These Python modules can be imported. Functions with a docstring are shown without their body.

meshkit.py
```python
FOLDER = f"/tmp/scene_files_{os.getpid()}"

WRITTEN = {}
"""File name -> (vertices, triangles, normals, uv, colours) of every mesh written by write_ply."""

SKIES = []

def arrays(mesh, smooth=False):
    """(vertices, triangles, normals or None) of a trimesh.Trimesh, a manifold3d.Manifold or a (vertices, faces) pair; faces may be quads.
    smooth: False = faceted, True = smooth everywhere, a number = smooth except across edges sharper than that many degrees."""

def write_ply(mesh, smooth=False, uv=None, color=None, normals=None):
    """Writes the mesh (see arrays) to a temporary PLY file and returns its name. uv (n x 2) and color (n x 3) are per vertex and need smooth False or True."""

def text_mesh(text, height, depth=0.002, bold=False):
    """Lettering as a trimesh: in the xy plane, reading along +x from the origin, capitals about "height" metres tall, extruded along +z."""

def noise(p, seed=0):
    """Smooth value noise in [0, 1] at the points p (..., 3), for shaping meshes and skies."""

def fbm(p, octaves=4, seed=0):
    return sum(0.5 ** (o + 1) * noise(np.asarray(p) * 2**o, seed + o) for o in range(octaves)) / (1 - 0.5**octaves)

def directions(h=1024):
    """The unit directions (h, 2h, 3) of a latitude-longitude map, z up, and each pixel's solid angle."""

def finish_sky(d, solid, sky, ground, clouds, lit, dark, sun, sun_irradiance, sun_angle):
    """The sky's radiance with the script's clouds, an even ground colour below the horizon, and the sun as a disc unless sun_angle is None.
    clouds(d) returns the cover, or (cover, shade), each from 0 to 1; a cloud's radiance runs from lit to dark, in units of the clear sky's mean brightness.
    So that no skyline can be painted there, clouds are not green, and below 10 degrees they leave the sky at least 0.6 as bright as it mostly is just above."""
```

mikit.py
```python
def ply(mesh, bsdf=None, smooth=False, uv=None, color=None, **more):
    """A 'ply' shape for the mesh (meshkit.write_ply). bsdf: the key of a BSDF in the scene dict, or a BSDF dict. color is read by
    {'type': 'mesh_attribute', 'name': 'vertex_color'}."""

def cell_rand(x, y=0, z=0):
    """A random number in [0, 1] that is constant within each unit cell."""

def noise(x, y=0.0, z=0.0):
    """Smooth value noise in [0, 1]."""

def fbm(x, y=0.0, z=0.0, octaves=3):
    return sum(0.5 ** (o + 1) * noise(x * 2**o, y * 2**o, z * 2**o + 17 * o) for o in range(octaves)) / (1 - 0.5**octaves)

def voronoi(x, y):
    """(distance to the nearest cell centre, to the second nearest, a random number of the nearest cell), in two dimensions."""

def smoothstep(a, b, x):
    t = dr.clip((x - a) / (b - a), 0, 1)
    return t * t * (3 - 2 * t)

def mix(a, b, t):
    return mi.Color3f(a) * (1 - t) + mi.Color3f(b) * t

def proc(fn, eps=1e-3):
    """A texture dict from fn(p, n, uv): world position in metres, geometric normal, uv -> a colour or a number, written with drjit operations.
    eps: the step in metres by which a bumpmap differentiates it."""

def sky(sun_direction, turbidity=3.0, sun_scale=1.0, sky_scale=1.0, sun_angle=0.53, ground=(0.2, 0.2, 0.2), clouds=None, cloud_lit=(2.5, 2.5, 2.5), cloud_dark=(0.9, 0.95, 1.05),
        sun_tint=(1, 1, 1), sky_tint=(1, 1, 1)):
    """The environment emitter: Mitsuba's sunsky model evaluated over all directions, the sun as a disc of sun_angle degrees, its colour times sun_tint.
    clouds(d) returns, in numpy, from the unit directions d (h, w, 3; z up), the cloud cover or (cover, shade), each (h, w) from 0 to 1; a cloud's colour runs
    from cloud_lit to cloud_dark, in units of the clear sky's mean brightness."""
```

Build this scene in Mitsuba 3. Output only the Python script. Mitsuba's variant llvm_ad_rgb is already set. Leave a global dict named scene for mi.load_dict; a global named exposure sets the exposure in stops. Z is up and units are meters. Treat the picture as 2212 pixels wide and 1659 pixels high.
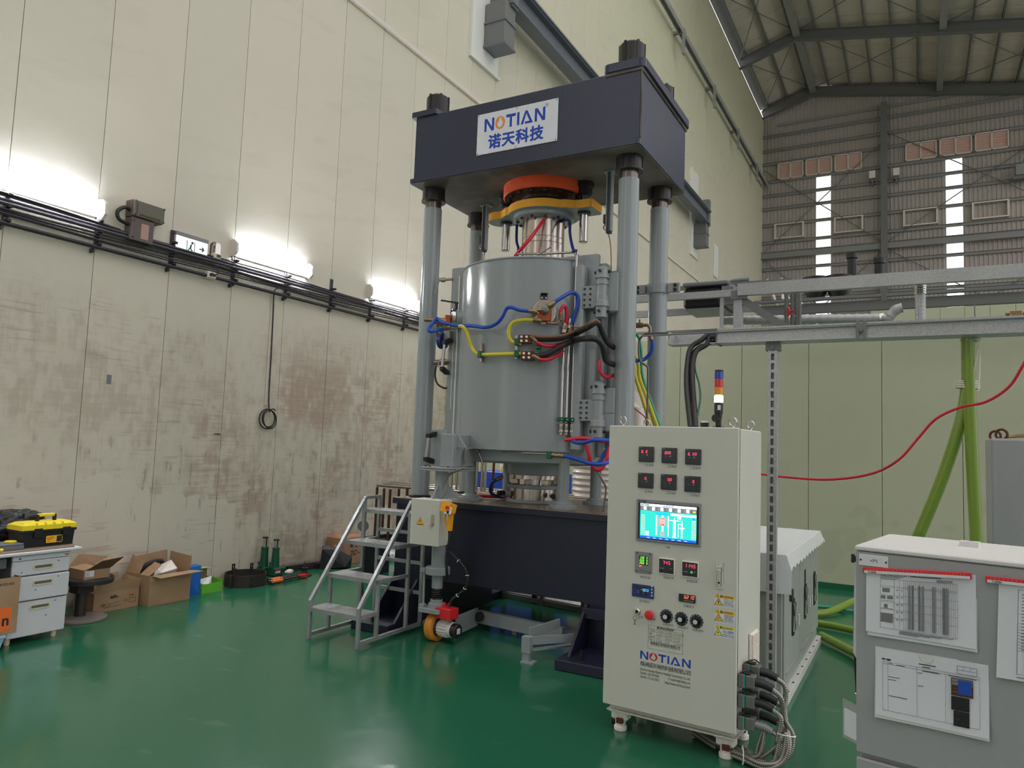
import math, glob, random
import numpy as np, trimesh, drjit as dr, mitsuba as mi, mikit, meshkit
from mikit import proc, fbm, noise, smoothstep, mix
from shapely.geometry import Polygon, Point, box as sbox
from shapely import affinity, union_all, box as vbox
random.seed(7)
rng = np.random.default_rng(7)
V = lambda *a: np.array(a, float)

# ---------------------------------------------------------------- camera, sky, exposure
CAM_R, CAM_U, CAM_F = V(.87383037, .48482941, .0368908), V(.0079442, -.09009661, .99590135), V(-.486166, .86995577, .08258074)
CAM_O = V(0, 0, 1.6)
exposure = 0.3
SKY_LEVEL = 9.0
labels = {}
scene = {'type': 'scene'}
scene['camera'] = {'type': 'perspective', 'fov': 2 * math.degrees(math.atan(1106 / 1576.13)), 'fov_axis': 'x', 'near_clip': .05, 'far_clip': 400,
                   'to_world': mi.ScalarTransform4f().look_at(origin=CAM_O.tolist(), target=(CAM_O + CAM_F).tolist(), up=CAM_U.tolist())}
scene['sky'] = mikit.sky((.55, -.5, .8), sun_scale=0.0, sky_scale=SKY_LEVEL, clouds=lambda d: (np.ones(d.shape[:2]), 0.0), cloud_lit=(1.0, 1.0, 1.0), cloud_dark=(.9, .9, .9), ground=(.55, .55, .53))

# ---------------------------------------------------------------- materials
def lin(c):
    c = np.asarray(c, float) / 255
    return np.where(c <= .04045, c / 12.92, ((c + .055) / 1.055) ** 2.4)
def rgb(c):
    return {'type': 'rgb', 'value': lin(c).tolist()}
def mat(name, c, rough=.5, metal=0.0, spec=.5, coat=0.0, tex=None, bump=None, scale=1.0):
    b = {'type': 'principled', 'base_color': tex or rgb(c), 'roughness': rough, 'metallic': metal, 'specular': spec}
    if coat: b.update(clearcoat=coat, clearcoat_gloss=.9)
    if bump: b = {'type': 'bumpmap', 'arbitrary': bump, 'scale': scale, 'bsdf': b}
    scene['mat_' + name] = {'type': 'twosided', 'bsdf': b}
    return 'mat_' + name
def glow(rgbv):
    return {'type': 'area', 'radiance': {'type': 'rgb', 'value': [float(v) for v in rgbv]}}

# ---------------------------------------------------------------- mesh helpers
def cat(*m):
    m = [x for x in m if x is not None]
    return trimesh.util.concatenate(m) if len(m) > 1 else m[0]
def hull(p): return trimesh.convex.convex_hull(np.asarray(p, float))
def box(x0, x1, y0, y1, z0, z1, b=0):
    x0, x1 = min(x0, x1), max(x0, x1); y0, y1 = min(y0, y1), max(y0, y1); z0, z1 = min(z0, z1), max(z0, z1)
    c = V(x0 + x1, y0 + y1, z0 + z1) / 2; h = V(x1 - x0, y1 - y0, z1 - z0) / 2
    if not b:
        m = trimesh.creation.box(extents=2 * h); m.apply_translation(c); return m
    b = min(b, *(h * .49))
    s = np.array([[i, j, k] for i in (-1, 1) for j in (-1, 1) for k in (-1, 1)], float)
    return hull(np.vstack([c + s * (h - b * (1 - np.eye(3)[a])) for a in range(3)]))
def frame(m, o, ex, ey):
    ex = V(*ex) / np.linalg.norm(ex); ey = V(*ey); ey = ey - ex * (ex @ ey); ey = ey / np.linalg.norm(ey)
    A = np.eye(4); A[:3, 0], A[:3, 1], A[:3, 2], A[:3, 3] = ex, ey, np.cross(ex, ey), o
    m = m.copy(); m.apply_transform(A); return m
def perp(d):
    a = np.cross(d, V(0, 0, 1) if abs(d[2]) < .9 * np.linalg.norm(d) else V(1, 0, 0)); return a / np.linalg.norm(a)
def cyl(p0, p1, r, n=20, r1=None):
    p0, p1 = V(*p0), V(*p1); d = p1 - p0; d /= np.linalg.norm(d); a = perp(d); b = np.cross(d, a)
    t = np.arange(n) * 2 * np.pi / n; ring = np.cos(t)[:, None] * a + np.sin(t)[:, None] * b
    r1 = r if r1 is None else r1
    v = np.vstack([p0 + ring * r, p1 + ring * r1, [p0], [p1]]); i = np.arange(n); j = (i + 1) % n
    f = np.vstack([np.c_[i, j, j + n], np.c_[i, j + n, i + n], np.c_[j, i, i * 0 + 2 * n], np.c_[i + n, j + n, i * 0 + 2 * n + 1]])
    return trimesh.Trimesh(v, f, process=False)
def curve(p, k=8, closed=False):
    p = np.asarray(p, float)
    if len(p) < 3: return p
    q = np.vstack([p[-1], p, p[:2]]) if closed else np.vstack([2 * p[0] - p[1], p, 2 * p[-1] - p[-2]])
    out = []
    for a, b, c, d in zip(q[:-3], q[1:-2], q[2:-1], q[3:]):
        for t in np.arange(k) / k:
            out.append(.5 * (2 * b + (c - a) * t + (2 * a - 5 * b + 4 * c - d) * t * t + (3 * b - a - 3 * c + d) * t ** 3))
    if not closed: out.append(p[-1])
    return np.array(out)
def tube(p, r, n=10, k=8, closed=False, smooth=True, ribs=0):
    p = curve(p, k, closed) if smooth else np.asarray(p, float)
    if ribs:                                                    # a corrugated hose: resampled evenly, the radius waves
        s = np.r_[0, np.cumsum(np.linalg.norm(np.diff(p, axis=0), axis=1))]; m = max(4, int(s[-1] / ribs * 4)); u = np.linspace(0, s[-1], m)
        p = np.c_[[np.interp(u, s, p[:, a]) for a in range(3)]].T
        rad = r * (1 + .06 * np.sin(np.arange(m) * np.pi / 2))
    else: rad = np.broadcast_to(np.asarray(r, float), (len(p),)) if np.ndim(r) == 0 else np.interp(np.linspace(0, 1, len(p)), np.linspace(0, 1, len(r)), r)
    t = np.roll(p, -1, 0) - np.roll(p, 1, 0) if closed else np.gradient(p, axis=0)
    t /= np.linalg.norm(t, axis=1, keepdims=True) + 1e-12
    a = perp(t[0]); v = []; ang = np.arange(n) * 2 * np.pi / n
    for q, d, rr in zip(p, t, rad):
        a = a - d * (a @ d); a /= np.linalg.norm(a) + 1e-12; b = np.cross(d, a)
        v.append(q + rr * (np.cos(ang)[:, None] * a + np.sin(ang)[:, None] * b))
    m = len(p); v = np.vstack(v); f = []; i = np.arange(n); j = (i + 1) % n
    for s in range(m if closed else m - 1):
        o, e = s * n, ((s + 1) % m) * n
        f += [np.c_[o + i, o + j, e + j], np.c_[o + i, e + j, e + i]]
    if not closed:
        v = np.vstack([v, p[0], p[-1]]); f += [np.c_[j, i, i * 0 + m * n], np.c_[(m - 1) * n + i, (m - 1) * n + j, i * 0 + m * n + 1]]
    return trimesh.Trimesh(v, np.vstack(f), process=False)
def lathe(prof, c=(0, 0, 0), d=(0, 0, 1), n=32):
    d = V(*d) / np.linalg.norm(d); a = perp(d); b = np.cross(d, a); prof = np.asarray(prof, float)
    t = np.arange(n) * 2 * np.pi / n; ring = np.cos(t)[:, None] * a + np.sin(t)[:, None] * b
    v = np.vstack([V(*c) + d * z + ring * r for r, z in prof]); i = np.arange(n); j = (i + 1) % n; f = []
    for s in range(len(prof) - 1):
        o = s * n; f += [np.c_[o + i, o + j, o + n + j], np.c_[o + i, o + n + j, o + n + i]]
    m = trimesh.Trimesh(v, np.vstack(f), process=False)
    caps = []
    for s, flip in ((0, True), (len(prof) - 1, False)):
        if prof[s][0] > 1e-6:
            vv = np.vstack([v[s * n:(s + 1) * n], V(*c) + d * prof[s][1]]); caps.append(trimesh.Trimesh(vv, np.c_[j, i, i * 0 + n] if flip else np.c_[i, j, i * 0 + n], process=False))
    return cat(m, *caps)
def prism(poly, h, o=(0, 0, 0), ex=(1, 0, 0), ey=(0, 1, 0)):
    poly = poly if hasattr(poly, 'geom_type') else Polygon(poly)
    g = [x for x in getattr(poly, 'geoms', [poly]) if x.area > 0]
    return frame(cat(*[trimesh.creation.extrude_polygon(x, h, engine='earcut') for x in g]), o, ex, ey)
def torus(c, nrm, R, r, n=24, k=8, a0=0, a1=None):
    nrm = V(*nrm) / np.linalg.norm(nrm); a = perp(nrm); b = np.cross(nrm, a)
    if a1 is None: t = np.arange(n) * 2 * np.pi / n; return tube(V(*c) + R * (np.cos(t)[:, None] * a + np.sin(t)[:, None] * b), r, k, closed=True, smooth=False)
    t = np.linspace(a0, a1, n); return tube(V(*c) + R * (np.cos(t)[:, None] * a + np.sin(t)[:, None] * b), r, k, smooth=False)
def bar(p0, p1, w, h=None, up=(0, 0, 1)):
    """A rectangular bar from p0 to p1, w wide across, h along 'up'."""
    p0, p1 = V(*p0), V(*p1); d = p1 - p0; L = np.linalg.norm(d); d /= L; h = h or w
    u = V(*up); u = u - d * (u @ d)
    if np.linalg.norm(u) < 1e-6: u = perp(d)
    return frame(box(0, L, -h / 2, h / 2, -w / 2, w / 2), p0, d, u)
def hexbolt(p, d, r, h): return cyl(p, V(*p) + V(*d) / np.linalg.norm(d) * h, r, 6)
def ibeam(p0, p1, w, h, t=.012, up=(0, 0, 1)):
    p0, p1, u = V(*p0), V(*p1), V(*up) / np.linalg.norm(up)
    return cat(bar(p0 + u * (h - t) / 2, p1 + u * (h - t) / 2, w, t, up), bar(p0 - u * (h - t) / 2, p1 - u * (h - t) / 2, w, t, up), bar(p0, p1, t, h - 2 * t, up))
def cbeam(p0, p1, w, h, side, t=.008, up=(0, 0, 1)):
    """A channel whose web stands at 'side' (a direction) and whose flanges point away from it."""
    p0, p1, u, s = V(*p0), V(*p1), V(*up), V(*side)
    return cat(bar(p0 + s * (w - t) / 2, p1 + s * (w - t) / 2, t, h, up), bar(p0 + u * (h - t) / 2, p1 + u * (h - t) / 2, w, t, up), bar(p0 - u * (h - t) / 2, p1 - u * (h - t) / 2, w, t, up))
FONTS = {}
def text(s, h, cjk=False, bold=0, depth=.0012, width=None):
    """Lettering in the xy plane reading along +x, baseline at y = 0, about h tall; width stretches it to that length."""
    from PIL import Image, ImageDraw, ImageFont
    if cjk not in FONTS:
        FONTS[cjk] = ImageFont.truetype(glob.glob('/opt/blender-*/*/datafiles/fonts/' + ('Noto Sans CJK*.woff2' if cjk else 'Inter.woff2'))[0], 96)
    f = FONTS[cjk]; x0, y0, x1, y1 = f.getbbox(s, anchor='ls', stroke_width=bold)
    im = Image.new('L', (x1 - x0 + 8, y1 - y0 + 8)); ImageDraw.Draw(im).text((4 - x0, 4 - y0), s, 255, f, anchor='ls', stroke_width=bold)
    on = np.pad(np.asarray(im) > 127, ((0, 0), (1, 1))).astype(np.int8)
    rows, st = np.nonzero(np.diff(on, axis=1) == 1); en = np.nonzero(np.diff(on, axis=1) == -1)[1]
    simp = .8 if h > .03 else 2.2
    shp = union_all(vbox(st, -rows - 1, en, -rows)).buffer(.6).buffer(-.6).simplify(simp)
    k = h / (86.0 if cjk else 70.0); kx = k if width is None else width / (x1 - x0)
    shp = affinity.affine_transform(shp, [kx, 0, 0, k, -4 * kx, (4 - y0) * k])
    g = [q for q in getattr(shp, 'geoms', [shp]) if q.area > 0]
    if h < .012:                                                # small print: a face only
        out = []
        for q in g:
            v, fc = trimesh.creation.triangulate_polygon(q, engine='earcut'); out.append(trimesh.Trimesh(np.c_[v, np.full(len(v), depth)], fc, process=False))
        return cat(*out)
    return cat(*[trimesh.creation.extrude_polygon(q, depth, engine='earcut') for q in g])

# ---------------------------------------------------------------- registry
COUNT = {}
def key(name):
    n = COUNT.get(name, 0); COUNT[name] = n + 1
    return name if n == 0 else f'{name}_{n:03d}'
def put(name, mesh, m, smooth=False, label=None, **more):
    k = key(name); scene[k] = mikit.ply(mesh, m, smooth, **more)
    if label: labels[k] = {'label': label}
    return k
def puts(name, meshes, m, smooth=False, label=None):
    for x in meshes: k = put(name, x, m, smooth, label)
    return k
def fine(name, mesh, m, smooth=False, **more):
    """Pieces too small in the photo to pick apart: one part."""
    k = put(name, mesh, m, smooth, **more); labels[k] = {'kind': 'stuff'}
    return k
def pieces(g): return list(getattr(g, 'geoms', [g]))
def thing(name, label, cat_, group=None):
    k = key(name); labels[k] = {'label': label, 'category': cat_}
    if group: labels[k]['group'] = group
    return k
def one(name, mesh, m, label, cat_, group=None, smooth=False, **more):
    k = put(name, mesh, m, smooth, **more); labels[k] = {'label': label, 'category': cat_}
    if group: labels[k]['group'] = group
    return k
def struct(name, mesh=None, m=None, label=None, smooth=False, **more):
    k = key(name)
    if mesh is not None: scene[k] = mikit.ply(mesh, m, smooth, **more)
    labels[k] = {'kind': 'structure'}
    if label: labels[k]['label'] = label
    return k

# ---------------------------------------------------------------- the hall: x to the right along the press front, y along the left wall, z up
WX, GY, PYW = -6.68, 36.8, 9.8            # left wall, far gable, low partition
def dirt(p, n, uv):
    y, z = p.y, p.z
    pan = mikit.cell_rand(dr.floor((y - 3.13) / .778), 3)
    base = mix((.640, .585, .480), (.605, .560, .462), pan)
    base = mix(base, (.585, .575, .405), smoothstep(5.0, 15.0, z) * .9)
    cloud = fbm(y * 1.15 + 7.3, z * 1.0, 2.0, 4)
    fine = fbm(y * 13.0, z * 8.0, 5.0, 4)
    streak = fbm(y * 5.0, z * 48.0, 9.0, 3)
    vert = fbm(y * 46.0, z * 3.4, 11.0, 3)
    low = smoothstep(3.2, 2.5, z)
    edge = .5 * noise(y * .75 + 2.2, 4.1) + .35 * noise(y * 1.9, 8.3)
    wiped = smoothstep(.015, .0, z - (.35 + 1.25 * edge) + .10 * (fine - .5)) * smoothstep(5.75, 5.70, y)
    d = low * (.30 + .70 * smoothstep(.34, .66, cloud * .7 + fine * .30)) * (.55 + .9 * smoothstep(.32, .75, fine * .5 + streak * .25 + vert * .25))
    d = dr.clip(d * .82, 0, 1) * (1 - wiped * .82)
    base = mix(base, (.42, .345, .278), d * .62)
    patch = smoothstep(.56, .66, fbm(y * 1.5 + 31, z * 1.4, 6.0, 3)) * smoothstep(.30, .62, fine * .6 + streak * .4) * smoothstep(2.7, 2.2, z) * (1 - wiped)
    base = mix(base, (.36, .235, .18), low * patch * .38)
    red = low * smoothstep(.66, .74, fbm(y * 3.1 + 11, z * 22.0, 6.0, 3)) * smoothstep(.50, .62, fbm(y * 1.1 + 3, z * 1.3, 4.0, 2)) * smoothstep(1.9, 1.4, z)
    base = mix(base, (.44, .24, .20), red * .35)
    scr = low * smoothstep(.66, .74, vert) * smoothstep(.52, .68, fine) * smoothstep(1.8, 1.3, z)
    base = mix(base, (.20, .17, .15), scr * .42)
    hor = low * smoothstep(.70, .76, fbm(y * 3.5, z * 60.0, 21.0, 3)) * smoothstep(.48, .6, fbm(y * 1.7, z * 2.0, 5.0, 2))
    base = mix(base, (.27, .22, .19), hor * .3)
    # the arch-shaped rust mark that straddles a joint
    ya, za = y - 6.92, z - 2.43
    arch = smoothstep(.52, .47, dr.abs(ya)) * smoothstep(.62, .56, dr.sqrt(dr.square(ya) + dr.square(dr.maximum(za, 0.)))) * smoothstep(-.75, -.55, za)
    base = mix(base, (.40, .29, .22), arch * (.08 + .34 * smoothstep(.30, .15, za + .25 * fine)) * smoothstep(.2, .6, fine + .2))
    foot = smoothstep(.10, .0, z + .08 * (fine - .5))
    base = mix(base, (.20, .12, .09), foot * .7)
    up = smoothstep(3.4, 4.5, z) * smoothstep(.55, .8, fbm(y * 1.2 + z * 1.3, z * 6.0 - y * 1.4, 3.0, 4))
    return mix(base, (.50, .46, .38), up * .22)
mat('wall_panel', 0, .55, spec=.3, tex=proc(dirt))
def floor_col(p, n, uv):
    a = fbm(p.x * .8, p.y * .8, 1.0, 4); b = fbm(p.x * 6, p.y * 6, 3.0, 3)
    c = mix((.010, .088, .044), (.016, .115, .058), a)
    sc = smoothstep(.70, .78, fbm(p.x * 2.0 + 9, p.y * 11.0, 5.0, 3)) * smoothstep(.5, .7, b)
    return mix(c, (.10, .17, .13), sc * .25)
mat('floor', 0, .17, spec=.85, tex=proc(floor_col), bump=proc(lambda p, n, uv: fbm(p.x * 5, p.y * 5, 0.0, 3), 4e-3), scale=.0022)
def part_col(p, n, uv):
    k = mikit.cell_rand(dr.floor((p.x + 2.02) / .82), 9)
    c = mix((.455, .475, .330), (.480, .490, .350), k)
    s = smoothstep(.66, .74, fbm(p.x * 3.1 + 3, p.z * 3.6, 2.0, 3)) * smoothstep(1.9, .9, p.z)
    return mix(c, (.36, .37, .275), s * .28)
mat('partition', 0, .5, spec=.35, tex=proc(part_col))
mat('concrete', (206, 202, 192), .8)
mat('seam', (150, 138, 116), .8)
mat('trim_pale', (214, 204, 194), .45)
mat('corrugated', 0, .6, spec=.3, tex=proc(lambda p, n, uv: mix((.40, .365, .335), (.47, .425, .39), fbm(p.x * .7, p.z * .5, 2.0, 3))))
mat('steel_dark', (112, 113, 112), .55)
mat('steel_mid', (140, 140, 138), .5)
mat('steel_slate', (104, 108, 116), .45)
def galv_col(p, n, uv):
    d, e, c = mikit.voronoi((p.x + p.y * .7) * 130, p.z * 130)
    return mix((.34, .34, .34), (.50, .50, .50), c * .6 + .4 * fbm(p.x * 3, p.z * 3, p.y * 3, 2))
mat('galvanized', 0, .42, metal=.35, tex=proc(galv_col))
mat('roof_board', 0, .8, spec=.1, tex=proc(lambda p, n, uv: mix((.60, .54, .47), (.70, .63, .55), fbm(p.x * 1.2, p.y * 2.2, 1.0, 3))))
mat('white_paint', (222, 222, 216), .4)
mat('black_pipe', (44, 40, 46), .4)
mat('black_plastic', (26, 26, 29), .45)
mat('cable_dark', (40, 38, 40), .5)
scene['mat_pane'] = {'type': 'thindielectric', 'int_ior': 1.3}
scene['mat_louver'] = {'type': 'twosided', 'bsdf': {'type': 'diffuse', 'reflectance': rgb((214, 178, 166))}}

struct('floor', box(WX - .3, 17, -13, GY + .3, -.2, 0), 'mat_floor', 'glossy green epoxy coated floor')
# left wall: sandwich panels, each a piece with a recessed joint
wl = struct('wall_left', box(WX - .14, WX - .02, -4, GY + .1, 0, 18.35), 'mat_seam', 'tall beige sandwich panel wall with dirty lower part')
for k in range(-8, 44):
    y0, y1 = 3.13 + .778 * k, min(3.13 + .778 * (k + 1), GY)
    put(wl + '__panel', cat(box(WX - .03, WX, y0 + .0025, y1 - .0025, 0, 7.50, .002), box(WX - .03, WX, y0 + .0025, y1 - .0025, 7.56, 18.35, .002)), 'mat_wall_panel')
struct('trim_1', box(WX, WX + .045, -3, GY - .05, 7.49, 7.57, .01), 'mat_trim_pale', 'thin pale trim strip along the left wall')
# pipe rail high on the left wall
rz = 14.75
t = thing('wall_rail', 'long thin grey steel rail on hanging brackets high on the left wall', 'rail')
put(t + '__rail', cbeam((WX + .25, 8, rz), (WX + .25, GY - .2, rz), .16, .16, (0, 0, 1), .02, (1, 0, 0)), 'mat_galvanized')
for y in (17.4, 21.6, 25.6, 29.6, 33.6):
    put(t + '__bracket', cat(box(WX, WX + .34, y - .05, y + .05, rz - .05, rz + .05), box(WX + .30, WX + .36, y - .08, y + .08, rz - .75, rz + .08)), 'mat_steel_mid')

# far gable: corrugated sheets, girts, columns, strips of skylight
gw = struct('wall_far', None, None, 'corrugated grey metal gable wall with horizontal girts')
def corrugated(x0, x1, z0, z1):
    xs = []; x = x0; ph = [(0, 0), (.05, 0), (.07, .035), (.12, .035), (.14, 0)]
    while x < x1:
        xs += [(x + a, b) for a, b in ph if x + a <= x1]; x += .17
    xs.append((x1, 0)); n = len(xs)
    v = np.array([(a, GY - b, z) for z in (z0, z1) for a, b in xs]); i = np.arange(n - 1)
    return trimesh.Trimesh(v, np.vstack([np.c_[i, i + 1, i + n + 1], np.c_[i, i + n + 1, i + n]]), process=False)
S1, S2 = (-4.206, -3.55), (1.147, 1.79)
ztop = lambda x: (18.95 + .62) + (.308 if x < -4.34 else -.196) * (x + 4.34)
for a, b in ((WX, S1[0]), (S1[1], -1.27), (-1.27, S2[0]), (S2[1], 8.0), (8.0, 17)):
    put(gw + '__sheet', corrugated(a, b, 0, max(ztop(a), ztop(b), 19.3 if a < -4.3 < b else 0)), 'mat_corrugated')
for a, b in (S1, S2): put(gw + '__sheet', corrugated(a, b, 14.95, 19.3), 'mat_corrugated')
GZ = [1.6 + (z - 1.6) * 1.0514 for z in (17.05, 16.54, 15.84, 15.2, 14.34, 13.66, 13.03, 12.25, 11.42, 10.15, 9.5, 8.8, 8.1, 7.4, 6.7)]
for z in GZ:
    put(gw + '__girt', cbeam((WX, GY - .12, z), (17, GY - .12, z), .07, .14, (0, 1, 0), .01, (0, 0, 1)) if z < 17.4 else box(-6, 3, GY - .12, GY - .04, z - .06, z + .06), 'mat_steel_mid')
put(gw + '__beam', ibeam((WX, GY - .25, 11.25), (17, GY - .25, 11.25), .2, .32), 'mat_steel_mid', label='heavier horizontal beam')
for x in (-1.28, 6.6, 13.5):
    put(gw + '__column', ibeam((x, GY - .28, 0), (x, GY - .28, ztop(x) - 1.0), .27, .32, .02, (0, 1, 0)), 'mat_steel_dark')
def rod(a, b, r=.02): return cyl(a, b, r, 6)
for a, b in (((-6.6, 15.6), (-1.3, 11.4)), ((-1.3, 16.2), (-6.6, 11.4)), ((-1.2, 16.6), (6.5, 11.4)), ((6.5, 16.6), (-1.2, 11.4)), ((-6.6, 11.1), (-1.3, 6.0)), ((-1.3, 11.1), (-6.6, 6.0)), ((-1.2, 11.1), (6.5, 6.0)), ((6.5, 11.1), (-1.2, 6.0))):
    put(gw + '__brace_rod', rod((a[0], GY - .2, a[1]), (b[0], GY - .2, b[1])), 'mat_steel_dark')
# glazed strips of the gable
for (a, b), zt in ((S1, 14.93), (S2, 14.93)):
    w = struct('window_1' if a < 0 else 'window_2', None, None, 'bright vertical skylight strip in the ' + ('gable, left of its column' if a < 0 else 'gable, right of its column'))
    zs = [zt] + [z for z in GZ if z < zt - .2] + [1.2]
    for z1, z0 in zip(zs, zs[1:]):
        put(w + '__pane', box(a, b, GY - .012, GY - .006, z0 + .01, z1 - .01), 'mat_pane')
# louvred sashes: two rows of six
def louvres(name, x0, x1, z0, z1, lab):
    w = struct(name, None, None, lab); n = 6; sx = (x1 - x0) / n
    for i in range(n):
        a, b = x0 + sx * i + (.10 if i % 2 == 0 else .03), x0 + sx * (i + 1) - (.10 if i % 2 else .03)
        put(w + '__frame', cat(box(a - .05, a, GY - .2, GY - .05, z0, z1), box(b, b + .05, GY - .2, GY - .05, z0, z1), box(a, b, GY - .2, GY - .05, z1, z1 + .05), box(a, b, GY - .2, GY - .05, z0 - .05, z0)), 'mat_trim_pale')
        for j in range(6):
            zc = z0 + (z1 - z0) * (j + .5) / 6
            put(w + '__slat', bar((a, GY - .12, zc), (b, GY - .12, zc), .012, .11, (0, -.5, 1)), 'mat_louver')
louvres('window_3', *(-6.0, -2.15), 15.08, 15.8, 'row of pinkish louvred sashes under the roof, left of the gable column')
louvres('window_4', *(-.47, 3.55), 15.12, 15.84, 'row of pinkish louvred sashes under the roof, right of the gable column')
for i, (xa, xb) in enumerate((((-6.089,36.6,11.76)[0], (-4.734,36.6,11.621)[0]), ((-3.409,36.6,11.708)[0], (-2.151,36.6,11.575)[0]), ((-0.528,36.6,11.83)[0], (0.842,36.6,11.677)[0]), ((2.109,36.6,11.74)[0], (3.472,36.6,11.583)[0]))):
    z0, z1 = 12.06, 12.82
    struct(f'window_{5 + i}', cat(box(xa, xb, GY - .2, GY - .04, z1 - .06, z1), box(xa, xb, GY - .2, GY - .04, z0, z0 + .06), box(xa, xa + .08, GY - .2, GY - .04, z0, z1), box(xb - .08, xb, GY - .2, GY - .04, z0, z1)), 'mat_trim_pale', 'pale empty window frame low on the gable, number %s from the left' % ('one', 'two', 'three', 'four')[i])
for i, q in enumerate(((-1.77,36.5,14.606), (-0.787,36.5,14.587))):
    t = thing('flood_lamp', 'small white flood lamp %s the gable column' % ('left of', 'right of')[i], 'lamp')
    put(t + '__housing', box(q[0] - .13, q[0] + .13, 36.36, 36.5, q[2] - .17, q[2] + .17, .02), 'mat_white_paint')
    put(t + '__arm', cat(box(q[0] - .03, q[0] + .03, 36.5, 36.66, q[2] - .5, q[2] - .05), box(q[0] - .12, q[0] + .12, 36.5, 36.66, q[2] - .3, q[2] - .26)), 'mat_steel_dark')
q = (3.77,36.3,13.657)
t = thing('wall_bracket', 'grey triangular bracket carrying a box at the right end of the gable', 'bracket')
put(t + '__arm', cat(box(q[0] - .2, q[0] + .9, 36.2, 36.6, q[2] - .15, q[2]), bar((q[0] - .1, 36.4, q[2]), (q[0] + .8, 36.4, q[2] + 1.9), .12)), 'mat_steel_dark')
put(t + '__box', box(q[0] - .1, q[0] + .3, 36.1, 36.5, q[2], q[2] + .45), 'mat_steel_mid')

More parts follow.
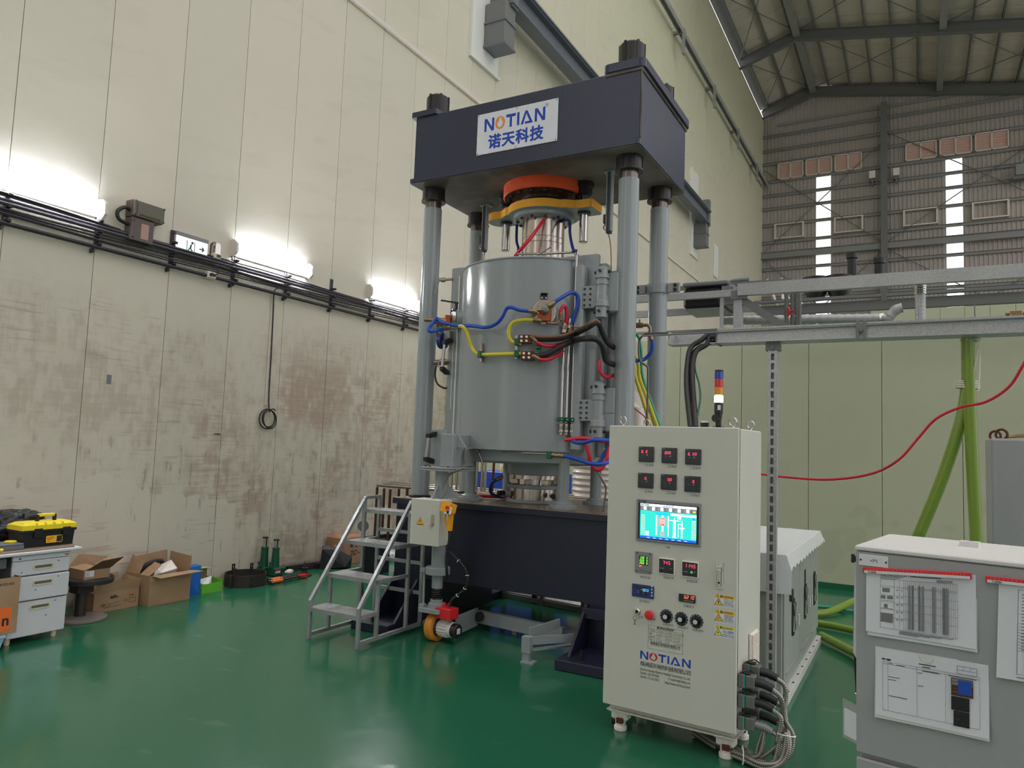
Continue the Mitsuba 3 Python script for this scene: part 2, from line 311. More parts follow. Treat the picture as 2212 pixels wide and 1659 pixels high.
# ceiling: portal frames, purlins, boards
cl = struct('ceiling', None, None, 'pitched roof underside of beige boards over dark purlins')
under = lambda x: 18.95 + (.308 if x < -4.34 else -.196) * (x + 4.34)
for Y in (31.2, 36.55):
    for a, b in ((WX, -4.34), (-4.34, 15)):
        put(cl + '__rafter', ibeam((a, Y, under(a) + .22), (b, Y, under(b) + .22), .22, .44, .02), 'mat_steel_dark')
px_ = [WX + .25 + .93 * k for k in range(16)]
for x in px_:
    z = under(x) + .44
    put(cl + '__purlin', cbeam((x, 19.5, z + .09), (x, GY, z + .09), .06, .18, (1, 0, 0), .01), 'mat_steel_dark')
for i, x in enumerate(px_[:-1]):
    xa, xb = (x + .0, px_[i + 1])
    n = 9
    for j in range(n):
        ya, yb = 25.6 + 11.2 * j / n, 25.6 + 11.2 * (j + 1) / n
        za, zb = under(xa) + .63, under(xb) + .63
        put(cl + '__board', hull([(X, Yq, Z + d) for X, Z in ((xa + .006, za), (xb - .006, zb)) for Yq in (ya + .008, yb - .008) for d in (0, .03)]), 'mat_roof_board')
put(cl + '__deck', cat(hull([(X, Yq, Z + d) for X, Z in ((WX - .2, under(WX) + .68), (-4.34, 18.95 + .68)) for Yq in (19.5, GY + .2) for d in (0, .05)]), hull([(X, Yq, Z + d) for X, Z in ((-4.34, 18.95 + .68), (7.5, under(7.5) + .68)) for Yq in (19.5, GY + .2) for d in (0, .05)])), 'mat_steel_dark')
for x in (-4.34, .95, 6.2):
    put(cl + '__tie_beam', box(x - .12, x + .12, 19.5, GY, under(x) + .12, under(x) + .36), 'mat_steel_mid')
for ya, yb in ((25.6, 31.2), (31.2, 36.55)):
    for xa, xb in ((WX, -4.34), (-4.34, .95), (.95, 6.2)):
        for u, v in ((xa, xb), (xb, xa)):
            put(cl + '__brace_rod', rod((u, ya, under(u) + .4), (v, yb, under(v) + .4), .018), 'mat_steel_dark')

# unseen near end: gable added to cut light from behind, its strips left open
bw = struct('wall_back', cat(box(WX, -4.2, -12.2, -12, 0, 17), box(-3.5, 1.1, -12.2, -12, 0, 17), box(1.8, 6.5, -12.2, -12, 0, 17), box(7.2, 17, -12.2, -12, 0, 17)), 'mat_corrugated', 'unseen gable wall added at the near end of the hall to limit the light')
struct('floor_bounce', box(5.2, 60, 9.9, 60, -.25, -.005), 'mat_concrete', 'unseen pale concrete floor added to bounce light up to the roof')  # added out of view: pale slab that bounces daylight onto the roof underside
# low partition behind the press, a room block beyond it
pw = struct('wall_partition', box(WX, 5, PYW + .01, PYW + .08, 0, 3.11), 'mat_seam', 'low pale green panel partition behind the machines')
for k in range(-6, 9):
    a, b = max(-2.02 + .82 * k, WX), min(-2.02 + .82 * (k + 1), 5)
    if b - a > .05: put(pw + '__panel', box(a + .003, b - .003, PYW - .02, PYW + .02, 0, 3.12, .002), 'mat_partition')
struct('baseboard_partition', box(WX, 5, PYW - .035, PYW - .021, 0, .075), 'mat_floor', 'green painted skirting of the partition')
fr = struct('wall_room', box(-1.40, 12, 28.05, 30, 0, 6.66), 'mat_seam', 'pale panelled room block far behind the pipe rack')
for k in range(20):
    a = -1.43 + .70 * k; put(fr + '__panel', box(a + .005, a + .695, 28, 28.05, 0, 6.70), 'mat_partition')

# ---------------------------------------------------------------- fluorescent lamps on the left wall
LAMPS = (((-6.6,2.834,3.6), (-6.6,3.944,3.691), 'nearest one, cut by the left edge of the photo'), ((-6.6,5.411,3.664), (-6.6,6.604,3.666), 'middle one, right of the exit sign'), ((-6.6,7.713,3.645), (-6.6,8.914,3.647), 'farthest, half behind the press column'))
for a, b, where in LAMPS:
    z = (a[2] + b[2]) / 2 - .0; y0, y1 = a[1], b[1]
    t = thing('fluorescent_lamp', 'lit twin tube wall lamp, ' + where, 'lamp')
    put(t + '__body', prism([(0, -.085), (.03, -.085), (.055, -.02), (.055, .02), (.03, .085), (0, .085)], y1 - y0 - .04, (WX, y1 - .02, z), (1, 0, 0), (0, 0, 1)), 'mat_white_paint')
    for y, s in ((y0, 1), (y1, -1)):
        put(t + '__end_cap', prism([(0, -.09), (.05, -.095), (.10, -.05), (.10, .05), (.05, .095), (0, .09)], .03, (WX, y + (.03 if s > 0 else 0), z), (1, 0, 0), (0, 0, 1)), 'mat_trim_pale')
    for dz in (-.055, .055):
        put(t + '__tube', cyl((WX + .075, y0 + .03, z + dz), (WX + .075, y1 - .03, z + dz), .015, 12), 'mat_white_paint', emitter=glow((110, 112, 115)))
mat('cab_white', (196, 194, 184), .42)
mat('wheel', (214, 140, 44), .45)
mat('sign_yellow', (236, 184, 36), .45)
mat('sign_pale_yellow', (226, 214, 74), .45)
mat('logo_red', (196, 36, 48), .45)
mat('ink', (34, 36, 40), .5)
mat('ink_grey', (104, 104, 106), .6)
mat('paper', (206, 207, 212), .6)

# ================================================================ the press
mat('navy', (36, 42, 64), .3, spec=.6, bump=proc(lambda p, n, uv: fbm(p.x * 60, p.y * 60, p.z * 60, 2), 2e-3), scale=.0012)
mat('navy_base', (26, 29, 48), .42, spec=.45)
mat('grey_paint', (142, 147, 149), .2, spec=.5, bump=proc(lambda p, n, uv: fbm(p.x * 7, p.y * 7, p.z * 3, 2), 3e-3), scale=.0016)
mat('grey_flat', (140, 147, 149), .38)
mat('col_paint', (140, 147, 149), .2, spec=.6, coat=.4)
mat('under_rust', 0, .6, spec=.3, tex=proc(lambda p, n, uv: mix((.085, .07, .058), (.20, .17, .145), smoothstep(.3, .72, fbm(p.x * 3, p.y * 3, p.z * 3, 5)))))
mat('nut_black', (58, 55, 55), .38, metal=.55)
mat('bare_steel', (120, 110, 106), .25, metal=.9)
mat('table_steel', 0, .35, metal=.5, tex=proc(lambda p, n, uv: mix((.12, .085, .065), (.24, .18, .14), fbm(p.x * 4, p.y * 14, 2.0, 4))))
mat('chrome', (205, 200, 198), .09, metal=1.0)
mat('steel_polished', (196, 184, 176), .2, metal=1.0)
mat('orange', (226, 84, 40), .42)
mat('yellow_paint', (228, 158, 24), .4)
mat('sign_white', (214, 216, 222), .35)
mat('logo_blue', (24, 62, 168), .5)
mat('logo_orange', (226, 138, 62), .5)
mat('copper', (168, 92, 62), .35, metal=.85)
mat('copper_dark', (96, 58, 46), .45, metal=.6)
mat('brass', (150, 128, 98), .35, metal=.85)
mat('hose_blue', (26, 72, 168), .33)
mat('hose_navy', (28, 44, 110), .35)
mat('hose_red', (206, 34, 56), .33)
mat('hose_yellow', (206, 188, 52), .45)
mat('hose_black', (34, 31, 31), .5)
mat('hose_brown', (116, 84, 66), .6)
mat('clamp_green', (20, 82, 58), .45)
mat('red', (214, 36, 40), .4)
mat('plastic_black', (24, 24, 26), .4)
PX0, PY0 = -3.04, 5.93
COLS = ((-4.02, 5.53), (-2.06, 5.53), (-4.02, 6.34), (-2.06, 6.34))
hp = thing('hydraulic_press', 'tall four column hydraulic press with navy crossbeam and navy base', 'press')
def rrect(x0, x1, y0, y1, r): return sbox(x0 + r, y0 + r, x1 - r, y1 - r).buffer(r, quad_segs=4)
# crossbeam
put(hp + '__crossbeam', box(-4.105, -1.895, 5.31, 6.56, 4.02, 4.625, .008), 'mat_navy', label='navy crossbeam')
put(hp + '__bottom_flange', cat(prism(rrect(-4.145, -1.893, 5.295, 6.57, .03), .036, (0, 0, 3.996))), 'mat_navy')
put(hp + '__underside', prism(rrect(-4.135, -1.902, 5.303, 6.562, .03), .006, (0, 0, 3.989)), 'mat_under_rust', label='dull brown scaly underside')
put(hp + '__top_plate', prism(rrect(-4.145, -3.86, 5.285, 6.585, .02), .05, (0, 0, 4.62)), 'mat_navy')
put(hp + '__top_plate', prism(rrect(-2.215, -1.862, 5.285, 6.595, .05), .07, (0, 0, 4.625)), 'mat_navy')
puts(hp + '__weld_seam', (box(-2.20, -1.885, 5.30, 6.58, 4.60, 4.625), tube([(-1.893, 5.312, 4.05), (-1.893, 5.312, 4.6)], .007, 6)), 'mat_under_rust')
for i, (x, y) in enumerate(COLS):
    left = x < -3
    put(hp + '__column', cat(cyl((x, y, 1.09), (x, y, 3.80), .084, 40)), 'mat_col_paint', 40, label='smooth grey painted column')
    put(hp + '__column_neck', cyl((x, y, 3.79), (x, y, 4.0), .076, 32), 'mat_bare_steel', 40)
    for z0, z1, s in ((4.66, 4.90 if left else 4.95, 1), (3.845, 3.995, -1)):
        R = .106 if s > 0 else .103
        n = put(hp + '__nut', lathe([(R, z0), (R, z1 - .012), (R - .012, z1)] if s > 0 else [(R + .012, z0 + .02), (R + .012, z0 + .035), (R, z0 + .04), (R, z1)], (x, y, 0), n=40), 'mat_nut_black', 40)
        slots = [bar(V(x + math.cos(a) * R * .985, y + math.sin(a) * R * .985, z0 + .03), V(x + math.cos(a) * R * .985, y + math.sin(a) * R * .985, z1 + .001), .022, .012, (math.cos(a), math.sin(a), 0)) for a in np.arange(6) * math.pi / 3 + .35 + i]
        puts(n + '__slot', slots, 'mat_plastic_black')
        if s > 0: put(n + '__rod_end', cyl((x, y, z1), (x, y, z1 + .012), R - .03, 24), 'mat_under_rust')
    put(hp + '__column_collar', lathe([(.10, 1.085), (.10, 1.105), (.088, 1.112)], (x, y, 0)), 'mat_plastic_black', 30)
# sign on the crossbeam front
SX0, SX1, SZ0, SZ1 = -3.412, -2.619, 4.142, 4.514
sg = put(hp + '__sign', box(SX0, SX1, 5.300, 5.309, SZ0, SZ1, .002), 'mat_sign_white', label='white sign with blue letters')
def onfront(m, x, z, y=5.2995): return frame(m, (x, y, z), (1, 0, 0), (0, 0, 1))
def glyphs(H, gap, a_bar=True):
    """The lettering N O T I A N as polygons, H tall; the O is a ring with a flame cut out. Returns (letters, ring)."""
    w = H * .22; x = 0; out = []
    def N(x):
        return union_all([sbox(x, 0, x + w, H), sbox(x + H * .78, 0, x + H * .78 + w, H), Polygon([(x, H), (x + w * 1.15, H), (x + H * .78 + w, 0), (x + H * .78 - w * .15, 0)])])
    out.append(N(x)); x += H * 1.0 + gap
    c = (x + H * .46, H * .5)
    ring = Point(*c).buffer(H * .5, quad_segs=12).difference(Polygon([(c[0] + H * a, c[1] + H * b) for a, b in ((-.05, .40), (.02, .46), (.10, .28), (.17, .12), (.22, .16), (.28, -.04), (.24, -.22), (.10, -.34), (-.10, -.34), (-.25, -.22), (-.27, -.04), (-.20, .12), (-.14, .04), (-.12, .2))]).buffer(H * .01))
    x += H * .92 + gap
    out.append(union_all([sbox(x, H - w, x + H * .95, H), sbox(x + H * .475 - w / 2, 0, x + H * .475 + w / 2, H)])); x += H * .95 + gap
    out.append(sbox(x, 0, x + w, H)); x += w + gap
    out.append(union_all([Polygon([(x, 0), (x + w * 1.1, 0), (x + H * .53 + w * .3, H), (x + H * .53 - w * .5, H)]), Polygon([(x + H * .95 + w * 1.1, 0), (x + H * .95, 0), (x + H * .53 - w * .5, H), (x + H * .53 + w * .5, H)]), sbox(x + H * .42, H * .0, x + H * 1.02, H * .17)])); x += H * 1.08 + w * .6 + gap
    out.append(N(x)); x += H * 1.0
    return union_all(out), ring, x
let, ring, LW = glyphs(.116, .018)
k = .60 / LW; sc = lambda g: affinity.scale(g, k, 1, origin=(0, 0))
puts(sg + '__letter', [onfront(prism(g, .001), SX0 + .075, 4.345) for g in pieces(sc(let))], 'mat_logo_blue')
put(sg + '__flame_ring', onfront(prism(sc(ring), .001), SX0 + .075, 4.345), 'mat_logo_orange')
puts(sg + '__character', [onfront(text(c, .118, True, 3, .001), SX0 + .115 + .138 * i, 4.195) for i, c in enumerate('诺天科技')], 'mat_logo_blue')
fine(sg + '__registered_mark', cat(onfront(frame(torus((0, 0, 0), (0, 0, 1), .014, .0014, 20, 5), (0, 0, 0), (1, 0, 0), (0, 1, 0)), SX1 - .105, 4.472), onfront(text('R', .015, False, 0, .001), SX1 - .110, 4.465)), 'mat_steel_dark')
puts(sg + '__screw', [cyl((x, 5.302, z), (x, 5.296, z), .005, 8) for x in (SX0 + .012, (SX0 + SX1) / 2, SX1 - .012) for z in (SZ0 + .012, SZ1 - .012)], 'mat_steel_dark')
# ram group under the crossbeam
put(hp + '__flange_ring', lathe([(.372, 3.882), (.385, 3.892), (.385, 3.99)], (PX0, PY0, 0), n=64), 'mat_orange', 30, label='orange cylinder flange')
put(hp + '__flange_face', lathe([(.22, 3.876), (.372, 3.8815)], (PX0, PY0, 0), n=64), 'mat_copper_dark', False)
puts(hp + '__flange_bolt', [cyl((PX0 + .325 * math.cos(a), PY0 + .325 * math.sin(a), 3.86), (PX0 + .325 * math.cos(a), PY0 + .325 * math.sin(a), 3.885), .020, 12) for a in np.arange(16) * math.pi / 8 + .1], 'mat_plastic_black')
put(hp + '__gland', lathe([(.20, 3.79), (.20, 3.845), (.225, 3.85), (.225, 3.882)], (PX0, PY0, 0), n=48), 'mat_bare_steel', 30)
put(hp + '__ram', lathe([(.197, 3.14), (.197, 3.44), (.1945, 3.443), (.1945, 3.447), (.197, 3.45), (.197, 3.49), (.1945, 3.493), (.1945, 3.497), (.197, 3.5), (.197, 3.80)], (PX0, PY0, 0), n=64), 'mat_steel_polished', 30, label='polished steel ram')
lobe = union_all([Point(0, 0).buffer(.335, quad_segs=16), Polygon([(-.42, -.10), (-.30, -.20), (.30, -.20), (.42, -.10), (.42, .10), (.30, .2), (-.30, .2), (-.42, .10)]), Point(-.45, 0).buffer(.13, quad_segs=10), sbox(.3, -.13, .54, .13)]).buffer(-.04).buffer(.08).buffer(-.04)
yp = put(hp + '__guide_plate', prism(lobe, .072, (PX0, PY0, 3.722)), 'mat_yellow_paint', label='yellow lobed guide plate')
put(yp + '__underside', prism(lobe.buffer(-.006), .003, (PX0, PY0, 3.7195)), 'mat_grey_flat')
put(hp + '__ram_ring', lathe([(.265, 3.672), (.283, 3.682), (.283, 3.719)], (PX0, PY0, 0), n=64), 'mat_grey_paint', 30)
puts(hp + '__ring_bolt', [cyl((PX0 + .24 * math.cos(a), PY0 + .24 * math.sin(a), 3.66), (PX0 + .24 * math.cos(a), PY0 + .24 * math.sin(a), 3.674), .015, 10) for a in np.arange(12) * math.pi / 6], 'mat_plastic_black')
for x in (-3.443, -2.632):
    put(hp + '__guide_rod', lathe([(.032, 3.438), (.039, 3.446), (.039, 3.99)], (x, PY0, 0), n=32), 'mat_chrome', 30)
    put(hp + '__rod_bush', lathe([(.058, 3.700), (.058, 3.722)], (x, PY0, 0)), 'mat_plastic_black', 30)
    put(hp + '__cushion', lathe([(.055, 3.865), (.07, 3.885), (.07, 3.93), (.085, 3.945), (.085, 3.99)], (x, PY0, 0)), 'mat_plastic_black', 30)
# position rails that hang from the crossbeam
def hang(p0, p1, lab, y):
    x, z0, z1 = (p0[0] + p1[0]) / 2, p1[2], 3.988
    t = thing('position_sensor', lab, 'sensor')
    put(t + '__rail', cbeam((x, y, z0), (x, y, z1), .05, .05, (0, 1, 0), .008, (1, 0, 0)), 'mat_grey_flat')
    put(t + '__foot', box(x - .055, x + .055, y - .03, y + .05, z1 - .010, z1 - .002), 'mat_grey_flat')
    put(t + '__tip', cat(box(x - .02, x + .02, y - .02, y + .02, z0 - .02, z0), box(x - .05, x - .025, y - .02, y + .02, z0 + .07, z0 + .15, .004)), 'mat_plastic_black')
    put(t + '__cable', tube([(x - .035, y, z0 + .07), (x - .05, y, z0 + .03), (x, y - .01, z0 - .03), (x + .02, y, z0 - .15), (x + .03, y, z0 - .35)], .005, 6), 'mat_brass', 40)
hang((-2.307,5.75,3.94), (-2.32,5.75,3.458), 'grey position sensor rail hanging beside the right front column', 5.75)
hang((-3.792,6.1,4.054), (-3.779,6.1,3.529), 'grey position sensor rail hanging by the rear left column', 6.1)
# base
put(hp + '__table', box(-4.15, -1.9, 5.3, 6.57, 1.082, 1.09, .002), 'mat_table_steel', label='bare brownish steel table top')
put(hp + '__table_edge', box(-4.152, -1.898, 5.298, 6.572, 1.035, 1.0815, .004), 'mat_navy_base')
put(hp + '__base_body', box(-4.125, -1.925, 5.335, 6.54, .40, 1.036, .004), 'mat_navy_base', label='navy base body')
for x0, x1 in ((-4.13, -3.80), (-2.26, -1.92)):
    put(hp + '__leg', cat(box(x0, x1, 5.335, 6.55, .05, .42, .004)), 'mat_navy_base')
    f0, f1 = (-4.21, -3.82) if x0 < -3 else (-2.30, -1.86)
    put(hp + '__foot_plate', box(f0, f1, 4.89, 6.98, 0, .075, .006), 'mat_navy_base')
    for gx in (x0 + .03, x1 - .04) if x0 < -3 else (x0 + .02, x1 - .03):
        put(hp + '__gusset', prism([(0, 0), (.33, 0), (.33, .32), (.30, .32)], .022, (gx - .011, 5.0, .075), (0, 1, 0), (0, 0, 1)), 'mat_navy_base')
    put(hp + '__anchor_bolt', cat(hexbolt((f0 + .17, 4.98, .075), (0, 0, 1), .022, .04), hexbolt((f0 + .17, 4.98, .115), (0, 0, 1), .012, .03)), 'mat_plastic_black')
put(hp + '__step_block', box(-2.26, -1.93, 5.26, 5.335, .30, .38, .004), 'mat_navy_base')

# ================================================================ the vacuum furnace between the columns
vf = thing('vacuum_furnace', 'grey drum shaped vacuum furnace standing between the press columns', 'furnace')
DC = (-3.04, 5.86); DR = .69
disc = Point(*DC).buffer(DR, quad_segs=48)
arc = disc.intersection(sbox(-5, 4, 0, 5.5))
sh = put(vf + '__door_shell', cat(prism(arc, 1.59, (0, 0, 1.553)), prism(arc.buffer(-.008), .014, (0, 0, 3.143))), 'mat_grey_paint', 35, label='curved glossy grey door')
put(vf + '__door_rim', cat(tube([(DC[0] + DR * math.cos(a), DC[1] + DR * math.sin(a), 3.146) for a in np.linspace(math.pi * 1.19, math.pi * 1.81, 40)], .010, 8, smooth=False)), 'mat_grey_paint', 40)
put(vf + '__door_flange', box(-3.752, -2.303, 5.50, 5.56, 1.505, 3.2, .004), 'mat_grey_paint')
put(vf + '__side_channel', box(-2.47, -2.385, 5.40, 5.50, 1.56, 3.10, .02), 'mat_grey_paint')
puts(vf + '__flange_bead', (tube([(-3.66, 5.497, 1.56), (-3.66, 5.497, 3.12)], .008, 6), tube([(-3.70, 5.497, 1.9), (-3.70, 5.497, 2.5)], .004, 6)), 'mat_white_paint')
body = Point(PX0, PY0).buffer(.70, quad_segs=40).intersection(sbox(-5, 5.60, 0, 8))
put(vf + '__chamber', prism(body, 1.55, (0, 0, 1.55)), 'mat_grey_paint', 35)
put(vf + '__chamber_flange', box(-3.735, -2.25, 5.565, 5.63, 1.52, 3.10, .004), 'mat_grey_paint')
puts(vf + '__chamber_rib', (box(-2.36, -2.18, 5.64, 5.75, 1.6, 3.08, .005), box(-2.33, -2.25, 5.56, 5.66, 2.95, 3.13, .005)), 'mat_grey_paint')
put(vf + '__chamber_floor', lathe([(.33, 1.43), (.62, 1.44), (.66, 1.46), (.66, 1.552)], (PX0, PY0, 0), n=48), 'mat_grey_flat', 30)
# posts on round pads
for x, y in ((-3.52, 5.60), (-2.56, 5.51), (-3.50, 6.25), (-2.55, 6.18)):
    p = put(vf + '__post', cyl((x, y, 1.13), (x, y, 1.56), .048 if y < 5.9 else .05, 28), 'mat_grey_flat', 40)
    put(vf + '__pad', lathe([(.115, 1.09), (.115, 1.118), (.08, 1.12), (.08, 1.135), (.05, 1.15)], (x, y, 0), n=36), 'mat_grey_flat', 30)
# lower ram stack
put(vf + '__neck', lathe([(.245, 1.335), (.25, 1.34), (.25, 1.44)], (PX0, PY0, 0), n=48), 'mat_grey_flat', 30)
put(vf + '__clamp_ring', lathe([(.235, 1.30), (.235, 1.335)], (PX0, PY0, 0), n=48), 'mat_steel_polished', 30)
put(vf + '__lower_ram', lathe([(.19, 1.24), (.19, 1.30)], (PX0, PY0, 0), n=48), 'mat_chrome', 30)
puts(vf + '__clamp_block', [box(PX0 + .2 * math.cos(a) - .03, PX0 + .2 * math.cos(a) + .03, PY0 + .2 * math.sin(a) - .03, PY0 + .2 * math.sin(a) + .03, 1.255, 1.30, .004) for a in np.arange(8) * math.pi / 4 + .2], 'mat_steel_polished')
put(vf + '__mid_ring', lathe([(.24, 1.215), (.245, 1.22), (.245, 1.245), (.24, 1.25)], (PX0, PY0, 0), n=48), 'mat_grey_flat', 30)
put(vf + '__steel_sleeve', lathe([(.225, 1.12), (.225, 1.216)], (PX0, PY0, 0), n=56), 'mat_steel_polished', 30)
put(vf + '__base_ring', lathe([(.255, 1.09), (.26, 1.095), (.26, 1.12)], (PX0, PY0, 0), n=48), 'mat_grey_flat', 30)
puts(vf + '__sleeve_knob', (cyl((-2.80, 5.80, 1.165), (-2.76, 5.74, 1.165), .022, 16), cyl((-3.28, 5.80, 1.16), (-3.31, 5.74, 1.16), .022, 16)), 'mat_nut_black', 30)
# hinges at the right of the door
def hinge(pt, pb, plateTL, plateBR, y):
    x = (pt[0] + pb[0]) / 2; z0, z1 = pb[2], pt[2]; L = z1 - z0
    h = put(vf + '__hinge', lathe([(.035, z0), (.048, z0 + .004), (.048, z0 + .09), (.062, z0 + .092), (.058, z0 + .135), (.052, z0 + .14), (.052, z0 + .18), (.043, z0 + .182), (.043, z1 - .155), (.050, z1 - .15), (.050, z1 - .118), (.044, z1 - .115), (.044, z1 - .10), (.058, z1 - .098), (.052, z1 - .07), (.050, z1 - .02), (.03, z1)], (x, y, 0), n=32), 'mat_grey_paint', 30)
    puts(h + '__knob', [cyl((x + .048 * dx, y + .048 * dy, zz), (x + .066 * dx, y + .066 * dy, zz), .012, 10) for zz in (z0 + .05, z1 - .045) for dx, dy in ((0, -1), (1, 0), (-1, 0))], 'mat_nut_black')
    b = put(h + '__plate', box(plateTL[0], x - .02, y - .012, y + .03, plateBR[2], plateTL[2], .004), 'mat_grey_flat')
    bx = [plateTL[0] + .02, plateTL[0] + .07]
    puts(h + '__plate_bolt', [cyl((u, y - .012, w), (u, y - .020, w), .009, 8) for u in bx for w in np.linspace(plateBR[2] + .025, plateTL[2] - .025, 4)], 'mat_nut_black')
    puts(h + '__arm', (box(x - .01, x + .13, y + .02, y + .10, z0 + .05, z0 + .20, .01), box(x - .01, x + .13, y + .02, y + .10, z1 - .26, z1 - .05, .01)), 'mat_grey_flat')
hinge((-2.223,5.42,3.064), (-2.231,5.42,2.642), (-2.393,5.42,2.912), (-2.269,5.42,2.728), 5.42)
hinge((-2.232,5.42,2.129), (-2.235,5.42,1.677), (-2.397,5.42,1.983), (-2.274,5.42,1.809), 5.42)
# three upright water pipes on the door, a rail of green clamps
PIPES = (((1214, 860), 690, 915), ((1225, 860), 690, 915), ((1236, 860), 553, 912))
for i, (c, ya, yb) in enumerate(PIPES):
    b = ((-2.518,5.343,1.989), (-2.488,5.375,1.991), (-2.457,5.412,1.994))[i]
    zt = ((-2.51,5.35,2.512)[2], (-2.484,5.38,2.553)[2], 3.19)[i]; zb = (-2.519,5.342,1.794)[2]
    p = put(vf + '__water_pipe', cyl((b[0], b[1], zb), (b[0], b[1], zt), .0115, 14), 'mat_chrome', 40)
    put(p + '__fitting', lathe([(.014, zb - .10), (.014, zb - .085), (.021, zb - .08), (.021, zb - .06), (.015, zb - .055), (.018, zb - .03), (.018, zb - .012), (.012, zb - .01)], (b[0], b[1], 0), n=14), 'mat_steel_polished', 30)
    if i < 2: put(p + '__fitting', lathe([(.012, zt), (.019, zt + .01), (.019, zt + .035), (.013, zt + .04), (.017, zt + .06), (.017, zt + .09)], (b[0], b[1], 0), n=14), 'mat_steel_polished', 30)
    put(vf + '__pipe_clamp', box(b[0] - .028, b[0] + .028, b[1] - .022, b[1] + .035, zb + .005, zb + .04, .004), 'mat_clamp_green')
    put(vf + '__clamp_screw', cyl((b[0] + .016, b[1] - .022, zb + .022), (b[0] + .016, b[1] - .026, zb + .022), .005, 8), 'mat_chrome')
b = (-2.457,5.412,1.994)
put(vf + '__clamp_rail', box(b[0] + .01, b[0] + .09, b[1] + .02, b[1] + .06, (-2.519,5.341,1.82)[2] + .0, (-2.519,5.341,1.82)[2] + .035), 'mat_steel_polished')
put(vf + '__top_pipe', cat(tube([(-2.983,5.35,3.223), (-2.683,5.3,3.185), (b[0], b[1], 3.205)], .010, 10, smooth=False), lathe([(.02, -.02), (.02, .02)], (b[0], b[1], 3.2)), cyl((-2.737,5.28,3.181), (-2.632,5.28,3.23), .006, 8)), 'mat_steel_polished', 40)

# ---------------------------------------------------------------- ports, handles and clamps on the furnace
def radial(p): d = V(p[0] - DC[0], p[1] - DC[1], 0); return d / np.linalg.norm(d)
UP = V(0, 0, 1)
mat('hose_teal', (52, 152, 128), .4)
mat('grey_tube', (120, 118, 112), .35, metal=.5)
mat('white_enamel', (226, 216, 208), .35)
# port in the middle of the door
c = V(*(-2.673,5.275,2.687)); n = radial(c); s = np.cross(UP, n)
pt = put(vf + '__port', lathe([(.10, 0), (.10, .02), (.086, .021), (.086, .036), (.05, .037), (.05, .045)], c, n, 40), 'mat_steel_polished', 30, label='round steel port flange')
puts(pt + '__bolt', [hexbolt(c + n * .036 + .07 * (math.cos(a) * s + math.sin(a) * UP), n, .009, .01) for a in np.arange(6) * math.pi / 3 + .3], 'mat_chrome')
put(pt + '__copper_block', frame(box(-.055, .055, -.085, .01, 0, .035, .006), c + n * .040, s, UP), 'mat_copper')
put(pt + '__nozzle', lathe([(.034, 0), (.034, .04), (.026, .05), (.026, .085), (.015, .09)], c + n * .05, n, 24), 'mat_grey_tube', 30)
q = c + n * .12
put(pt + '__elbow', tube([q, q + s * .05 + UP * .045, q + s * .075 + UP * .065], .011, 10), 'mat_brass', 40)
put(pt + '__elbow', tube([q, q - s * .05 - UP * .005, q - s * .085 - UP * .008], .011, 10), 'mat_brass', 40)
c2 = V(*(-2.677,5.273,2.806)); n2 = radial(c2)
br = put(vf + '__bracket', frame(cat(box(-.028, .028, -.01, .035, 0, .008), box(-.028, .028, .03, .036, 0, .04)), c2, np.cross(UP, n2), UP), 'mat_plastic_black')
puts(br + '__bolt', [hexbolt(c2 + n2 * .008 + np.cross(UP, n2) * a + UP * .0, n2, .010, .008) for a in (-.016, .016)], 'mat_chrome')
# port at the left edge of the door
nl = V(-.80, -.60, 0); cl_ = V(DC[0] - .552, DC[1] - .414, (-3.6,5.426,2.703)[2]); sl = np.cross(UP, nl)
pl = put(vf + '__port', lathe([(.085, -.02), (.085, .045), (.075, .05)], cl_, nl, 32), 'mat_grey_paint', 30)
put(pl + '__flange', lathe([(.08, .05), (.095, .055), (.095, .085), (.06, .09)], cl_, nl, 36), 'mat_chrome', 30)
puts(pl + '__bolt', [hexbolt(cl_ + nl * .085 + .078 * (math.cos(a) * sl + math.sin(a) * UP), nl, .010, .012) for a in np.arange(6) * math.pi / 3], 'mat_nut_black')
put(pl + '__copper_clamp', frame(box(-.045, .045, -.05, .05, .09, .15, .008), cl_ - UP * .02, sl, UP), 'mat_copper')
put(pl + '__rod', lathe([(.026, .15), (.026, .20), (.033, .205), (.033, .24), (.018, .245), (.018, .33)], cl_ - UP * .02, nl, 20), 'mat_brass', 30)
put(pl + '__lever', cat(cyl(cl_ + UP * .09 + nl * .05, cl_ + UP * .15 + nl * .05, .014, 12), bar(cl_ + UP * .15 + nl * .03, cl_ + UP * .165 + nl * .19, .03, .010)), 'mat_nut_black')
# grips and swing clamps on the left edge
def grip(p, q, out, lab):
    p, q, out = V(*p), V(*q), V(*out)
    g = put(vf + '__grip', cyl(p + out, q + out, .014, 14), 'mat_chrome', 40, label=lab)
    for e, o in ((p, q), (q, p)):
        u = (e - o) / np.linalg.norm(e - o)
        put(g + '__end', hull(np.vstack([box(-.016, .016, -.016, .016, -.016, .016).vertices + e + out + u * .01, box(-.014, .014, -.02, .02, -.016, .016).vertices + e + u * .045])), 'mat_plastic_black')
grip((-3.711,5.46,2.48), (-3.725,5.46,2.269), (-.02, -.06, 0), 'chrome grip with black ends')
def clamp(px, L, out=.13):
    p = V(*px)
    k = put(vf + '__swing_clamp', cat(cyl(p, p + V(-out, -.01, 0), .013, 12), cyl(p + V(-out * .55, 0, 0), p + V(-out * .9, 0, 0), .022, 12)), 'mat_steel_polished', 40)
    put(k + '__handle', cat(cyl(p + V(-out, -.012, .02), p + V(-out - L * .35, -.02, -L), .007, 8), cyl(p + V(-out - L * .32, -.02, -L * .93), p + V(-out - L * .36, -.02, -L * 1.05), .010, 8)), 'mat_steel_polished', 40)
clamp((-3.738,5.49,3.096), .12)
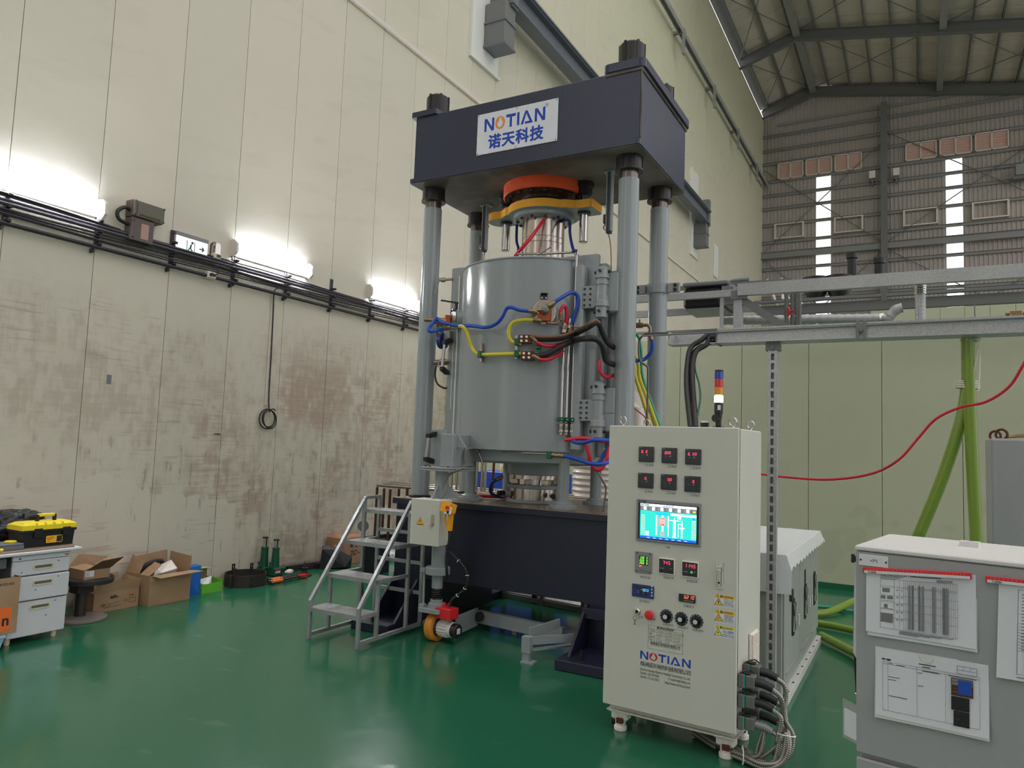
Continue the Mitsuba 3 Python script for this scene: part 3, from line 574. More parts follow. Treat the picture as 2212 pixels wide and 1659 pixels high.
clamp((-3.703,5.46,2.332), .05, .10)
v = V(*(-3.857,5.52,2.33))
cv = put(vf + '__side_valve', cyl(v + V(-.055, 0, 0), v + V(.12, 0, 0), .026, 18), 'mat_grey_tube', 40)
put(cv + '__hose', tube([v + V(-.04, 0, -.03), v + V(-.04, -.01, -.12), v + V(.0, -.02, -.2), v + V(.08, -.02, -.24), v + V(.12, 0, -.22)], .009, 8), 'mat_hose_black', 40)
b = V(*(-3.788,5.5,2.544))
put(vf + '__gauge_box', box(b[0] - .0, b[0] + .07, 5.46, 5.5, b[2] - .06, b[2] + .07, .004), 'mat_grey_flat')
put(vf + '__blue_disc', cyl((b[0] - .04, 5.48, b[2] - .02), (b[0] + .0, 5.48, b[2] - .02), .075, 28), 'mat_hose_navy', 40, label='blue valve wheel edge')
# copper terminal blocks with bolts, the green clamps that hold them
def terminal(pc, w, h):
    c = V(*pc); n = radial(c); s = np.cross(UP, n)
    k = put(vf + '__terminal', frame(box(-w / 2, w / 2, -h / 2, h / 2, -.02, .022, .003), c, s, UP), 'mat_copper_dark', label='copper terminal block with four bolts')
    puts(k + '__bolt', [hexbolt(c + n * .022 + s * a + UP * b, n, .0115, .009) for a in (-w * .28, w * .12) for b in (-h * .22, h * .25)], 'mat_white_enamel')
terminal((-2.779,5.168,2.453), .105, .07); terminal((-2.757,5.176,2.318), .105, .07)
def gclamp(pc):
    c = V(*pc); n = radial(c); s = np.cross(UP, n)
    put(vf + '__hose_clamp', frame(box(-.018, .018, -.028, .028, -.03, .028, .004), c, s, UP), 'mat_clamp_green')
for p in ((-2.843,5.147,2.43), (-2.84,5.148,2.335), (-3.174,5.132,2.335), (-2.678,5.214,2.403), (-2.677,5.215,2.343)): gclamp(p)
for a, b in (((-2.864,5.172,2.488), (-2.857,5.174,2.297)), ((-3.19,5.166,2.434), (-3.187,5.165,2.277)), ((-2.696,5.239,2.434), (-2.693,5.24,2.335))):
    c = V(*a); n = radial(c); put(vf + '__clamp_rail', bar(a, b, .022, .022, n), 'mat_steel_polished')
b = (-2.439,5.464,2.426); put(vf + '__hose_clamp', box(b[0] - .03, b[0] + .03, b[1] - .02, b[1] + .03, b[2] - .015, b[2] + .015, .003), 'mat_clamp_green')
# pipe and fittings under the door
put(vf + '__drain_pipe', tube([(-3.002,5.25,1.533), (-2.749,5.22,1.535), (-2.532,5.2,1.536)], .006, 8, smooth=False), 'mat_steel_polished', 40)
b = (-2.544,5.2,1.528); put(vf + '__hose_clamp', box(b[0] - .02, b[0] + .02, b[1] - .02, b[1] + .02, b[2] - .03, b[2] + .03, .004), 'mat_clamp_green')
put(vf + '__drain_fitting', lathe([(.010, 0), (.018, .01), (.018, .05), (.015, .06), (.015, .10)], (-2.532,5.2,1.532), (1, 0, -.1), 14), 'mat_brass', 30)
put(vf + '__bottom_switch', cat(box(*[w for pr in zip((-3.253,5.4,1.533), (-3.21,5.44,1.491)) for w in pr]), tube([(-3.212,5.42,1.495), (-3.197,5.42,1.464), (-3.16,5.42,1.473), (-3.139,5.45,1.526)], .006, 6)), 'mat_plastic_black')
put(vf + '__bottom_lever', cat(cyl((-3.266,5.3,1.539), (-3.21,5.3,1.425), .007, 8), cyl((-3.28,5.3,1.535), (-3.253,5.3,1.54), .02, 14)), 'mat_steel_polished', 40)
put(vf + '__cable_run', tube([(-3.276,5.12,1.423), (-3.284,5.12,1.491), (-3.278,5.15,1.549), (-3.205,5.25,1.56), (-3.032,5.3,1.559), (-3.036,5.35,1.529)], .011, 8), 'mat_grey_tube', 40)

# ---------------------------------------------------------------- hoses and cables: each a thing
def hose(lab, pts, r, m, group=None, cat_='hose', name='hose', ferr=(), ribs=0):
    t = thing(name, lab, cat_, group); put(t + '__tube', tube(pts, r, 12, 8, ribs=ribs), m, 40)
    for e in ferr:
        a, b = (V(*pts[0]), V(*pts[1])) if e == 0 else (V(*pts[-1]), V(*pts[-2])); d = (b - a) / np.linalg.norm(b - a)
        put(t + '__ferrule', lathe([(r * .8, -.03), (r * 1.25, -.02), (r * 1.25, .035), (r * 1.0, .04)], a, d, 14), 'mat_brass', 30)
    return t
hose('long wavy blue hose from the left port to the middle port of the furnace door', [(-3.643,5.15,2.658), (-3.538,5.12,2.616), (-3.427,5.12,2.59), (-3.251,5.099,2.575), (-3.098,5.072,2.552), (-3.002,5.071,2.577), (-2.944,5.066,2.631), (-2.906,5.061,2.692), (-2.858,5.06,2.701), (-2.791,5.079,2.678), (-2.694,5.127,2.67)], .0155, 'mat_hose_blue', ferr=(1,))
hose('short blue hose bent sharply in front of the left front column', [(-3.653,5.15,2.667), (-3.645,5.08,2.614), (-3.66,5.05,2.566), (-3.639,5.05,2.537), (-3.603,5.1,2.555), (-3.591,5.2,2.587)], .0155, 'mat_hose_blue', ferr=(1,))
hose('blue hose arching up from the middle port to an upright pipe', [(-2.569,5.189,2.73), (-2.511,5.234,2.784), (-2.464,5.29,2.833), (-2.436,5.335,2.848), (-2.421,5.369,2.819), (-2.424,5.381,2.749), (-2.45,5.381,2.663), (-2.477,5.38,2.591), (-2.484,5.38,2.553)], .0155, 'mat_hose_blue', ferr=(0, 1))
hose('small red hose looped beside the middle port of the furnace door', [(-2.526,5.287,2.639), (-2.523,5.276,2.69), (-2.509,5.288,2.729), (-2.497,5.314,2.726), (-2.495,5.331,2.683), (-2.507,5.347,2.595), (-2.511,5.35,2.55)], .0145, 'mat_hose_red', ferr=(0, 1))
put(thing('elbow_pipe', 'thin bent brass pipe from the middle port to the looped red hose', 'pipe') + '__pipe', tube([(-2.617,5.229,2.592), (-2.574,5.26,2.588), (-2.542,5.279,2.597), (-2.526,5.287,2.631)], .010, 10), 'mat_brass', 40)
hose('yellow hose curving from the copper block under the middle port to the upper terminal', [(-2.673,5.172,2.604), (-2.732,5.149,2.607), (-2.805,5.127,2.604), (-2.868,5.109,2.585), (-2.899,5.108,2.537), (-2.904,5.112,2.484), (-2.888,5.126,2.44), (-2.855,5.138,2.422), (-2.81,5.157,2.419)], .0155, 'mat_hose_yellow', ferr=(0,))
hose('yellow hose sagging from the left port down to the lower terminal', [(-3.529,5.18,2.585), (-3.441,5.14,2.59), (-3.342,5.098,2.571), (-3.308,5.106,2.524), (-3.286,5.12,2.458), (-3.27,5.136,2.397), (-3.23,5.135,2.353), (-3.169,5.131,2.335), (-2.985,5.122,2.331), (-2.8,5.16,2.336)], .0155, 'mat_hose_yellow', ferr=(0,))
hose('thick black cable rising from the upper terminal and dropping behind the right column', [(-2.722,5.181,2.465), (-2.613,5.213,2.454), (-2.497,5.272,2.469), (-2.411,5.35,2.515), (-2.225,5.15,2.524), (-2.157,5.15,2.556), (-2.146,5.2,2.542), (-2.138,5.25,2.481), (-2.141,5.35,2.43), (-2.144,5.5,2.413), (-2.185,5.7,2.43)], .022, 'mat_hose_black', cat_='cable', name='power_cable')
hose('brown braided cable lying along the top of the thick black cable', [(-2.711,5.158,2.476), (-2.6,5.186,2.468), (-2.484,5.244,2.483), (-2.398,5.318,2.532), (-2.213,5.12,2.54), (-2.157,5.13,2.571), (-2.138,5.16,2.557)], .013, 'mat_hose_brown', cat_='cable', name='power_cable')
hose('thick black cable bending from the lower terminal down behind the right column', [(-2.694,5.194,2.315), (-2.592,5.222,2.338), (-2.504,5.266,2.401), (-2.423,5.335,2.453), (-2.217,5.12,2.432), (-2.14,5.12,2.422), (-2.106,5.15,2.386), (-2.106,5.2,2.328), (-2.129,5.3,2.284), (-2.137,5.45,2.272), (-2.181,5.7,2.286)], .024, 'mat_hose_black', cat_='cable', name='power_cable')
hose('short red hose from the upper copper terminal to an upright pipe', [(-2.706,5.166,2.458), (-2.676,5.176,2.428), (-2.627,5.204,2.404), (-2.57,5.256,2.406), (-2.523,5.33,2.437)], .0145, 'mat_hose_red', ferr=(0,))
hose('short red hose from the lower copper terminal to an upright pipe', [(-2.688,5.175,2.308), (-2.653,5.189,2.29), (-2.608,5.216,2.289), (-2.553,5.27,2.32), (-2.519,5.335,2.373)], .0145, 'mat_hose_red', ferr=(0,))
hose('red hose hanging in a loop below the lower black cable at the hinge side', [(-2.22,5.38,2.288), (-2.211,5.36,2.241), (-2.193,5.36,2.193), (-2.169,5.4,2.163), (-2.154,5.5,2.18), (-2.184,5.7,2.228)], .0145, 'mat_hose_red')
hose('red hose running right from the foot of the upright pipes', [(-2.417,5.22,1.652), (-2.352,5.2,1.657), (-2.278,5.2,1.667), (-2.19,5.22,1.663), (-2.127,5.3,1.652), (-2.097,5.42,1.666)], .0155, 'mat_hose_red')
hose('blue hose twisted with the red hose at the foot of the pipes', [(-2.386,5.24,1.65), (-2.294,5.16,1.633), (-2.224,5.14,1.635), (-2.156,5.14,1.655), (-2.106,5.2,1.661), (-2.074,5.36,1.655)], .0155, 'mat_hose_blue')
hose('red hose drooping in a deep bight below the furnace door', [(-2.283,5.24,1.646), (-2.242,5.22,1.615), (-2.217,5.22,1.552), (-2.208,5.24,1.481), (-2.169,5.26,1.433), (-2.128,5.28,1.445), (-2.104,5.3,1.514), (-2.092,5.34,1.611), (-2.089,5.45,1.649)], .0155, 'mat_hose_red')
hose('blue hose sagging from the drain fitting under the door to the right', [(-2.443,5.2,1.528), (-2.353,5.16,1.521), (-2.27,5.15,1.503), (-2.186,5.15,1.482), (-2.114,5.16,1.475), (-2.064,5.22,1.491), (-2.047,5.35,1.53)], .0155, 'mat_hose_blue', ferr=(0,))
hose('blue hose rising steeply behind the red bight below the door', [(-2.175,5.3,1.475), (-2.154,5.32,1.508), (-2.137,5.35,1.566), (-2.108,5.4,1.622), (-2.1,5.5,1.639)], .0155, 'mat_hose_blue')
hose('thin grey cable dangling from the hoses to the table top', [(-2.213,5.3,1.455), (-2.182,5.32,1.41), (-2.153,5.35,1.347), (-2.141,5.4,1.274), (-2.17, 5.42, 1.10)], .007, 'mat_grey_tube', cat_='cable', name='thin_cable')
hose('thin grey wire from the middle port to the black cable', [(-2.571,5.288,2.584), (-2.522,5.318,2.576), (-2.462,5.367,2.569), (-2.294,5.2,2.535), (-2.228,5.2,2.546)], .004, 'mat_grey_tube', cat_='cable', name='thin_cable')
hose('slanting red hose from the ram down to the furnace top', [(-2.901,5.68,3.63), (-2.899,5.6,3.544), (-2.936,5.52,3.426), (-3.002,5.48,3.323), (-3.075,5.5,3.269), (-3.17, 5.52, 3.16)], .0155, 'mat_hose_red', ferr=(0,))
hose('dark blue hose hanging from the left of the ram to the furnace top', [(-3.239,5.93,3.723), (-3.299,5.92,3.727), (-3.306,5.9,3.682), (-3.297,5.88,3.603), (-3.276,5.85,3.495), (-3.229,5.8,3.376), (-3.30, 5.78, 3.16)], .0125, 'mat_hose_navy')
hose('dark blue hose hanging from the right of the ram to the top pipe', [(-2.841,5.93,3.666), (-2.719,5.8,3.614), (-2.662,5.7,3.536), (-2.613,5.6,3.437), (-2.528,5.45,3.31), (-2.445,5.32,3.198), ((-2.457,5.412,1.994)[0], (-2.457,5.412,1.994)[1], 3.215)], .0125, 'mat_hose_navy')
# between the two right columns
hose('blue hose bending in front of the rear right column', [(-1.991,5.95,2.565), (-1.969,5.95,2.5), (-1.984,5.95,2.421), (-2.04,5.95,2.367), (-2.092,5.9,2.35), (-2.156,5.85,2.342)], .016, 'mat_hose_blue', ferr=(0,))
hose('yellow hose nearest the front right column, running down to the control cabinet', [(-2.164,5.95,2.342), (-2.129,5.95,2.293), (-2.115,5.95,2.213), (-2.066,5.95,2.074), (-2.013,5.95,1.924), (-1.961,5.95,1.78), (-1.918,5.95,1.626)], .015, 'mat_hose_yellow')
hose('yellow hose second from the front right column, running down to the control cabinet', [(-2.18,5.99,2.412), (-2.133,5.99,2.39), (-2.106,5.99,2.317), (-2.095,5.99,2.217), (-2.038,5.99,2.077), (-1.978,5.99,1.927), (-1.922,5.99,1.782), (-1.875,5.99,1.628)], .015, 'mat_hose_yellow')
hose('teal hose running down beside the yellow hoses', [(-2.153,6.02,2.598), (-2.118,6.02,2.564), (-2.094,6.02,2.441), (-2.086,6.02,2.28), (-2.055,6.02,2.159), (-1.989,6.02,1.992), (-1.908,6.02,1.784), (-1.852,6.02,1.629)], .012, 'mat_hose_teal')
put(thing('bent_tube', 'thin grey tube bent down in front of the rear right column from the cable tray', 'pipe') + '__tube', tube([(-1.703,5.6,2.527), (-1.978,5.85,2.569), (-2.033,5.87,2.558), (-2.068,5.89,2.511), (-2.069,5.89,2.404), (-2.047,5.89,2.336), (-1.997,5.89,2.3), (-1.985,5.89,2.264), (-1.983,5.89,2.03), (-1.985,5.89,1.739)], .009, 10, 10), 'mat_grey_tube', 40)
t = thing('water_fitting', 'brass water fitting with elbow behind the front right column', 'fitting')
put(t + '__body', cyl((-2.146,5.95,2.664), (-2.063,5.95,2.66), .024, 16), 'mat_brass', 40)
put(t + '__elbow', tube([(-2.063,5.95,2.66), (-2.017,5.95,2.658), (-1.996,5.95,2.633), (-1.991,5.95,2.573)], .014, 10), 'mat_brass', 40)
put(t + '__stem', cyl((-2.089,5.95,2.713), (-2.088,5.95,2.673), .008, 8), 'mat_brass')
t = thing('vacuum_valve', 'white vacuum valve elbow with bolted flange behind the front right column', 'valve')
p = V(*(-2.219,6.2,1.982))
put(t + '__elbow', tube([p + V(-.25, 0, 0), p, p + V(.02, 0, -.02), p + V(.02, 0, -.2)], .085, 24, 6), 'mat_white_enamel', 40)
put(t + '__flange', cyl(p + V(-.02, -.06, .02), p + V(.01, -.09, .02), .115, 32), 'mat_white_enamel', 30)
put(t + '__bellows', lathe([(.07, -.02)] + [(.075 + .01 * (k % 2), -.04 - .012 * k) for k in range(26)], p + V(.02, 0, -.16), (0, 0, 1), 24), 'mat_chrome', False)
put(thing('red_wire', 'thin red wire slanting past the white vacuum valve', 'cable') + '__wire', tube([(-2.181,6,1.977), (-2.105,6,1.926), (-1.995,5.9,1.855), (-1.969,5.9,1.759)], .005, 6), 'mat_hose_red', 40)
# behind the press: ribbed white duct, pump stand with pipes, blue machine
t = thing('ribbed_tank', 'white horizontally ribbed tank standing behind the right press columns', 'tank')
p = V(*(-2.992,7.1,1.247))
put(t + '__shell', lathe([(.0, .0)] + [(.30 + .012 * math.sin(k * math.pi / 2), .70 + .0155 * k) for k in range(60)] + [(.0, .70 + .0155 * 59)], (p[0] + .02, 7.35, 0), n=40), 'mat_white_enamel', 60)
t = thing('blue_machine', 'blue topped machine with white panel standing behind the press', 'machine')
a, b = (-5.144,8.6,0.867), (-4.643,8.6,1.225)
put(t + '__body', box(a[0] - .2, b[0] + .5, 8.6, 9.2, 0, b[2], .01), 'mat_hose_blue')
put(t + '__panel', box(a[0] + .02, b[0] + .3, 8.9, 9.0, b[2], (-5.127,8.9,1.498)[2], .005), 'mat_white_enamel')
put(t + '__green_dial', cyl((a[0] + .17, 8.9, (-5.218,8.9,1.19)[2]), (a[0] + .17, 8.885, (-5.218,8.9,1.19)[2]), .14, 28), 'mat_hose_yellow')
put(thing('red_pipe', 'thin dark red upright pipe behind the furnace posts', 'pipe') + '__pipe', cyl((-4.039,6.9,1.534), (-4.054,6.9,1.082), .014, 10), 'mat_copper_dark', 40)
t = thing('pipe_stand', 'stand of bare steel water pipes behind the left press column', 'pipe')
A, Bq = (-5.643,6.9,1.047), (-5.032,6.9,1.057)
for i, q in enumerate(((-5.643,6.9,1.036), (-5.489,6.84,1.031), (-5.352,6.78,1.031), (-5.318,6.9,1.034), (-5.152,6.84,1.057))):
    put(t + '__upright', cyl((q[0], q[1], .45 + .1 * (i % 2)), q, .016, 12), 'mat_copper_dark', 40)
for i, q in enumerate(((-5.644,6.9,1.058), (-5.644,7.02,1.071), (-5.641,7.14,1.084))):
    put(t + '__header', cyl(q, (-2.4 - .2 * i, 6.9 + .12 * i, q[2]), .017, 12), 'mat_steel_polished', 40)
for i in range(9):
    x = (-4.619,6.95,1.211)[0] + .055 * i
    put(t + '__upright', cyl((x, 6.95 + .02 * (i % 2), .6), (x, 6.95 + .02 * (i % 2), ((-4.662,6.95,1.302), (-4.668,6.95,1.417))[i > 4][2]), .015, 10), 'mat_steel_polished', 40)
put(t + '__base_frame', cat(box(A[0] - .05, -3.4, 6.75, 6.80, .42, .46), box(A[0] - .05, -3.4, 7.15, 7.2, .42, .46), box(A[0] - .05, A[0], 6.75, 7.2, 0, .46), box(-3.45, -3.4, 6.75, 7.2, 0, .46)), 'mat_plastic_black')
g = (-4.9,5.798,0.732)
t = thing('pressure_gauge', 'round dial gauge on a stem behind the step ladder', 'gauge')
put(t + '__dial', cyl(g, V(*g) + V(.03, -.03, 0), .055, 24), 'mat_steel_dark', 30)
put(t + '__stem', tube([V(*g) + V(0, .02, -.05), V(*g) + V(-.02, .03, -.2), V(*g) + V(.0, .05, -g[2] + .005)], .012, 8), 'mat_nut_black', 40)
hose('red hose lying on the table top by the left furnace post', [(-3.75, 5.95, 1.115), (-3.62, 5.82, 1.115), (-3.45, 5.86, 1.115), (-3.30, 6.0, 1.115), (-3.22, 5.95, 1.13), (-3.2, 5.85, 1.25)], .014, 'mat_hose_red')
hose('blue hose rising from the table top to the lower ram', [(-3.40, 6.05, 1.115), (-3.34, 5.85, 1.118), (-3.36, 5.7, 1.16), (-3.33, 5.66, 1.25), (-3.26, 5.68, 1.30)], .014, 'mat_hose_navy', ferr=(1,))

# ================================================================ driven wheel leg under the furnace door
LX, LY = -3.42, 5.0
wl_ = thing('wheel_leg', 'grey support leg with orange drive wheel carrying the furnace door', 'support leg')
fa, fb = (-3.555,4.88,1.392), (-3.295,4.88,1.386); yb = (-3.34,5.324,1.403)[1]
for z0, z1 in ((1.363, 1.378), (1.381, 1.396)):
    put(wl_ + '__top_plate', box(fa[0], fb[0] + .02, 4.88, 5.28, z0, z1, .003), 'mat_grey_flat')
puts(wl_ + '__plate_bolt', [hexbolt((x, y, 1.396), (0, 0, 1), .008, .008) for x in (fa[0] + .03, -3.48, fb[0] - .01) for y in (4.91, 5.25)], 'mat_nut_black')
put(wl_ + '__bracket', box(-3.435, -3.31, 4.98, 5.30, 1.396, 1.668, .006), 'mat_grey_paint')
put(wl_ + '__gusset', hull([(x, y, z) for y in (5.03, 5.05) for x, z in ((-3.31, 1.668), (-3.31, 1.56), (-3.22, 1.56))]), 'mat_grey_paint')
put(wl_ + '__back_plate', prism(rrect(-3.575, -3.43, 1.40, 1.70, .02), .02, (0, 5.06, 0), (1, 0, 0), (0, 0, 1)), 'mat_grey_paint')
g0, g1 = V(-3.545, 5.03, 1.665), V(-3.56, 5.03, 1.435)
put(wl_ + '__grip', cyl(g0 + V(0, -.07, -.03), g1 + V(0, -.07, .03), .014, 14), 'mat_chrome', 40, label='chrome grip with black ends')
for e, dz in ((g0, -.02), (g1, .02)):
    put(wl_ + '__grip_end', hull(np.vstack([box(-.016, .016, -.016, .016, -.016, .016).vertices + e + V(0, -.07, dz), box(-.014, .014, -.016, .016, -.018, .018).vertices + e + V(.015, -.0, 0)])), 'mat_plastic_black')
put(wl_ + '__column', cyl((LX, LY, .585), (LX, LY, 1.365), .056, 28), 'mat_grey_flat', 40)
for a in (.6, 2.7, 4.8): put(wl_ + '__column_gusset', frame(prism([(0, 0), (.10, 0), (.0, .12)], .01, (.05, 0, -.005)), (LX, LY, 1.145), (math.cos(a), math.sin(a), 0), (0, 0, 1)), 'mat_grey_flat')
put(wl_ + '__collar', lathe([(.095, .53), (.10, .535), (.10, .585), (.095, .59)], (LX, LY, 0), n=32), 'mat_grey_flat', 30)
put(wl_ + '__sleeve', lathe([(.045, .42), (.045, .53)], (LX, LY, 0), n=24), 'mat_grey_flat', 30)
put(wl_ + '__spring', tube([(LX + .036 * math.cos(t), LY + .036 * math.sin(t), .33 + .09 * t / (11 * math.pi)) for t in np.linspace(0, 11 * math.pi, 100)], .006, 6, smooth=False), 'mat_nut_black', 40)
put(wl_ + '__spring_rod', cyl((LX, LY, .32), (LX, LY, .43), .022, 14), 'mat_chrome', 40)
put(wl_ + '__spring_seat', lathe([(.065, .265), (.065, .30), (.05, .305), (.05, .33), (.03, .333)], (LX, LY, 0), n=28), 'mat_grey_flat', 30)
put(wl_ + '__fork_plate', prism(rrect(-.115, .085, -.10, .10, .02), .03, (LX, LY, .235)), 'mat_grey_flat')
put(wl_ + '__guide_rod', cyl((LX - .10, LY - .04, .265), (LX - .105, LY - .04, .56), .010, 10), 'mat_grey_flat', 40)
puts(wl_ + '__guide_lug', (box(LX - .125, LX - .08, LY - .07, LY - .02, .54, .575, .003), box(LX - .125, LX - .08, LY - .07, LY - .02, .262, .29, .003)), 'mat_grey_flat')
wx = V(1, -.12, 0) / np.linalg.norm(V(1, -.12, 0)); wc = V(-3.43, 5.02, .112)
put(wl_ + '__fork', cat(cyl(wc - wx * .035 + V(0, 0, .0), wc - wx * .065, .085, 24), cyl(wc - wx * .06, wc - wx * .10, .045, 20)), 'mat_nut_black', 30)
put(wl_ + '__axle_end', cyl(wc - wx * .09, wc - wx * .115, .035, 20), 'mat_chrome', 30)
put(wl_ + '__wheel', lathe([(.07, -.037), (.108, -.034), (.112, -.028), (.112, .028), (.108, .034), (.07, .037)], wc, wx, 44), 'mat_wheel', 30, label='orange polyurethane wheel')
put(wl_ + '__hub', lathe([(.05, .034), (.075, .036), (.07, .05), (.05, .055)], wc, wx, 30), 'mat_nut_black', 30)
mo = put(wl_ + '__motor', lathe([(.058, .05), (.058, .15), (.060, .152), (.060, .18), (.052, .19), (.052, .215), (.02, .22)], wc, wx, 30), 'mat_pale_metal', 30)
puts(mo + '__fin', [bar(wc + wx * .055 + r, wc + wx * .148 + r, .004, .012, r) for a in np.arange(18) * math.pi / 9 for r in [(.062 * (math.cos(a) * UP + math.sin(a) * np.cross(wx, UP)))]], 'mat_pale_metal')
put(mo + '__end_cap', lathe([(.055, .19), (.055, .232), (.045, .24)], wc, wx, 26), 'mat_nut_black', 30)
put(mo + '__plate', frame(box(-.02, .02, -.022, .022, 0, .002), wc + wx * .240, np.cross(UP, wx), UP), 'mat_sign_white')
rb = put(wl_ + '__motor_box', frame(box(-.01, .145, -.055, .055, 0, .085, .004), wc + wx * .06 + V(0, -.02, .088), wx, np.cross(UP, wx)), 'mat_red', label='red motor terminal box')
puts(rb + '__gland', [cyl(wc + wx * (.075 + .022 * i) + V(0, .01 - .02 * (i % 2), .17), wc + wx * (.075 + .022 * i) + V(0, .01 - .02 * (i % 2), .20), .008, 8) for i in range(4)], 'mat_red')
# control box on the leg
cb = thing('control_box', 'light grey electrical box with a yellow warning triangle fixed to the wheel leg', 'box')
put(cb + '__body', box(-3.548, -3.275, 4.795, 4.95, .785, 1.142, .006), 'mat_cab_white')
put(cb + '__door', box(-3.552, -3.272, 4.775, 4.792, .783, 1.144, .005), 'mat_cab_white')
put(cb + '__latch', prism(rrect(-.014, .014, -.045, .045, .013), .006, (-3.335, 4.775, .985), (1, 0, 0), (0, 0, 1)), 'mat_steel_polished')
put(cb + '__key', cat(cyl((-3.337, 4.77, .955), (-3.337, 4.75, .955), .004, 8), torus((-3.342, 4.75, .94), (0, 1, 0), .01, .002, 14, 5), bar((-3.337, 4.75, .95), (-3.345, 4.75, .915), .003, .006)), 'mat_chrome')
tr = put(cb + '__warning_sign', prism(Polygon([(-.038, 0), (.038, 0), (0, .066)]).buffer(-.004).buffer(.004), .001, (-3.455, 4.775, .938), (1, 0, 0), (0, 0, 1)), 'mat_sign_yellow', label='yellow warning triangle')
put(tr + '__bolt_mark', prism([(.004, .052), (-.010, .030), (-.002, .031), (-.006, .014), (.010, .036), (.002, .035)], .001, (-3.455, 4.774, .938), (1, 0, 0), (0, 0, 1)), 'mat_logo_red')
put(tr + '__border', prism(Polygon([(-.036, .001), (.036, .001), (0, .064)]).difference(Polygon([(-.036, .001), (.036, .001), (0, .064)]).buffer(-.0025)), .001, (-3.455, 4.7745, .938), (1, 0, 0), (0, 0, 1)), 'mat_ink')
fine(tr + '__lettering', frame(text('有电危险', .009, True, 1, .001), (-3.472, 4.7735, .941), (1, 0, 0), (0, 0, 1)), 'mat_ink')
pd = thing('pendant_control', 'yellow hand pendant with a red button hung on the grey electrical box', 'remote control')
pc_ = V(*(-3.178,4.8,1.088))
put(pd + '__head', frame(hull([(x, y, z) for x, y in ((-.05, -.035), (.05, -.04), (.055, .03), (-.045, .045)) for z in (0, .075)]), pc_ + V(.0, -.0, 0), (1, -.25, 0), (.1, .2, 1)), 'mat_yellow_paint')
ho = pc_ + V(0, -.0, 0)
fz = V(.1, -.97, -.1)
fc = frame(box(-.038, .042, -.028, .026, 0, .004, .001), pc_ + V(.018, -.078, -.01), (1, -.25, 0), (.1, .2, 1)); put(pd + '__face', fc, 'mat_sign_white')
put(pd + '__button', cyl(pc_ + V(.018, -.08, .012), pc_ + V(.022, -.10, .012), .014, 16), 'mat_red', 30)
put(pd + '__switch', box(pc_[0] + .018, pc_[0] + .034, pc_[1] - .095, pc_[1] - .08, pc_[2] - .032, pc_[2] - .012), 'mat_plastic_black')
put(pd + '__handle', cat(bar(pc_ + V(.01, -.02, -.03), pc_ + V(0, -.02, -.17), .034, .032), tube([pc_ + V(-.04, -.02, -.03), pc_ + V(-.045, -.02, -.09), pc_ + V(-.015, -.02, -.165)], .008, 8)), 'mat_yellow_paint')
hose('ribbed black conduit hanging from the yellow pendant beside the leg', [pc_ + V(0, -.02, -.17), pc_ + V(-.0, -.015, -.24), pc_ + V(-.03, .0, -.36), pc_ + V(-.04, .03, -.5), pc_ + V(-.07, .08, -.56)], .011, 'mat_hose_black', cat_='cable', name='conduit', ribs=.012)
t = hose('black wires with white ties bowing from the leg to the red motor box', [(-3.301,4.96,0.732), (-3.223,4.96,0.682), (-3.161,4.97,0.629), (-3.126,4.98,0.567), (-3.118,4.98,0.504), (-3.158,4.98,0.434), (-3.215,4.97,0.385), (-3.25,4.96,0.35), (-3.263,4.95,0.296)], .010, 'mat_hose_black', cat_='cable', name='cable_bundle')
puts(t + '__tie', [torus(q, d, .013, .003, 12, 5) for q, d in (((-3.204,4.965,0.662), (1, 0, -.8)), ((-3.125,4.98,0.557), (.1, 0, -1)), ((-3.142,4.98,0.454), (-.6, 0, -1)), ((-3.202,4.97,0.394), (-1, 0, -.7)))], 'mat_white_paint')
hose('two thin grey cables running down the leg into the electrical box', [(-3.206,5,1.397), (-3.259,4.96,1.372), (-3.321,4.93,1.321), (-3.346,4.92,1.246), (-3.33,4.92,1.188), (-3.36, 4.90, 1.14)], .010, 'mat_grey_tube', cat_='cable', name='thin_cable')

# ================================================================ checker plate step ladder
mat('zinc', 0, .36, metal=.55, tex=proc(lambda p, n, uv: mix((.30, .315, .32), (.46, .475, .48), fbm(p.x * 14, p.y * 14, p.z * 9, 3))))
sl_ = thing('step_ladder', 'galvanized four step ladder with checker plate treads beside the press', 'ladder')
XL, XR = -4.25, -3.75; TW = .028
def post(x, y, z0, z1, nm='post'): put(sl_ + '__' + nm, box(x - TW / 2, x + TW / 2, y - TW / 2, y + TW / 2, z0, z1, .002), 'mat_zinc')
for x in (XL, XR):
    post(x, 4.445, 0, .30); post(x, 4.66, .05, .48); post(x, 5.04, .05, .985 if x == XR else 1.09); post(x, 5.24, .05, .98)
    put(sl_ + '__bottom_bar', bar((x, 4.455, .04), (x, 5.24, .04), TW), 'mat_zinc')
    put(sl_ + '__hand_bar', bar((x, 4.44, .295), (x, 5.05, 1.09), TW, TW), 'mat_zinc')
    put(sl_ + '__side_bar', bar((x, 4.45, .232), (x, 4.66, .232), TW), 'mat_zinc')
    put(sl_ + '__side_bar', bar((x, 4.64, .474), (x, 5.05, .474), TW), 'mat_zinc')
    put(sl_ + '__side_bar', bar((x, 4.85, .722), (x, 5.24, .722), TW), 'mat_zinc')
put(sl_ + '__top_loop', cat(bar((XL, 5.05, 1.09), (XL, 5.25, 1.09), TW), bar((XL, 5.24, .98), (XL, 5.24, 1.09), TW)), 'mat_zinc')
for z in (.30, .55, .80): put(sl_ + '__cross_bar', bar((XL, 5.24, z), (XR, 5.24, z), TW), 'mat_zinc')
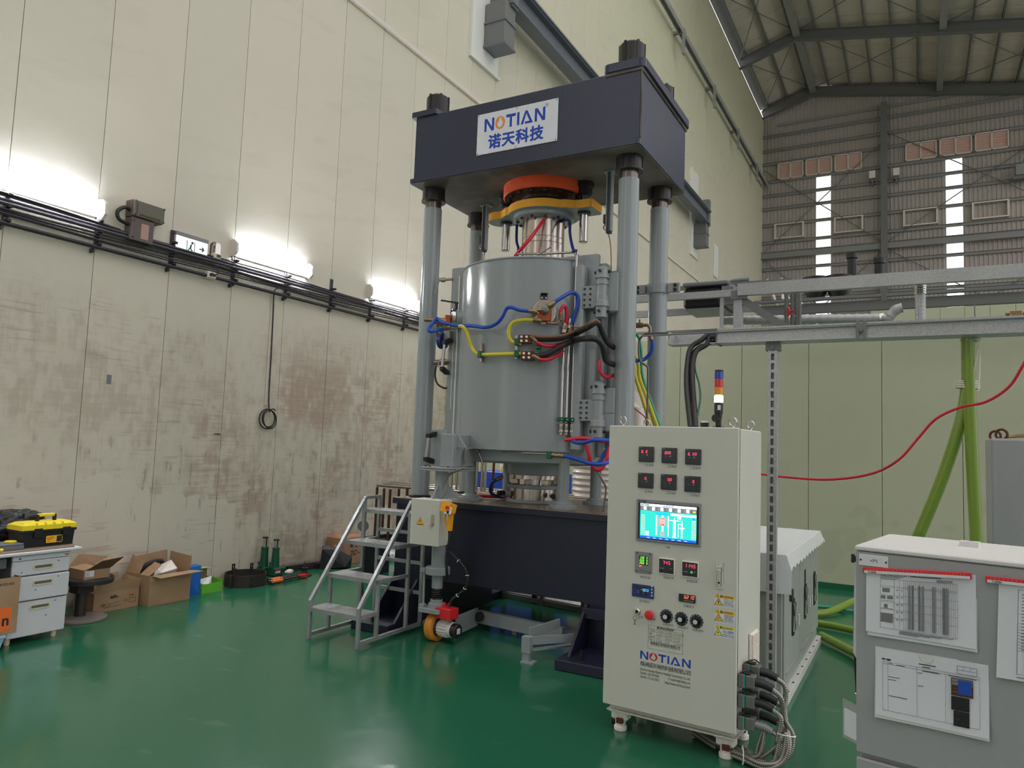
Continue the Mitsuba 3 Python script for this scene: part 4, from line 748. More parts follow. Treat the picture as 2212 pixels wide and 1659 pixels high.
for i, (y, z) in enumerate(((4.445, .25), (4.64, .492), (4.85, .74), (5.05, .992))):
    tr_ = put(sl_ + '__tread', cat(box(XL - .01, XR + .01, y - .012, y + .20, z - .004, z, .001), box(XL - .01, XR + .01, y - .014, y - .010, z - .032, z)), 'mat_zinc')
    bumps = []
    for u in np.arange(XL + .02, XR - .01, .03):
        for v in np.arange(y + .01, y + .19, .03):
            j = int(round((u - XL) / .03 + (v - y) / .03)) % 2
            bumps.append(frame(hull([(-.010, 0, 0), (.010, 0, 0), (0, .003, 0), (0, -.003, 0), (-.004, 0, .0016), (.004, 0, .0016)]), (u, v, z), (1, 1 if j else -1, 0), (-1 if j else 1, 1, 0)))
    fine(tr_ + '__checker', cat(*bumps), 'mat_zinc')
    puts(tr_ + '__rivet', [cyl((XR + .014, y + d, z - .018), (XR + .018, y + d, z - .018), .006, 8) for d in (.05, .15)], 'mat_chrome')

# ================================================================ floor rail under the press
fl = thing('floor_rail', 'low grey painted floor rail frame in front of the press base', 'rail')
r0, r1 = V(*(-3.332,5.517,0.11)), V(*(-2.478,5.404,0.11))
put(fl + '__beam', bar(r0, r1, .012, .105), 'mat_grey_flat')
put(fl + '__beam_flange', bar(r0 + V(0, .02, .05), r1 + V(0, .02, .05), .05, .008), 'mat_grey_flat')
l0, l1 = V(*(-3.311,5.131,0.11)), V(*(-3.338,5.512,0.11))
put(fl + '__side_beam', bar(l0, l1, .012, .15), 'mat_grey_flat')
put(fl + '__roller', cyl((-3.305,5.526,0.12), V(*(-3.305,5.526,0.12)) + V(.01, -.06, 0), .04, 22), 'mat_nut_black', 30)
for p in ((-2.995,5.568,0), (-3.379,5.256,0)):
    put(fl + '__foot', box(p[0] - .022, p[0] + .022, p[1] - .01, p[1] + .02, 0, .10), 'mat_grey_flat')
vp = V(*(-2.539,4.931,0))
put(fl + '__post', cat(box(vp[0] - .035, vp[0] + .02, vp[1] - .02, vp[1] + .02, .012, .08), box(vp[0] - .04, vp[0] + .03, vp[1] - .03, vp[1] + .03, .07, .19, .002)), 'mat_grey_flat')
put(fl + '__post_foot', box(vp[0] - .04, vp[0] + .06, vp[1] - .04, vp[1] + .05, 0, .012), 'mat_grey_flat')
put(fl + '__arm', bar(vp + V(0, .02, .21), V(*(-2.432,5.247,0.24)), .012, .07), 'mat_grey_flat')
put(fl + '__arm', bar(vp + V(.02, 0, .16), V(*(-2.297,5.196,0.16)), .012, .06), 'mat_grey_flat')
put(fl + '__arm', bar(vp + V(.02, .02, .09), V(*(-2.322,5.281,0.09)), .05, .010), 'mat_grey_flat')
# shelf frame glimpsed under the base
sf = thing('slotted_shelf', 'slotted angle shelf with white tray seen under the press base', 'shelf')
a, b = V(*(-3.804,6.808,0)), V(*(-2.844,6.668,0))
d = (b - a) / np.linalg.norm(b - a)
for z in (.03, .17): put(sf + '__rail', bar(a + V(0, 0, z), b + V(0, 0, z), .02, .045), 'mat_steel_dark')
for p in (a, a + (b - a) * .5, b): put(sf + '__upright', box(p[0] - .02, p[0] + .02, p[1] - .02, p[1] + .02, 0, .6), 'mat_steel_dark')
put(sf + '__tray', hull([tuple(q + V(0, o, z)) for q in (a, b) for o in (.03, .5) for z in (.05, .062)]), 'mat_white_enamel')

# ================================================================ control cabinet
CX, CY, CT = -1.5833, 4.0227, -.0623; CW, CD, CZ0, CZ1 = .7535, .4826, .155, 1.7334
CE, CN = V(math.cos(CT), math.sin(CT), 0), V(-math.sin(CT), math.cos(CT), 0)
def cf(m): return frame(m, (CX, CY, 0), CE, CN)                       # cabinet space: x right, y back, z up
def face(m, p, y=0.0): return cf(frame(m, (p[0], y, p[1]), (1, 0, 0), (0, 0, 1)))      # a mesh drawn in the xy plane onto the door
mat('panel_black', (38, 39, 44), .35)
mat('screen_black', (14, 14, 16), .18)
mat('hmi_grey', (132, 132, 134), .35, metal=.4)
mat('led_red', (255, 40, 70), .5); mat('led_green', (120, 235, 60), .5)
mat('conduit', (150, 146, 138), .3, metal=.85)
mat('connector', (96, 98, 92), .5)
cc = thing('control_cabinet', 'tall light grey control cabinet on casters with meters and a screen', 'cabinet')
put(cc + '__body', cf(cat(box(.012, CW - .002, .022, CD, CZ0 + .035, CZ1 - .004, .006))), 'mat_cab_white')
put(cc + '__door', cf(box(0, CW, 0, .020, CZ0, CZ1, .005)), 'mat_cab_white', label='flat light grey door')
put(cc + '__door_gap', cf(box(CW - .002, CW + .0, .0205, .0245, CZ0 + .03, CZ1 - .006)), 'mat_panel_black')
put(cc + '__plinth', cf(box(.028, CW - .02, .045, CD - .01, .125, .20, .003)), 'mat_cab_white')
put(cc + '__plinth_flange', cf(box(.018, CW - .005, .02, CD, .118, .126, .002)), 'mat_cab_white')
for lx, ly in ((.075, .09), (CW - .075, .09), (.075, CD - .08), (CW - .075, CD - .08)):
    k = put(cc + '__caster', cf(cat(lathe([(.034, .0), (.037, .005), (.037, .022), (.03, .028), (.03, .1)], (lx, ly, 0), n=20), box(lx - .05, lx + .05, ly - .025, ly + .04, .06, .118, .008))), 'mat_white_enamel', 30, label='white levelling caster')
    put(k + '__wheel', cf(cyl((lx - .055, ly + .035, .045), (lx - .025, ly + .035, .045), .040, 20)), 'mat_plastic_black', 30)
    put(k + '__level_wheel', cf(box(lx - .012, lx + .028, ly - .040, ly - .02, .045, .075, .003)), 'mat_copper_dark')
    put(k + '__mount', cf(box(lx - .05, lx + .05, ly - .05, ly + .05, .108, .118)), 'mat_chrome')
for lx, ly in ((.06, .06), (CW - .05, .06), (CW - .05, CD - .06), (.06, CD - .06)):
    put(cc + '__lifting_eye', cf(cat(torus((lx, ly, CZ1 + .032), (.3, 1, 0), .022, .0055, 24, 8), cyl((lx, ly, CZ1 - .004), (lx, ly, CZ1 + .012), .010, 12))), 'mat_chrome', 40)
def seg(s, h, w=None, dot=None):
    """Seven segment digits, h tall, leaning a little, from x = 0."""
    w = w or h * .55; t = h * .13; out = []; x = 0
    on = {'0': 'abcdef', '1': 'bc', '2': 'abged', '3': 'abgcd', '4': 'fgbc', '5': 'afgcd', '6': 'afgedc', '7': 'abc', '8': 'abcdefg', '9': 'abcdfg', '-': 'g', ' ': ''}
    g = {'a': (0, h - t, w, h), 'g': (0, h / 2 - t / 2, w, h / 2 + t / 2), 'd': (0, 0, w, t), 'f': (0, h / 2, t, h), 'e': (0, 0, t, h / 2), 'b': (w - t, h / 2, w, h), 'c': (w - t, 0, w, h / 2)}
    for ch in s:
        if ch == '.': out.append(sbox(x - h * .22, 0, x - h * .22 + t * 1.1, t * 1.1)); continue
        for q in on[ch]:
            a = g[q]; out.append(sbox(x + a[0], a[1], x + a[2], a[3]).buffer(-t * .08))
        x += w + h * .30
    u = affinity.skew(union_all(out), xs=6, origin=(0, 0))
    return prism(u, .0006)
def led(parent, s, h, p, y, col, name='digits', w=None):
    k = put(parent + '__' + name, face(seg(s, h), p, y), 'mat_led_red' if col[0] > col[1] else 'mat_led_green', emitter={**glow(col), 'sampling_weight': .02})
    labels[k] = {'kind': 'stuff'}
RED, GREEN = (2.6, .10, .22), (.45, 1.9, .10)
def meter(tl, br, s, unit, lab, off=0):
    x0, x1, z0, z1 = tl[0], br[0], br[1], tl[1]; w = x1 - x0
    k = put(cc + '__panel_meter', cf(box(x0, x1, -.012, .0, z0, z1, .003)), 'mat_panel_black', label=lab)
    put(k + '__window', cf(box(x0 + .05 * w, x1 - .05 * w, -.0130, -.0121, z0 + .27 * w, z1 - .10 * w)), 'mat_screen_black')
    led(k, s, .17 * w, (x0 + w * (.18 + off), z1 - .40 * w), -.0131, RED)
    fine(k + '__print', cat(face(text(unit, .09 * w, False, 1, .0004), (x0 + .55 * w, z1 - .56 * w), -.0131), face(text(':', .09 * w, False, 1, .0004), (x0 + .28 * w, z1 - .56 * w), -.0131)), 'mat_paper')
    put(k + '__badge', cf(box(x0 + .05 * w, x0 + .24 * w, -.0125, -.0119, z1 - .075 * w, z1 - .045 * w)), 'mat_hmi_grey')
    for i in range(4):
        put(k + '__button', face(lathe([(.055 * w, 0), (.05 * w, .0012)], (0, 0, 0), n=14), (x0 + w * (.17 + .2 * i), z0 + .14 * w), -.0121), 'mat_screen_black')
    return k
M = [((0.191,1.616), (0.281,1.53), '0. 0', 'A', 'black meter, top row, left', .02), ((0.328,1.614), (0.416,1.529), '0.00', 'A', 'black meter, top row, middle', .04), ((0.464,1.612), (0.552,1.527), '0. 00', 'A', 'black meter, top row, right', .02),
     ((0.19,1.467), (0.281,1.383), '0.', 'V', 'black meter, second row, left', .28), ((0.326,1.467), (0.416,1.382), '0.0', 'V', 'black meter, second row, middle', .28), ((0.462,1.464), (0.551,1.379), '0.', 'V', 'black meter, second row, right', .34)]
for m_ in M: meter(*m_)
def caption(s, p, h=.0135, w=None):
    fine(cc + '__caption', face(text(s, h, True, 1, .0004, width=w), p, -.0002), 'mat_ink_grey')
for s, p in (('一区电流', (0.217,1.506)), ('二区电流', (0.353,1.505)), ('三区电流', (0.488,1.503)), ('一区电压', (0.217,1.358)), ('二区电压', (0.352,1.358)), ('三区电压', (0.487,1.355)), ('HMI', (0.358,1.061)), ('真空仪表', (0.213,0.882)), ('低温仪表', (0.348,0.897)), ('高温仪表', (0.481,0.895)), ('压力显示', (0.211,0.75)), ('位置显示', (0.466,0.76)),
             ('上电', (0.205,0.661)), ('急停', (0.278,0.661)), ('功率调节', (0.35,0.644)), ('功率调节', (0.434,0.643)), ('功率调节', (0.518,0.642))): caption(s, p)
# touch screen
tl, br = (0.185,1.319), (0.555,1.088)
hm = put(cc + '__touch_screen', cf(box(tl[0], br[0], -.012, 0, br[1], tl[1], .003)), 'mat_hmi_grey', label='grey framed touch screen')
W_, H_ = br[0] - tl[0], tl[1] - br[1]
put(hm + '__bezel', cf(box(tl[0] + .012, br[0] - .008, -.0128, -.0119, br[1] + .012, tl[1] - .017)), 'mat_screen_black')
fine(hm + '__lettering', face(text('NOTIAN', .0085, False, 3, .0004), (tl[0] + .012, tl[1] - .0135), -.0129), 'mat_ink')
sx0, sx1, sz0, sz1 = tl[0] + .025, br[0] - .020, br[1] + .017, tl[1] - .021
SW, SH = sx1 - sx0, sz1 - sz0
def screen_fn(p, n, uv):
    u, v = uv.x, uv.y                                             # 0..1 across and up
    c = mi.Color3f(.02, .72, .62)
    def rect(a, b, x, y): return (u > a) & (u < x) & (v > b) & (v < y)
    def put_(c, m, col): return dr.select(m, mi.Color3f(*col), c)
    c = put_(c, v < .065, (.01, .10, .72))
    for i in range(1, 8): c = put_(c, rect(.11 * i + .02, .018, .11 * i + .075, .04), (.5, .7, 1.))
    c = put_(c, (v > .80) & (v < .925), (.16, .17, .17)); c = put_(c, v > .925, (.78, .9, .95))
    for i in range(6):
        x = .06 + .152 * i; c = put_(c, rect(x, .812, x + .058, .915), (.85, .95, .95))
        for j in range(3): c = put_(c, rect(x - .045, .83 + .03 * j, x - .012, .838 + .03 * j), (.5, .5, .5))
    c = put_(c, rect(.935, .835, .982, .885), (.9, .75, .02))
    for i in range(4): c = put_(c, rect(.42 + .048 * i, .945, .445 + .048 * i, .975), (.25, .25, .75))
    c = put_(c, rect(.28, .70, .53, .775), (.0, .62, .95)); c = put_(c, rect(.55, .70, 1., .77), (.8, .97, .93))
    for a, b in ((.285, .32), (.495, .525)): c = put_(c, rect(a, .12, b, .70), (.62, .66, .64)); c = put_(c, rect(a + .012, .12, a + .02, .70), (.95, .95, .95))
    c = put_(c, rect(.335, .40, .475, .64), (.45, .45, .45)); c = put_(c, rect(.358, .41, .455, .63), (.95, .48, .42))
    c = put_(c, rect(.375, .415, .44, .44) | rect(.375, .60, .44, .62), (.35, .10, .08))
    c = put_(c, rect(.385, .10, .43, .40) | rect(.385, .62, .43, .70), (.80, .82, .80)); c = put_(c, rect(.365, .10, .45, .24), (.45, .48, .46))
    c = put_(c, rect(.595, .12, .645, .55) | rect(.61, .5, .63, .66), (.78, .82, .80)); c = put_(c, rect(.585, .09, .655, .13), (.9, .92, .92))
    c = put_(c, rect(.53, .56, .76, .59) | rect(.74, .30, .765, .59) | rect(.68, .12, .695, .5) | rect(.68, .47, .76, .5) | rect(.70, .36, .80, .40) | rect(.735, .10, .765, .36), (.80, .85, .84))
    c = put_(c, rect(.665, .62, .735, .69), (.8, .9, .88)); c = put_(c, rect(.10, .09, .17, .22), (.55, .85, .9))
    for a, b, x, y in ((.02, .10, .09, .68), (.915, .10, .985, .62)):
        c = put_(c, rect(a, b, x, y), (.35, .85, .65))
        for j in range(9): c = put_(c, rect(a + .012, b + .02 + .06 * j, x - .012, b + .045 + .06 * j) & (v < y - .02), (.30, .48, .42))
    c = put_(c, rect(.93, .63, .975, .68), (.02, .35, .75))
    return c
q = [cf(box(0, 1, 0, 1, 0, 1)).vertices[0]]
sv = np.array([[sx0, -.0131, sz0], [sx1, -.0131, sz0], [sx1, -.0131, sz1], [sx0, -.0131, sz1]])
sv = V(CX, CY, 0) + sv[:, :1] * CE + sv[:, 1:2] * CN + sv[:, 2:] * V(0, 0, 1)
k = key(hm + '__display')
scene[k] = mikit.ply((sv, np.array([[0, 1, 2, 3]])), 'mat_screen_black', False, uv=np.array([[0, 0], [1, 0], [1, 1], [0, 1]], float), emitter={'type': 'area', 'radiance': proc(screen_fn), 'sampling_weight': .1})
fine(hm + '__screen_logo', face(text('NOTIAN', .0085, False, 3, .0003), (sx0 + .004, sz1 - .0115), -.0133), 'mat_logo_blue')
# the other instruments
tl, br = (0.182,1.027), (0.282,0.911); w = br[0] - tl[0]
vg = put(cc + '__vacuum_gauge', cf(box(tl[0], br[0], -.008, 0, br[1], tl[1], .002)), 'mat_hmi_grey', label='grey vacuum gauge with green digits')
put(vg + '__window', cf(box(tl[0] + .25 * w, tl[0] + .80 * w, -.0088, -.0079, tl[1] - .72 * w, tl[1] - .22 * w)), 'mat_screen_black')
for i, s in enumerate(('138 0', '228 0', '268 0')):
    led(vg, s, .115 * w, (tl[0] + .29 * w, tl[1] - (.37 + .15 * i) * w), -.0089, GREEN)
led(vg, '80', .10 * w, (tl[0] + .25 * w, tl[1] - .83 * w), -.0089, RED)
fine(vg + '__keys', cat(*[cf(box(tl[0] + w * (.27 + .14 * i), tl[0] + w * (.37 + .14 * i), -.0088, -.0079, tl[1] - 1.08 * w, tl[1] - 1.0 * w)) for i in range(4)]), 'mat_ink_grey')
puts(vg + '__screw', [face(cyl((0, 0, .008), (0, 0, .0095), .004, 8), p) for p in ((tl[0] + .012, tl[1] - .008), (br[0] - .012, tl[1] - .008), (tl[0] + .012, br[1] + .008), (br[0] - .012, br[1] + .008))], 'mat_ink')
for tl, br, s, s2, lab in (((0.323,1.008), (0.416,0.921), '745', '', 'temperature controller reading 745'), ((0.455,1.006), (0.549,0.921), '1145', '10', 'temperature controller reading 1145')):
    w = br[0] - tl[0]
    k = put(cc + '__temperature_controller', cf(box(tl[0], br[0], -.010, 0, br[1], tl[1], .002)), 'mat_white_enamel', label=lab)
    put(k + '__face', cf(box(tl[0] + .04 * w, br[0] - .06 * w, -.0108, -.0099, br[1] + .06 * w, tl[1] - .06 * w)), 'mat_panel_black')
    led(k, s, .20 * w, (tl[0] + w * (.26 if len(s) == 3 else .18), tl[1] - .36 * w), -.0109, RED)
    if s2: led(k, s2, .12 * w, (tl[0] + w * .48, tl[1] - .66 * w), -.0109, (.25, .9, .2))
    for i in range(4): put(k + '__button', face(lathe([(.07 * w, 0), (.065 * w, .002)], n=14), (tl[0] + w * (.17 + .2 * i), br[1] + .16 * w), -.0109), 'mat_screen_black')
    fine(k + '__print', cat(*[cf(box(tl[0] + w * a, tl[0] + w * (a + .04), -.0110, -.0106, tl[1] - w * b, tl[1] - w * (b - .04))) for a, b in ((.12, .62), (.22, .62), (.30, .62), (.34, .80), (.54, .82), (.75, .60))]), 'mat_paper')
tl, br = (0.168,0.846), (0.297,0.776); w = br[0] - tl[0]
k = put(cc + '__pressure_display', cf(box(tl[0], br[0], -.009, 0, br[1], tl[1], .003)), 'mat_hose_navy', label='dark blue pressure display')
put(k + '__window', cf(box(tl[0] + .2 * w, tl[0] + .74 * w, -.0098, -.0089, br[1] + .10 * w, tl[1] - .08 * w)), 'mat_screen_black')
led(k, '-0.03', .11 * w, (tl[0] + .42 * w, tl[1] - .26 * w), -.0099, (.12, .75, 1.6))
put(k + '__bar', cf(box(tl[0] + .24 * w, tl[0] + .35 * w, -.0102, -.0098, br[1] + .16 * w, br[1] + .33 * w)), 'mat_hose_blue')
put(k + '__bar', cf(box(tl[0] + .50 * w, tl[0] + .58 * w, -.0102, -.0098, br[1] + .16 * w, br[1] + .33 * w)), 'mat_hose_blue')
for i in range(4): put(k + '__key', cf(box(tl[0] + .89 * w, tl[0] + .95 * w, -.0098, -.0089, br[1] + (.11 + .13 * i) * w, br[1] + (.18 + .13 * i) * w)), 'mat_paper')
tl, br = (0.441,0.828), (0.533,0.787); w = br[0] - tl[0]
k = put(cc + '__position_display', cf(box(tl[0], br[0], -.010, 0, br[1], tl[1], .003)), 'mat_screen_black', label='small black position display reading 0.210')
led(k, '0.210', .19 * w, (tl[0] + .33 * w, br[1] + .21 * w), -.0101, (3.2, .25, .10))
put(k + '__strip', cf(box(tl[0] + .30 * w, br[0] - .12 * w, -.0103, -.0099, br[1] + .06 * w, br[1] + .13 * w)), 'mat_ink_grey')
# key switch, stop button, dials, lever
p = (0.202,0.696); k = put(cc + '__key_switch', face(lathe([(.018, 0), (.018, .008), (.014, .012)], n=24), p, 0).copy() if False else cf(lathe([(.018, 0), (.018, .010), (.014, .014)], (p[0], 0, p[1]), (0, -1, 0), 24)), 'mat_chrome', 30)
put(k + '__lock', cf(cyl((p[0], -.0142, p[1]), (p[0], -.0152, p[1]), .010, 18)), 'mat_ink', 30)
put(k + '__key', cf(cat(bar((p[0], -.0155, p[1] - .004), (p[0], -.032, p[1] - .004), .002, .010), torus((p[0] - .003, -.030, p[1] - .032), (0, 1, 0), .010, .002, 16, 5), bar((p[0] - .003, -.030, p[1] - .042), (p[0] - .004, -.030, p[1] - .070), .003, .007))), 'mat_brass')
p = (0.278,0.69); k = put(cc + '__stop_button', cf(lathe([(.012, 0), (.012, .014), (.024, .016), (.025, .026), (.021, .032), (.001, .034)], (p[0], 0, p[1]), (0, -1, 0), 30)), 'mat_red', 30, label='red mushroom stop button')
for p in ((0.371,0.695), (0.455,0.694), (0.539,0.694)):
    k = put(cc + '__power_dial', cf(lathe([(.037, 0), (.037, .0015)], (p[0], 0, p[1]), (0, -1, 0), 36)), 'mat_ink', label='round black scaled dial')
    puts(k + '__mark', [cf(frame(box(-.0018, .0018, .030, .035, 0, .0004), (p[0], -.0016, p[1]), (math.cos(a), 0, math.sin(a)), (-math.sin(a), 0, math.cos(a)))) for a in np.linspace(-2.3, 2.3, 11)], 'mat_paper')
    put(k + '__knob', cf(lathe([(.022, .0016), (.021, .006), (.018, .008), (.016, .022), (.0158, .0235)], (p[0], 0, p[1]), (0, -1, 0), 30)), 'mat_screen_black', 30)
    put(k + '__cap', cf(lathe([(.0125, .0236), (.012, .0245)], (p[0], 0, p[1]), (0, -1, 0), 24)), 'mat_chrome', 30)
a, b = (0.645,1.019), (0.68,0.881); mx = (a[0] + b[0]) / 2
k = put(cc + '__lever_lock', cf(cat(box(a[0], b[0], -.008, 0, b[1], a[1] - .018, .003), hull([(x, y, z) for y in (-.010, 0) for x, z in ((a[0], a[1]), (a[0] + .006, a[1]), (mx, a[1] - .03), (a[0], a[1] - .03))]), hull([(x, y, z) for y in (-.010, 0) for x, z in ((b[0], a[1]), (b[0] - .006, a[1]), (mx, a[1] - .03), (b[0], a[1] - .03))]))), 'mat_chrome', label='chrome lever lock')
put(k + '__lever', cf(cat(box(a[0] + .004, b[0] - .010, -.020, -.0085, b[1] + .012, a[1] - .035, .004), cyl((mx, -.0085, a[1] - .035), (mx, -.018, a[1] - .035), .013, 18))), 'mat_steel_polished')
put(k + '__keyhole', cf(cyl((mx, -.0202, b[1] + .035), (mx, -.0212, b[1] + .035), .006, 14)), 'mat_ink')
# warning labels
def tri(h): return Polygon([(-h * .58, 0), (h * .58, 0), (0, h)])
for i, (tl, br, head, l1, l2, s1, s2, lab) in enumerate((((0.636,0.852), (0.741,0.789), 'mat_sign_yellow', '非专业人员', '请勿打开', 'NON-PROFESSIONALS', 'DO NOT OPEN', 'yellow headed warning label, upper one'),
        ((0.637,0.772), (0.742,0.708), 'mat_sign_yellow', '请定期', '保养设备', 'PLEASE MAINTAIN', 'EQUIPMENT REGULARLY', 'yellow headed warning label, middle one'),
        ((0.636,0.691), (0.742,0.633), 'mat_sign_pale_yellow', '当心触电', '', 'Warning', 'electric shock', 'pale yellow headed warning label, lowest one'))):
    x0, x1, z0, z1 = tl[0], br[0], br[1], tl[1]; w, h = x1 - x0, z1 - z0
    k = put(cc + '__warning_label', cf(prism(rrect(x0, x1, z0, z1, .004), .0006, (0, 0, 0), (1, 0, 0), (0, 0, 1))), 'mat_paper', label=lab)
    put(k + '__header', cf(box(x0 + .001, x1 - .001, -.0008, -.0003, z1 - .28 * h, z1 - .001)), head)
    fine(k + '__heading', face(text('警告/WARNING', .013, True, 2, .0003, width=.66 * w), (x0 + .27 * w, z1 - .22 * h), -.0009), 'mat_ink')
    put(k + '__header_triangle', face(prism(tri(.016).difference(tri(.016).buffer(-.0016)), .0003), (x0 + .14 * w, z1 - .24 * h), -.0009), 'mat_ink')
    put(k + '__triangle', face(prism(tri(.034).buffer(.0015), .0003), (x0 + .19 * w, z0 + .14 * h), -.0008), 'mat_ink')
    put(k + '__triangle_fill', face(prism(tri(.034).buffer(-.001), .0003), (x0 + .19 * w, z0 + .14 * h), -.0010), head)
    put(k + '__pictogram', face(prism([(-.002, .008), (.002, .008), (.003, .022), (-.003, .022)] if i == 0 else ([(-.008, .008), (-.006, .006), (.008, .016), (.006, .018)] if i == 1 else [(.002, .024), (-.005, .013), (-.001, .013), (-.003, .005), (.005, .016), (.001, .016)]), .0003), (x0 + .19 * w, z0 + .14 * h), -.0012), 'mat_ink')
    if l2:
        fine(k + '__text', cat(face(text(l1, .0115, True, 0, .0003, width=.5 * w), (x0 + .45 * w, z1 - .46 * h), -.0007), face(text(l2, .0115, True, 0, .0003, width=.4 * w), (x0 + .48 * w, z1 - .64 * h), -.0007)), 'mat_ink')
    else: fine(k + '__text', face(text(l1, .016, True, 1, .0003, width=.54 * w), (x0 + .42 * w, z1 - .56 * h), -.0007), 'mat_logo_blue')
    fine(k + '__small_text', cat(face(text(s1, .0058, False, 2, .0003, width=.56 * w), (x0 + .40 * w, z1 - .76 * h), -.0007), face(text(s2, .0058, False, 2, .0003, width=.56 * w), (x0 + .40 * w, z1 - .90 * h), -.0007)), 'mat_ink')
# printed data table and company lettering
tl, br = (0.267,0.633), (0.466,0.506); x0, x1, z1, z0 = tl[0], br[0], tl[1], br[1]; w, h = x1 - x0, z1 - z0
k = fine(cc + '__data_table', cat(*[cf(box(a, b, -.0006, -.0001, c, d)) for a, b, c, d in
    [(x0, x1, z1 - .0012, z1), (x0, x1, z0, z0 + .0012), (x0, x0 + .0012, z0, z1), (x1 - .0012, x1, z0, z1)] + [(x0, x1, z1 - h * f - .0010, z1 - h * f) for f in (.13, .265, .40, .535, .67)] + [(x0 + w * f, x0 + w * f + .0010, z1 - h * .67, z1 - h * .13) for f in (.25, .5, .75)]]), 'mat_ink')
fine(k + '__text', cat(face(text('真空热压烧结炉', .013, True, 2, .0003, width=.5 * w), (x0 + .25 * w, z1 - .105 * h), -.0004), face(text('株洲诺天电热科技有限公司', .0125, True, 2, .0003, width=.86 * w), (x0 + .07 * w, z0 + .22 * h), -.0004), face(text('Zhuzhou Nuotian Electric Heating Technology Co.,Ltd', .0062, False, 1, .0003, width=.86 * w), (x0 + .07 * w, z0 + .165 * h), -.0004)), 'mat_ink')
names = (('产品型号', 'HVZ2200', '产品编号', 'NT20210905'), ('重量', '12000KG', '输入电压', 'AC 380V'), ('极限真空', '10Pa', '最大压力', '0-200T'), ('额定功率', '250kW', '日期', '2021年10月'))
fine(k + '__small_text', cat(*[face(text(s, .0078, True, 0, .0003), (x0 + w * (.03 + .25 * j), z1 - h * (.235 + .135 * i)), -.0004) for i, row in enumerate(names) for j, s in enumerate(row)]), 'mat_ink')
p = (0.223,0.443); e = (0.511,0.442); LG = e[0] - p[0]; Hh = (0.223,0.489)[1] - (0.224,0.446)[1]
let, ring, LW = glyphs(Hh, Hh * .14); kx = LG / LW; sc = lambda g: affinity.scale(g, kx, 1, origin=(0, 0))
lg = put(cc + '__logo_ring', face(prism(sc(ring), .0006), p, 0), 'mat_logo_red', label='red flame ring of the lettering')
puts(cc + '__logo_letter', [face(prism(g, .0006), p, 0) for g in pieces(sc(let))], 'mat_logo_blue')
p = (0.223,0.415); cw = LG / 12
puts(cc + '__company_character', [face(text(ch, .0255, True, 1, .0005), (p[0] + cw * i, p[1] - .008), 0) for i, ch in enumerate('株洲诺天电热科技有限公司')], 'mat_ink')
z = p[1] - .008
fine(cc + '__company_text', cat(face(text('Zhuzhou Nuotian Electric Heating Technology Co.,Ltd.', .013, False, 2, .0004, width=LG), (p[0], z - .026), -.0001), face(text('Tel:0086-18674387888', .0125, False, 2, .0004, width=LG * .39), (p[0], z - .046), -.0001), face(text('Tel:0086-731-22132821', .0125, False, 2, .0004, width=LG * .40), (p[0], z - .066), -.0001),
     face(text('E-mail:nth@ntdzkj.com', .0125, False, 2, .0004, width=LG * .43), (p[0] + LG * .57, z - .048), -.0001), face(text('https://www.ntdzkj.com/en/', .0125, False, 2, .0004, width=LG * .50), (p[0] + LG * .50, z - .070), -.0001)), 'mat_ink')
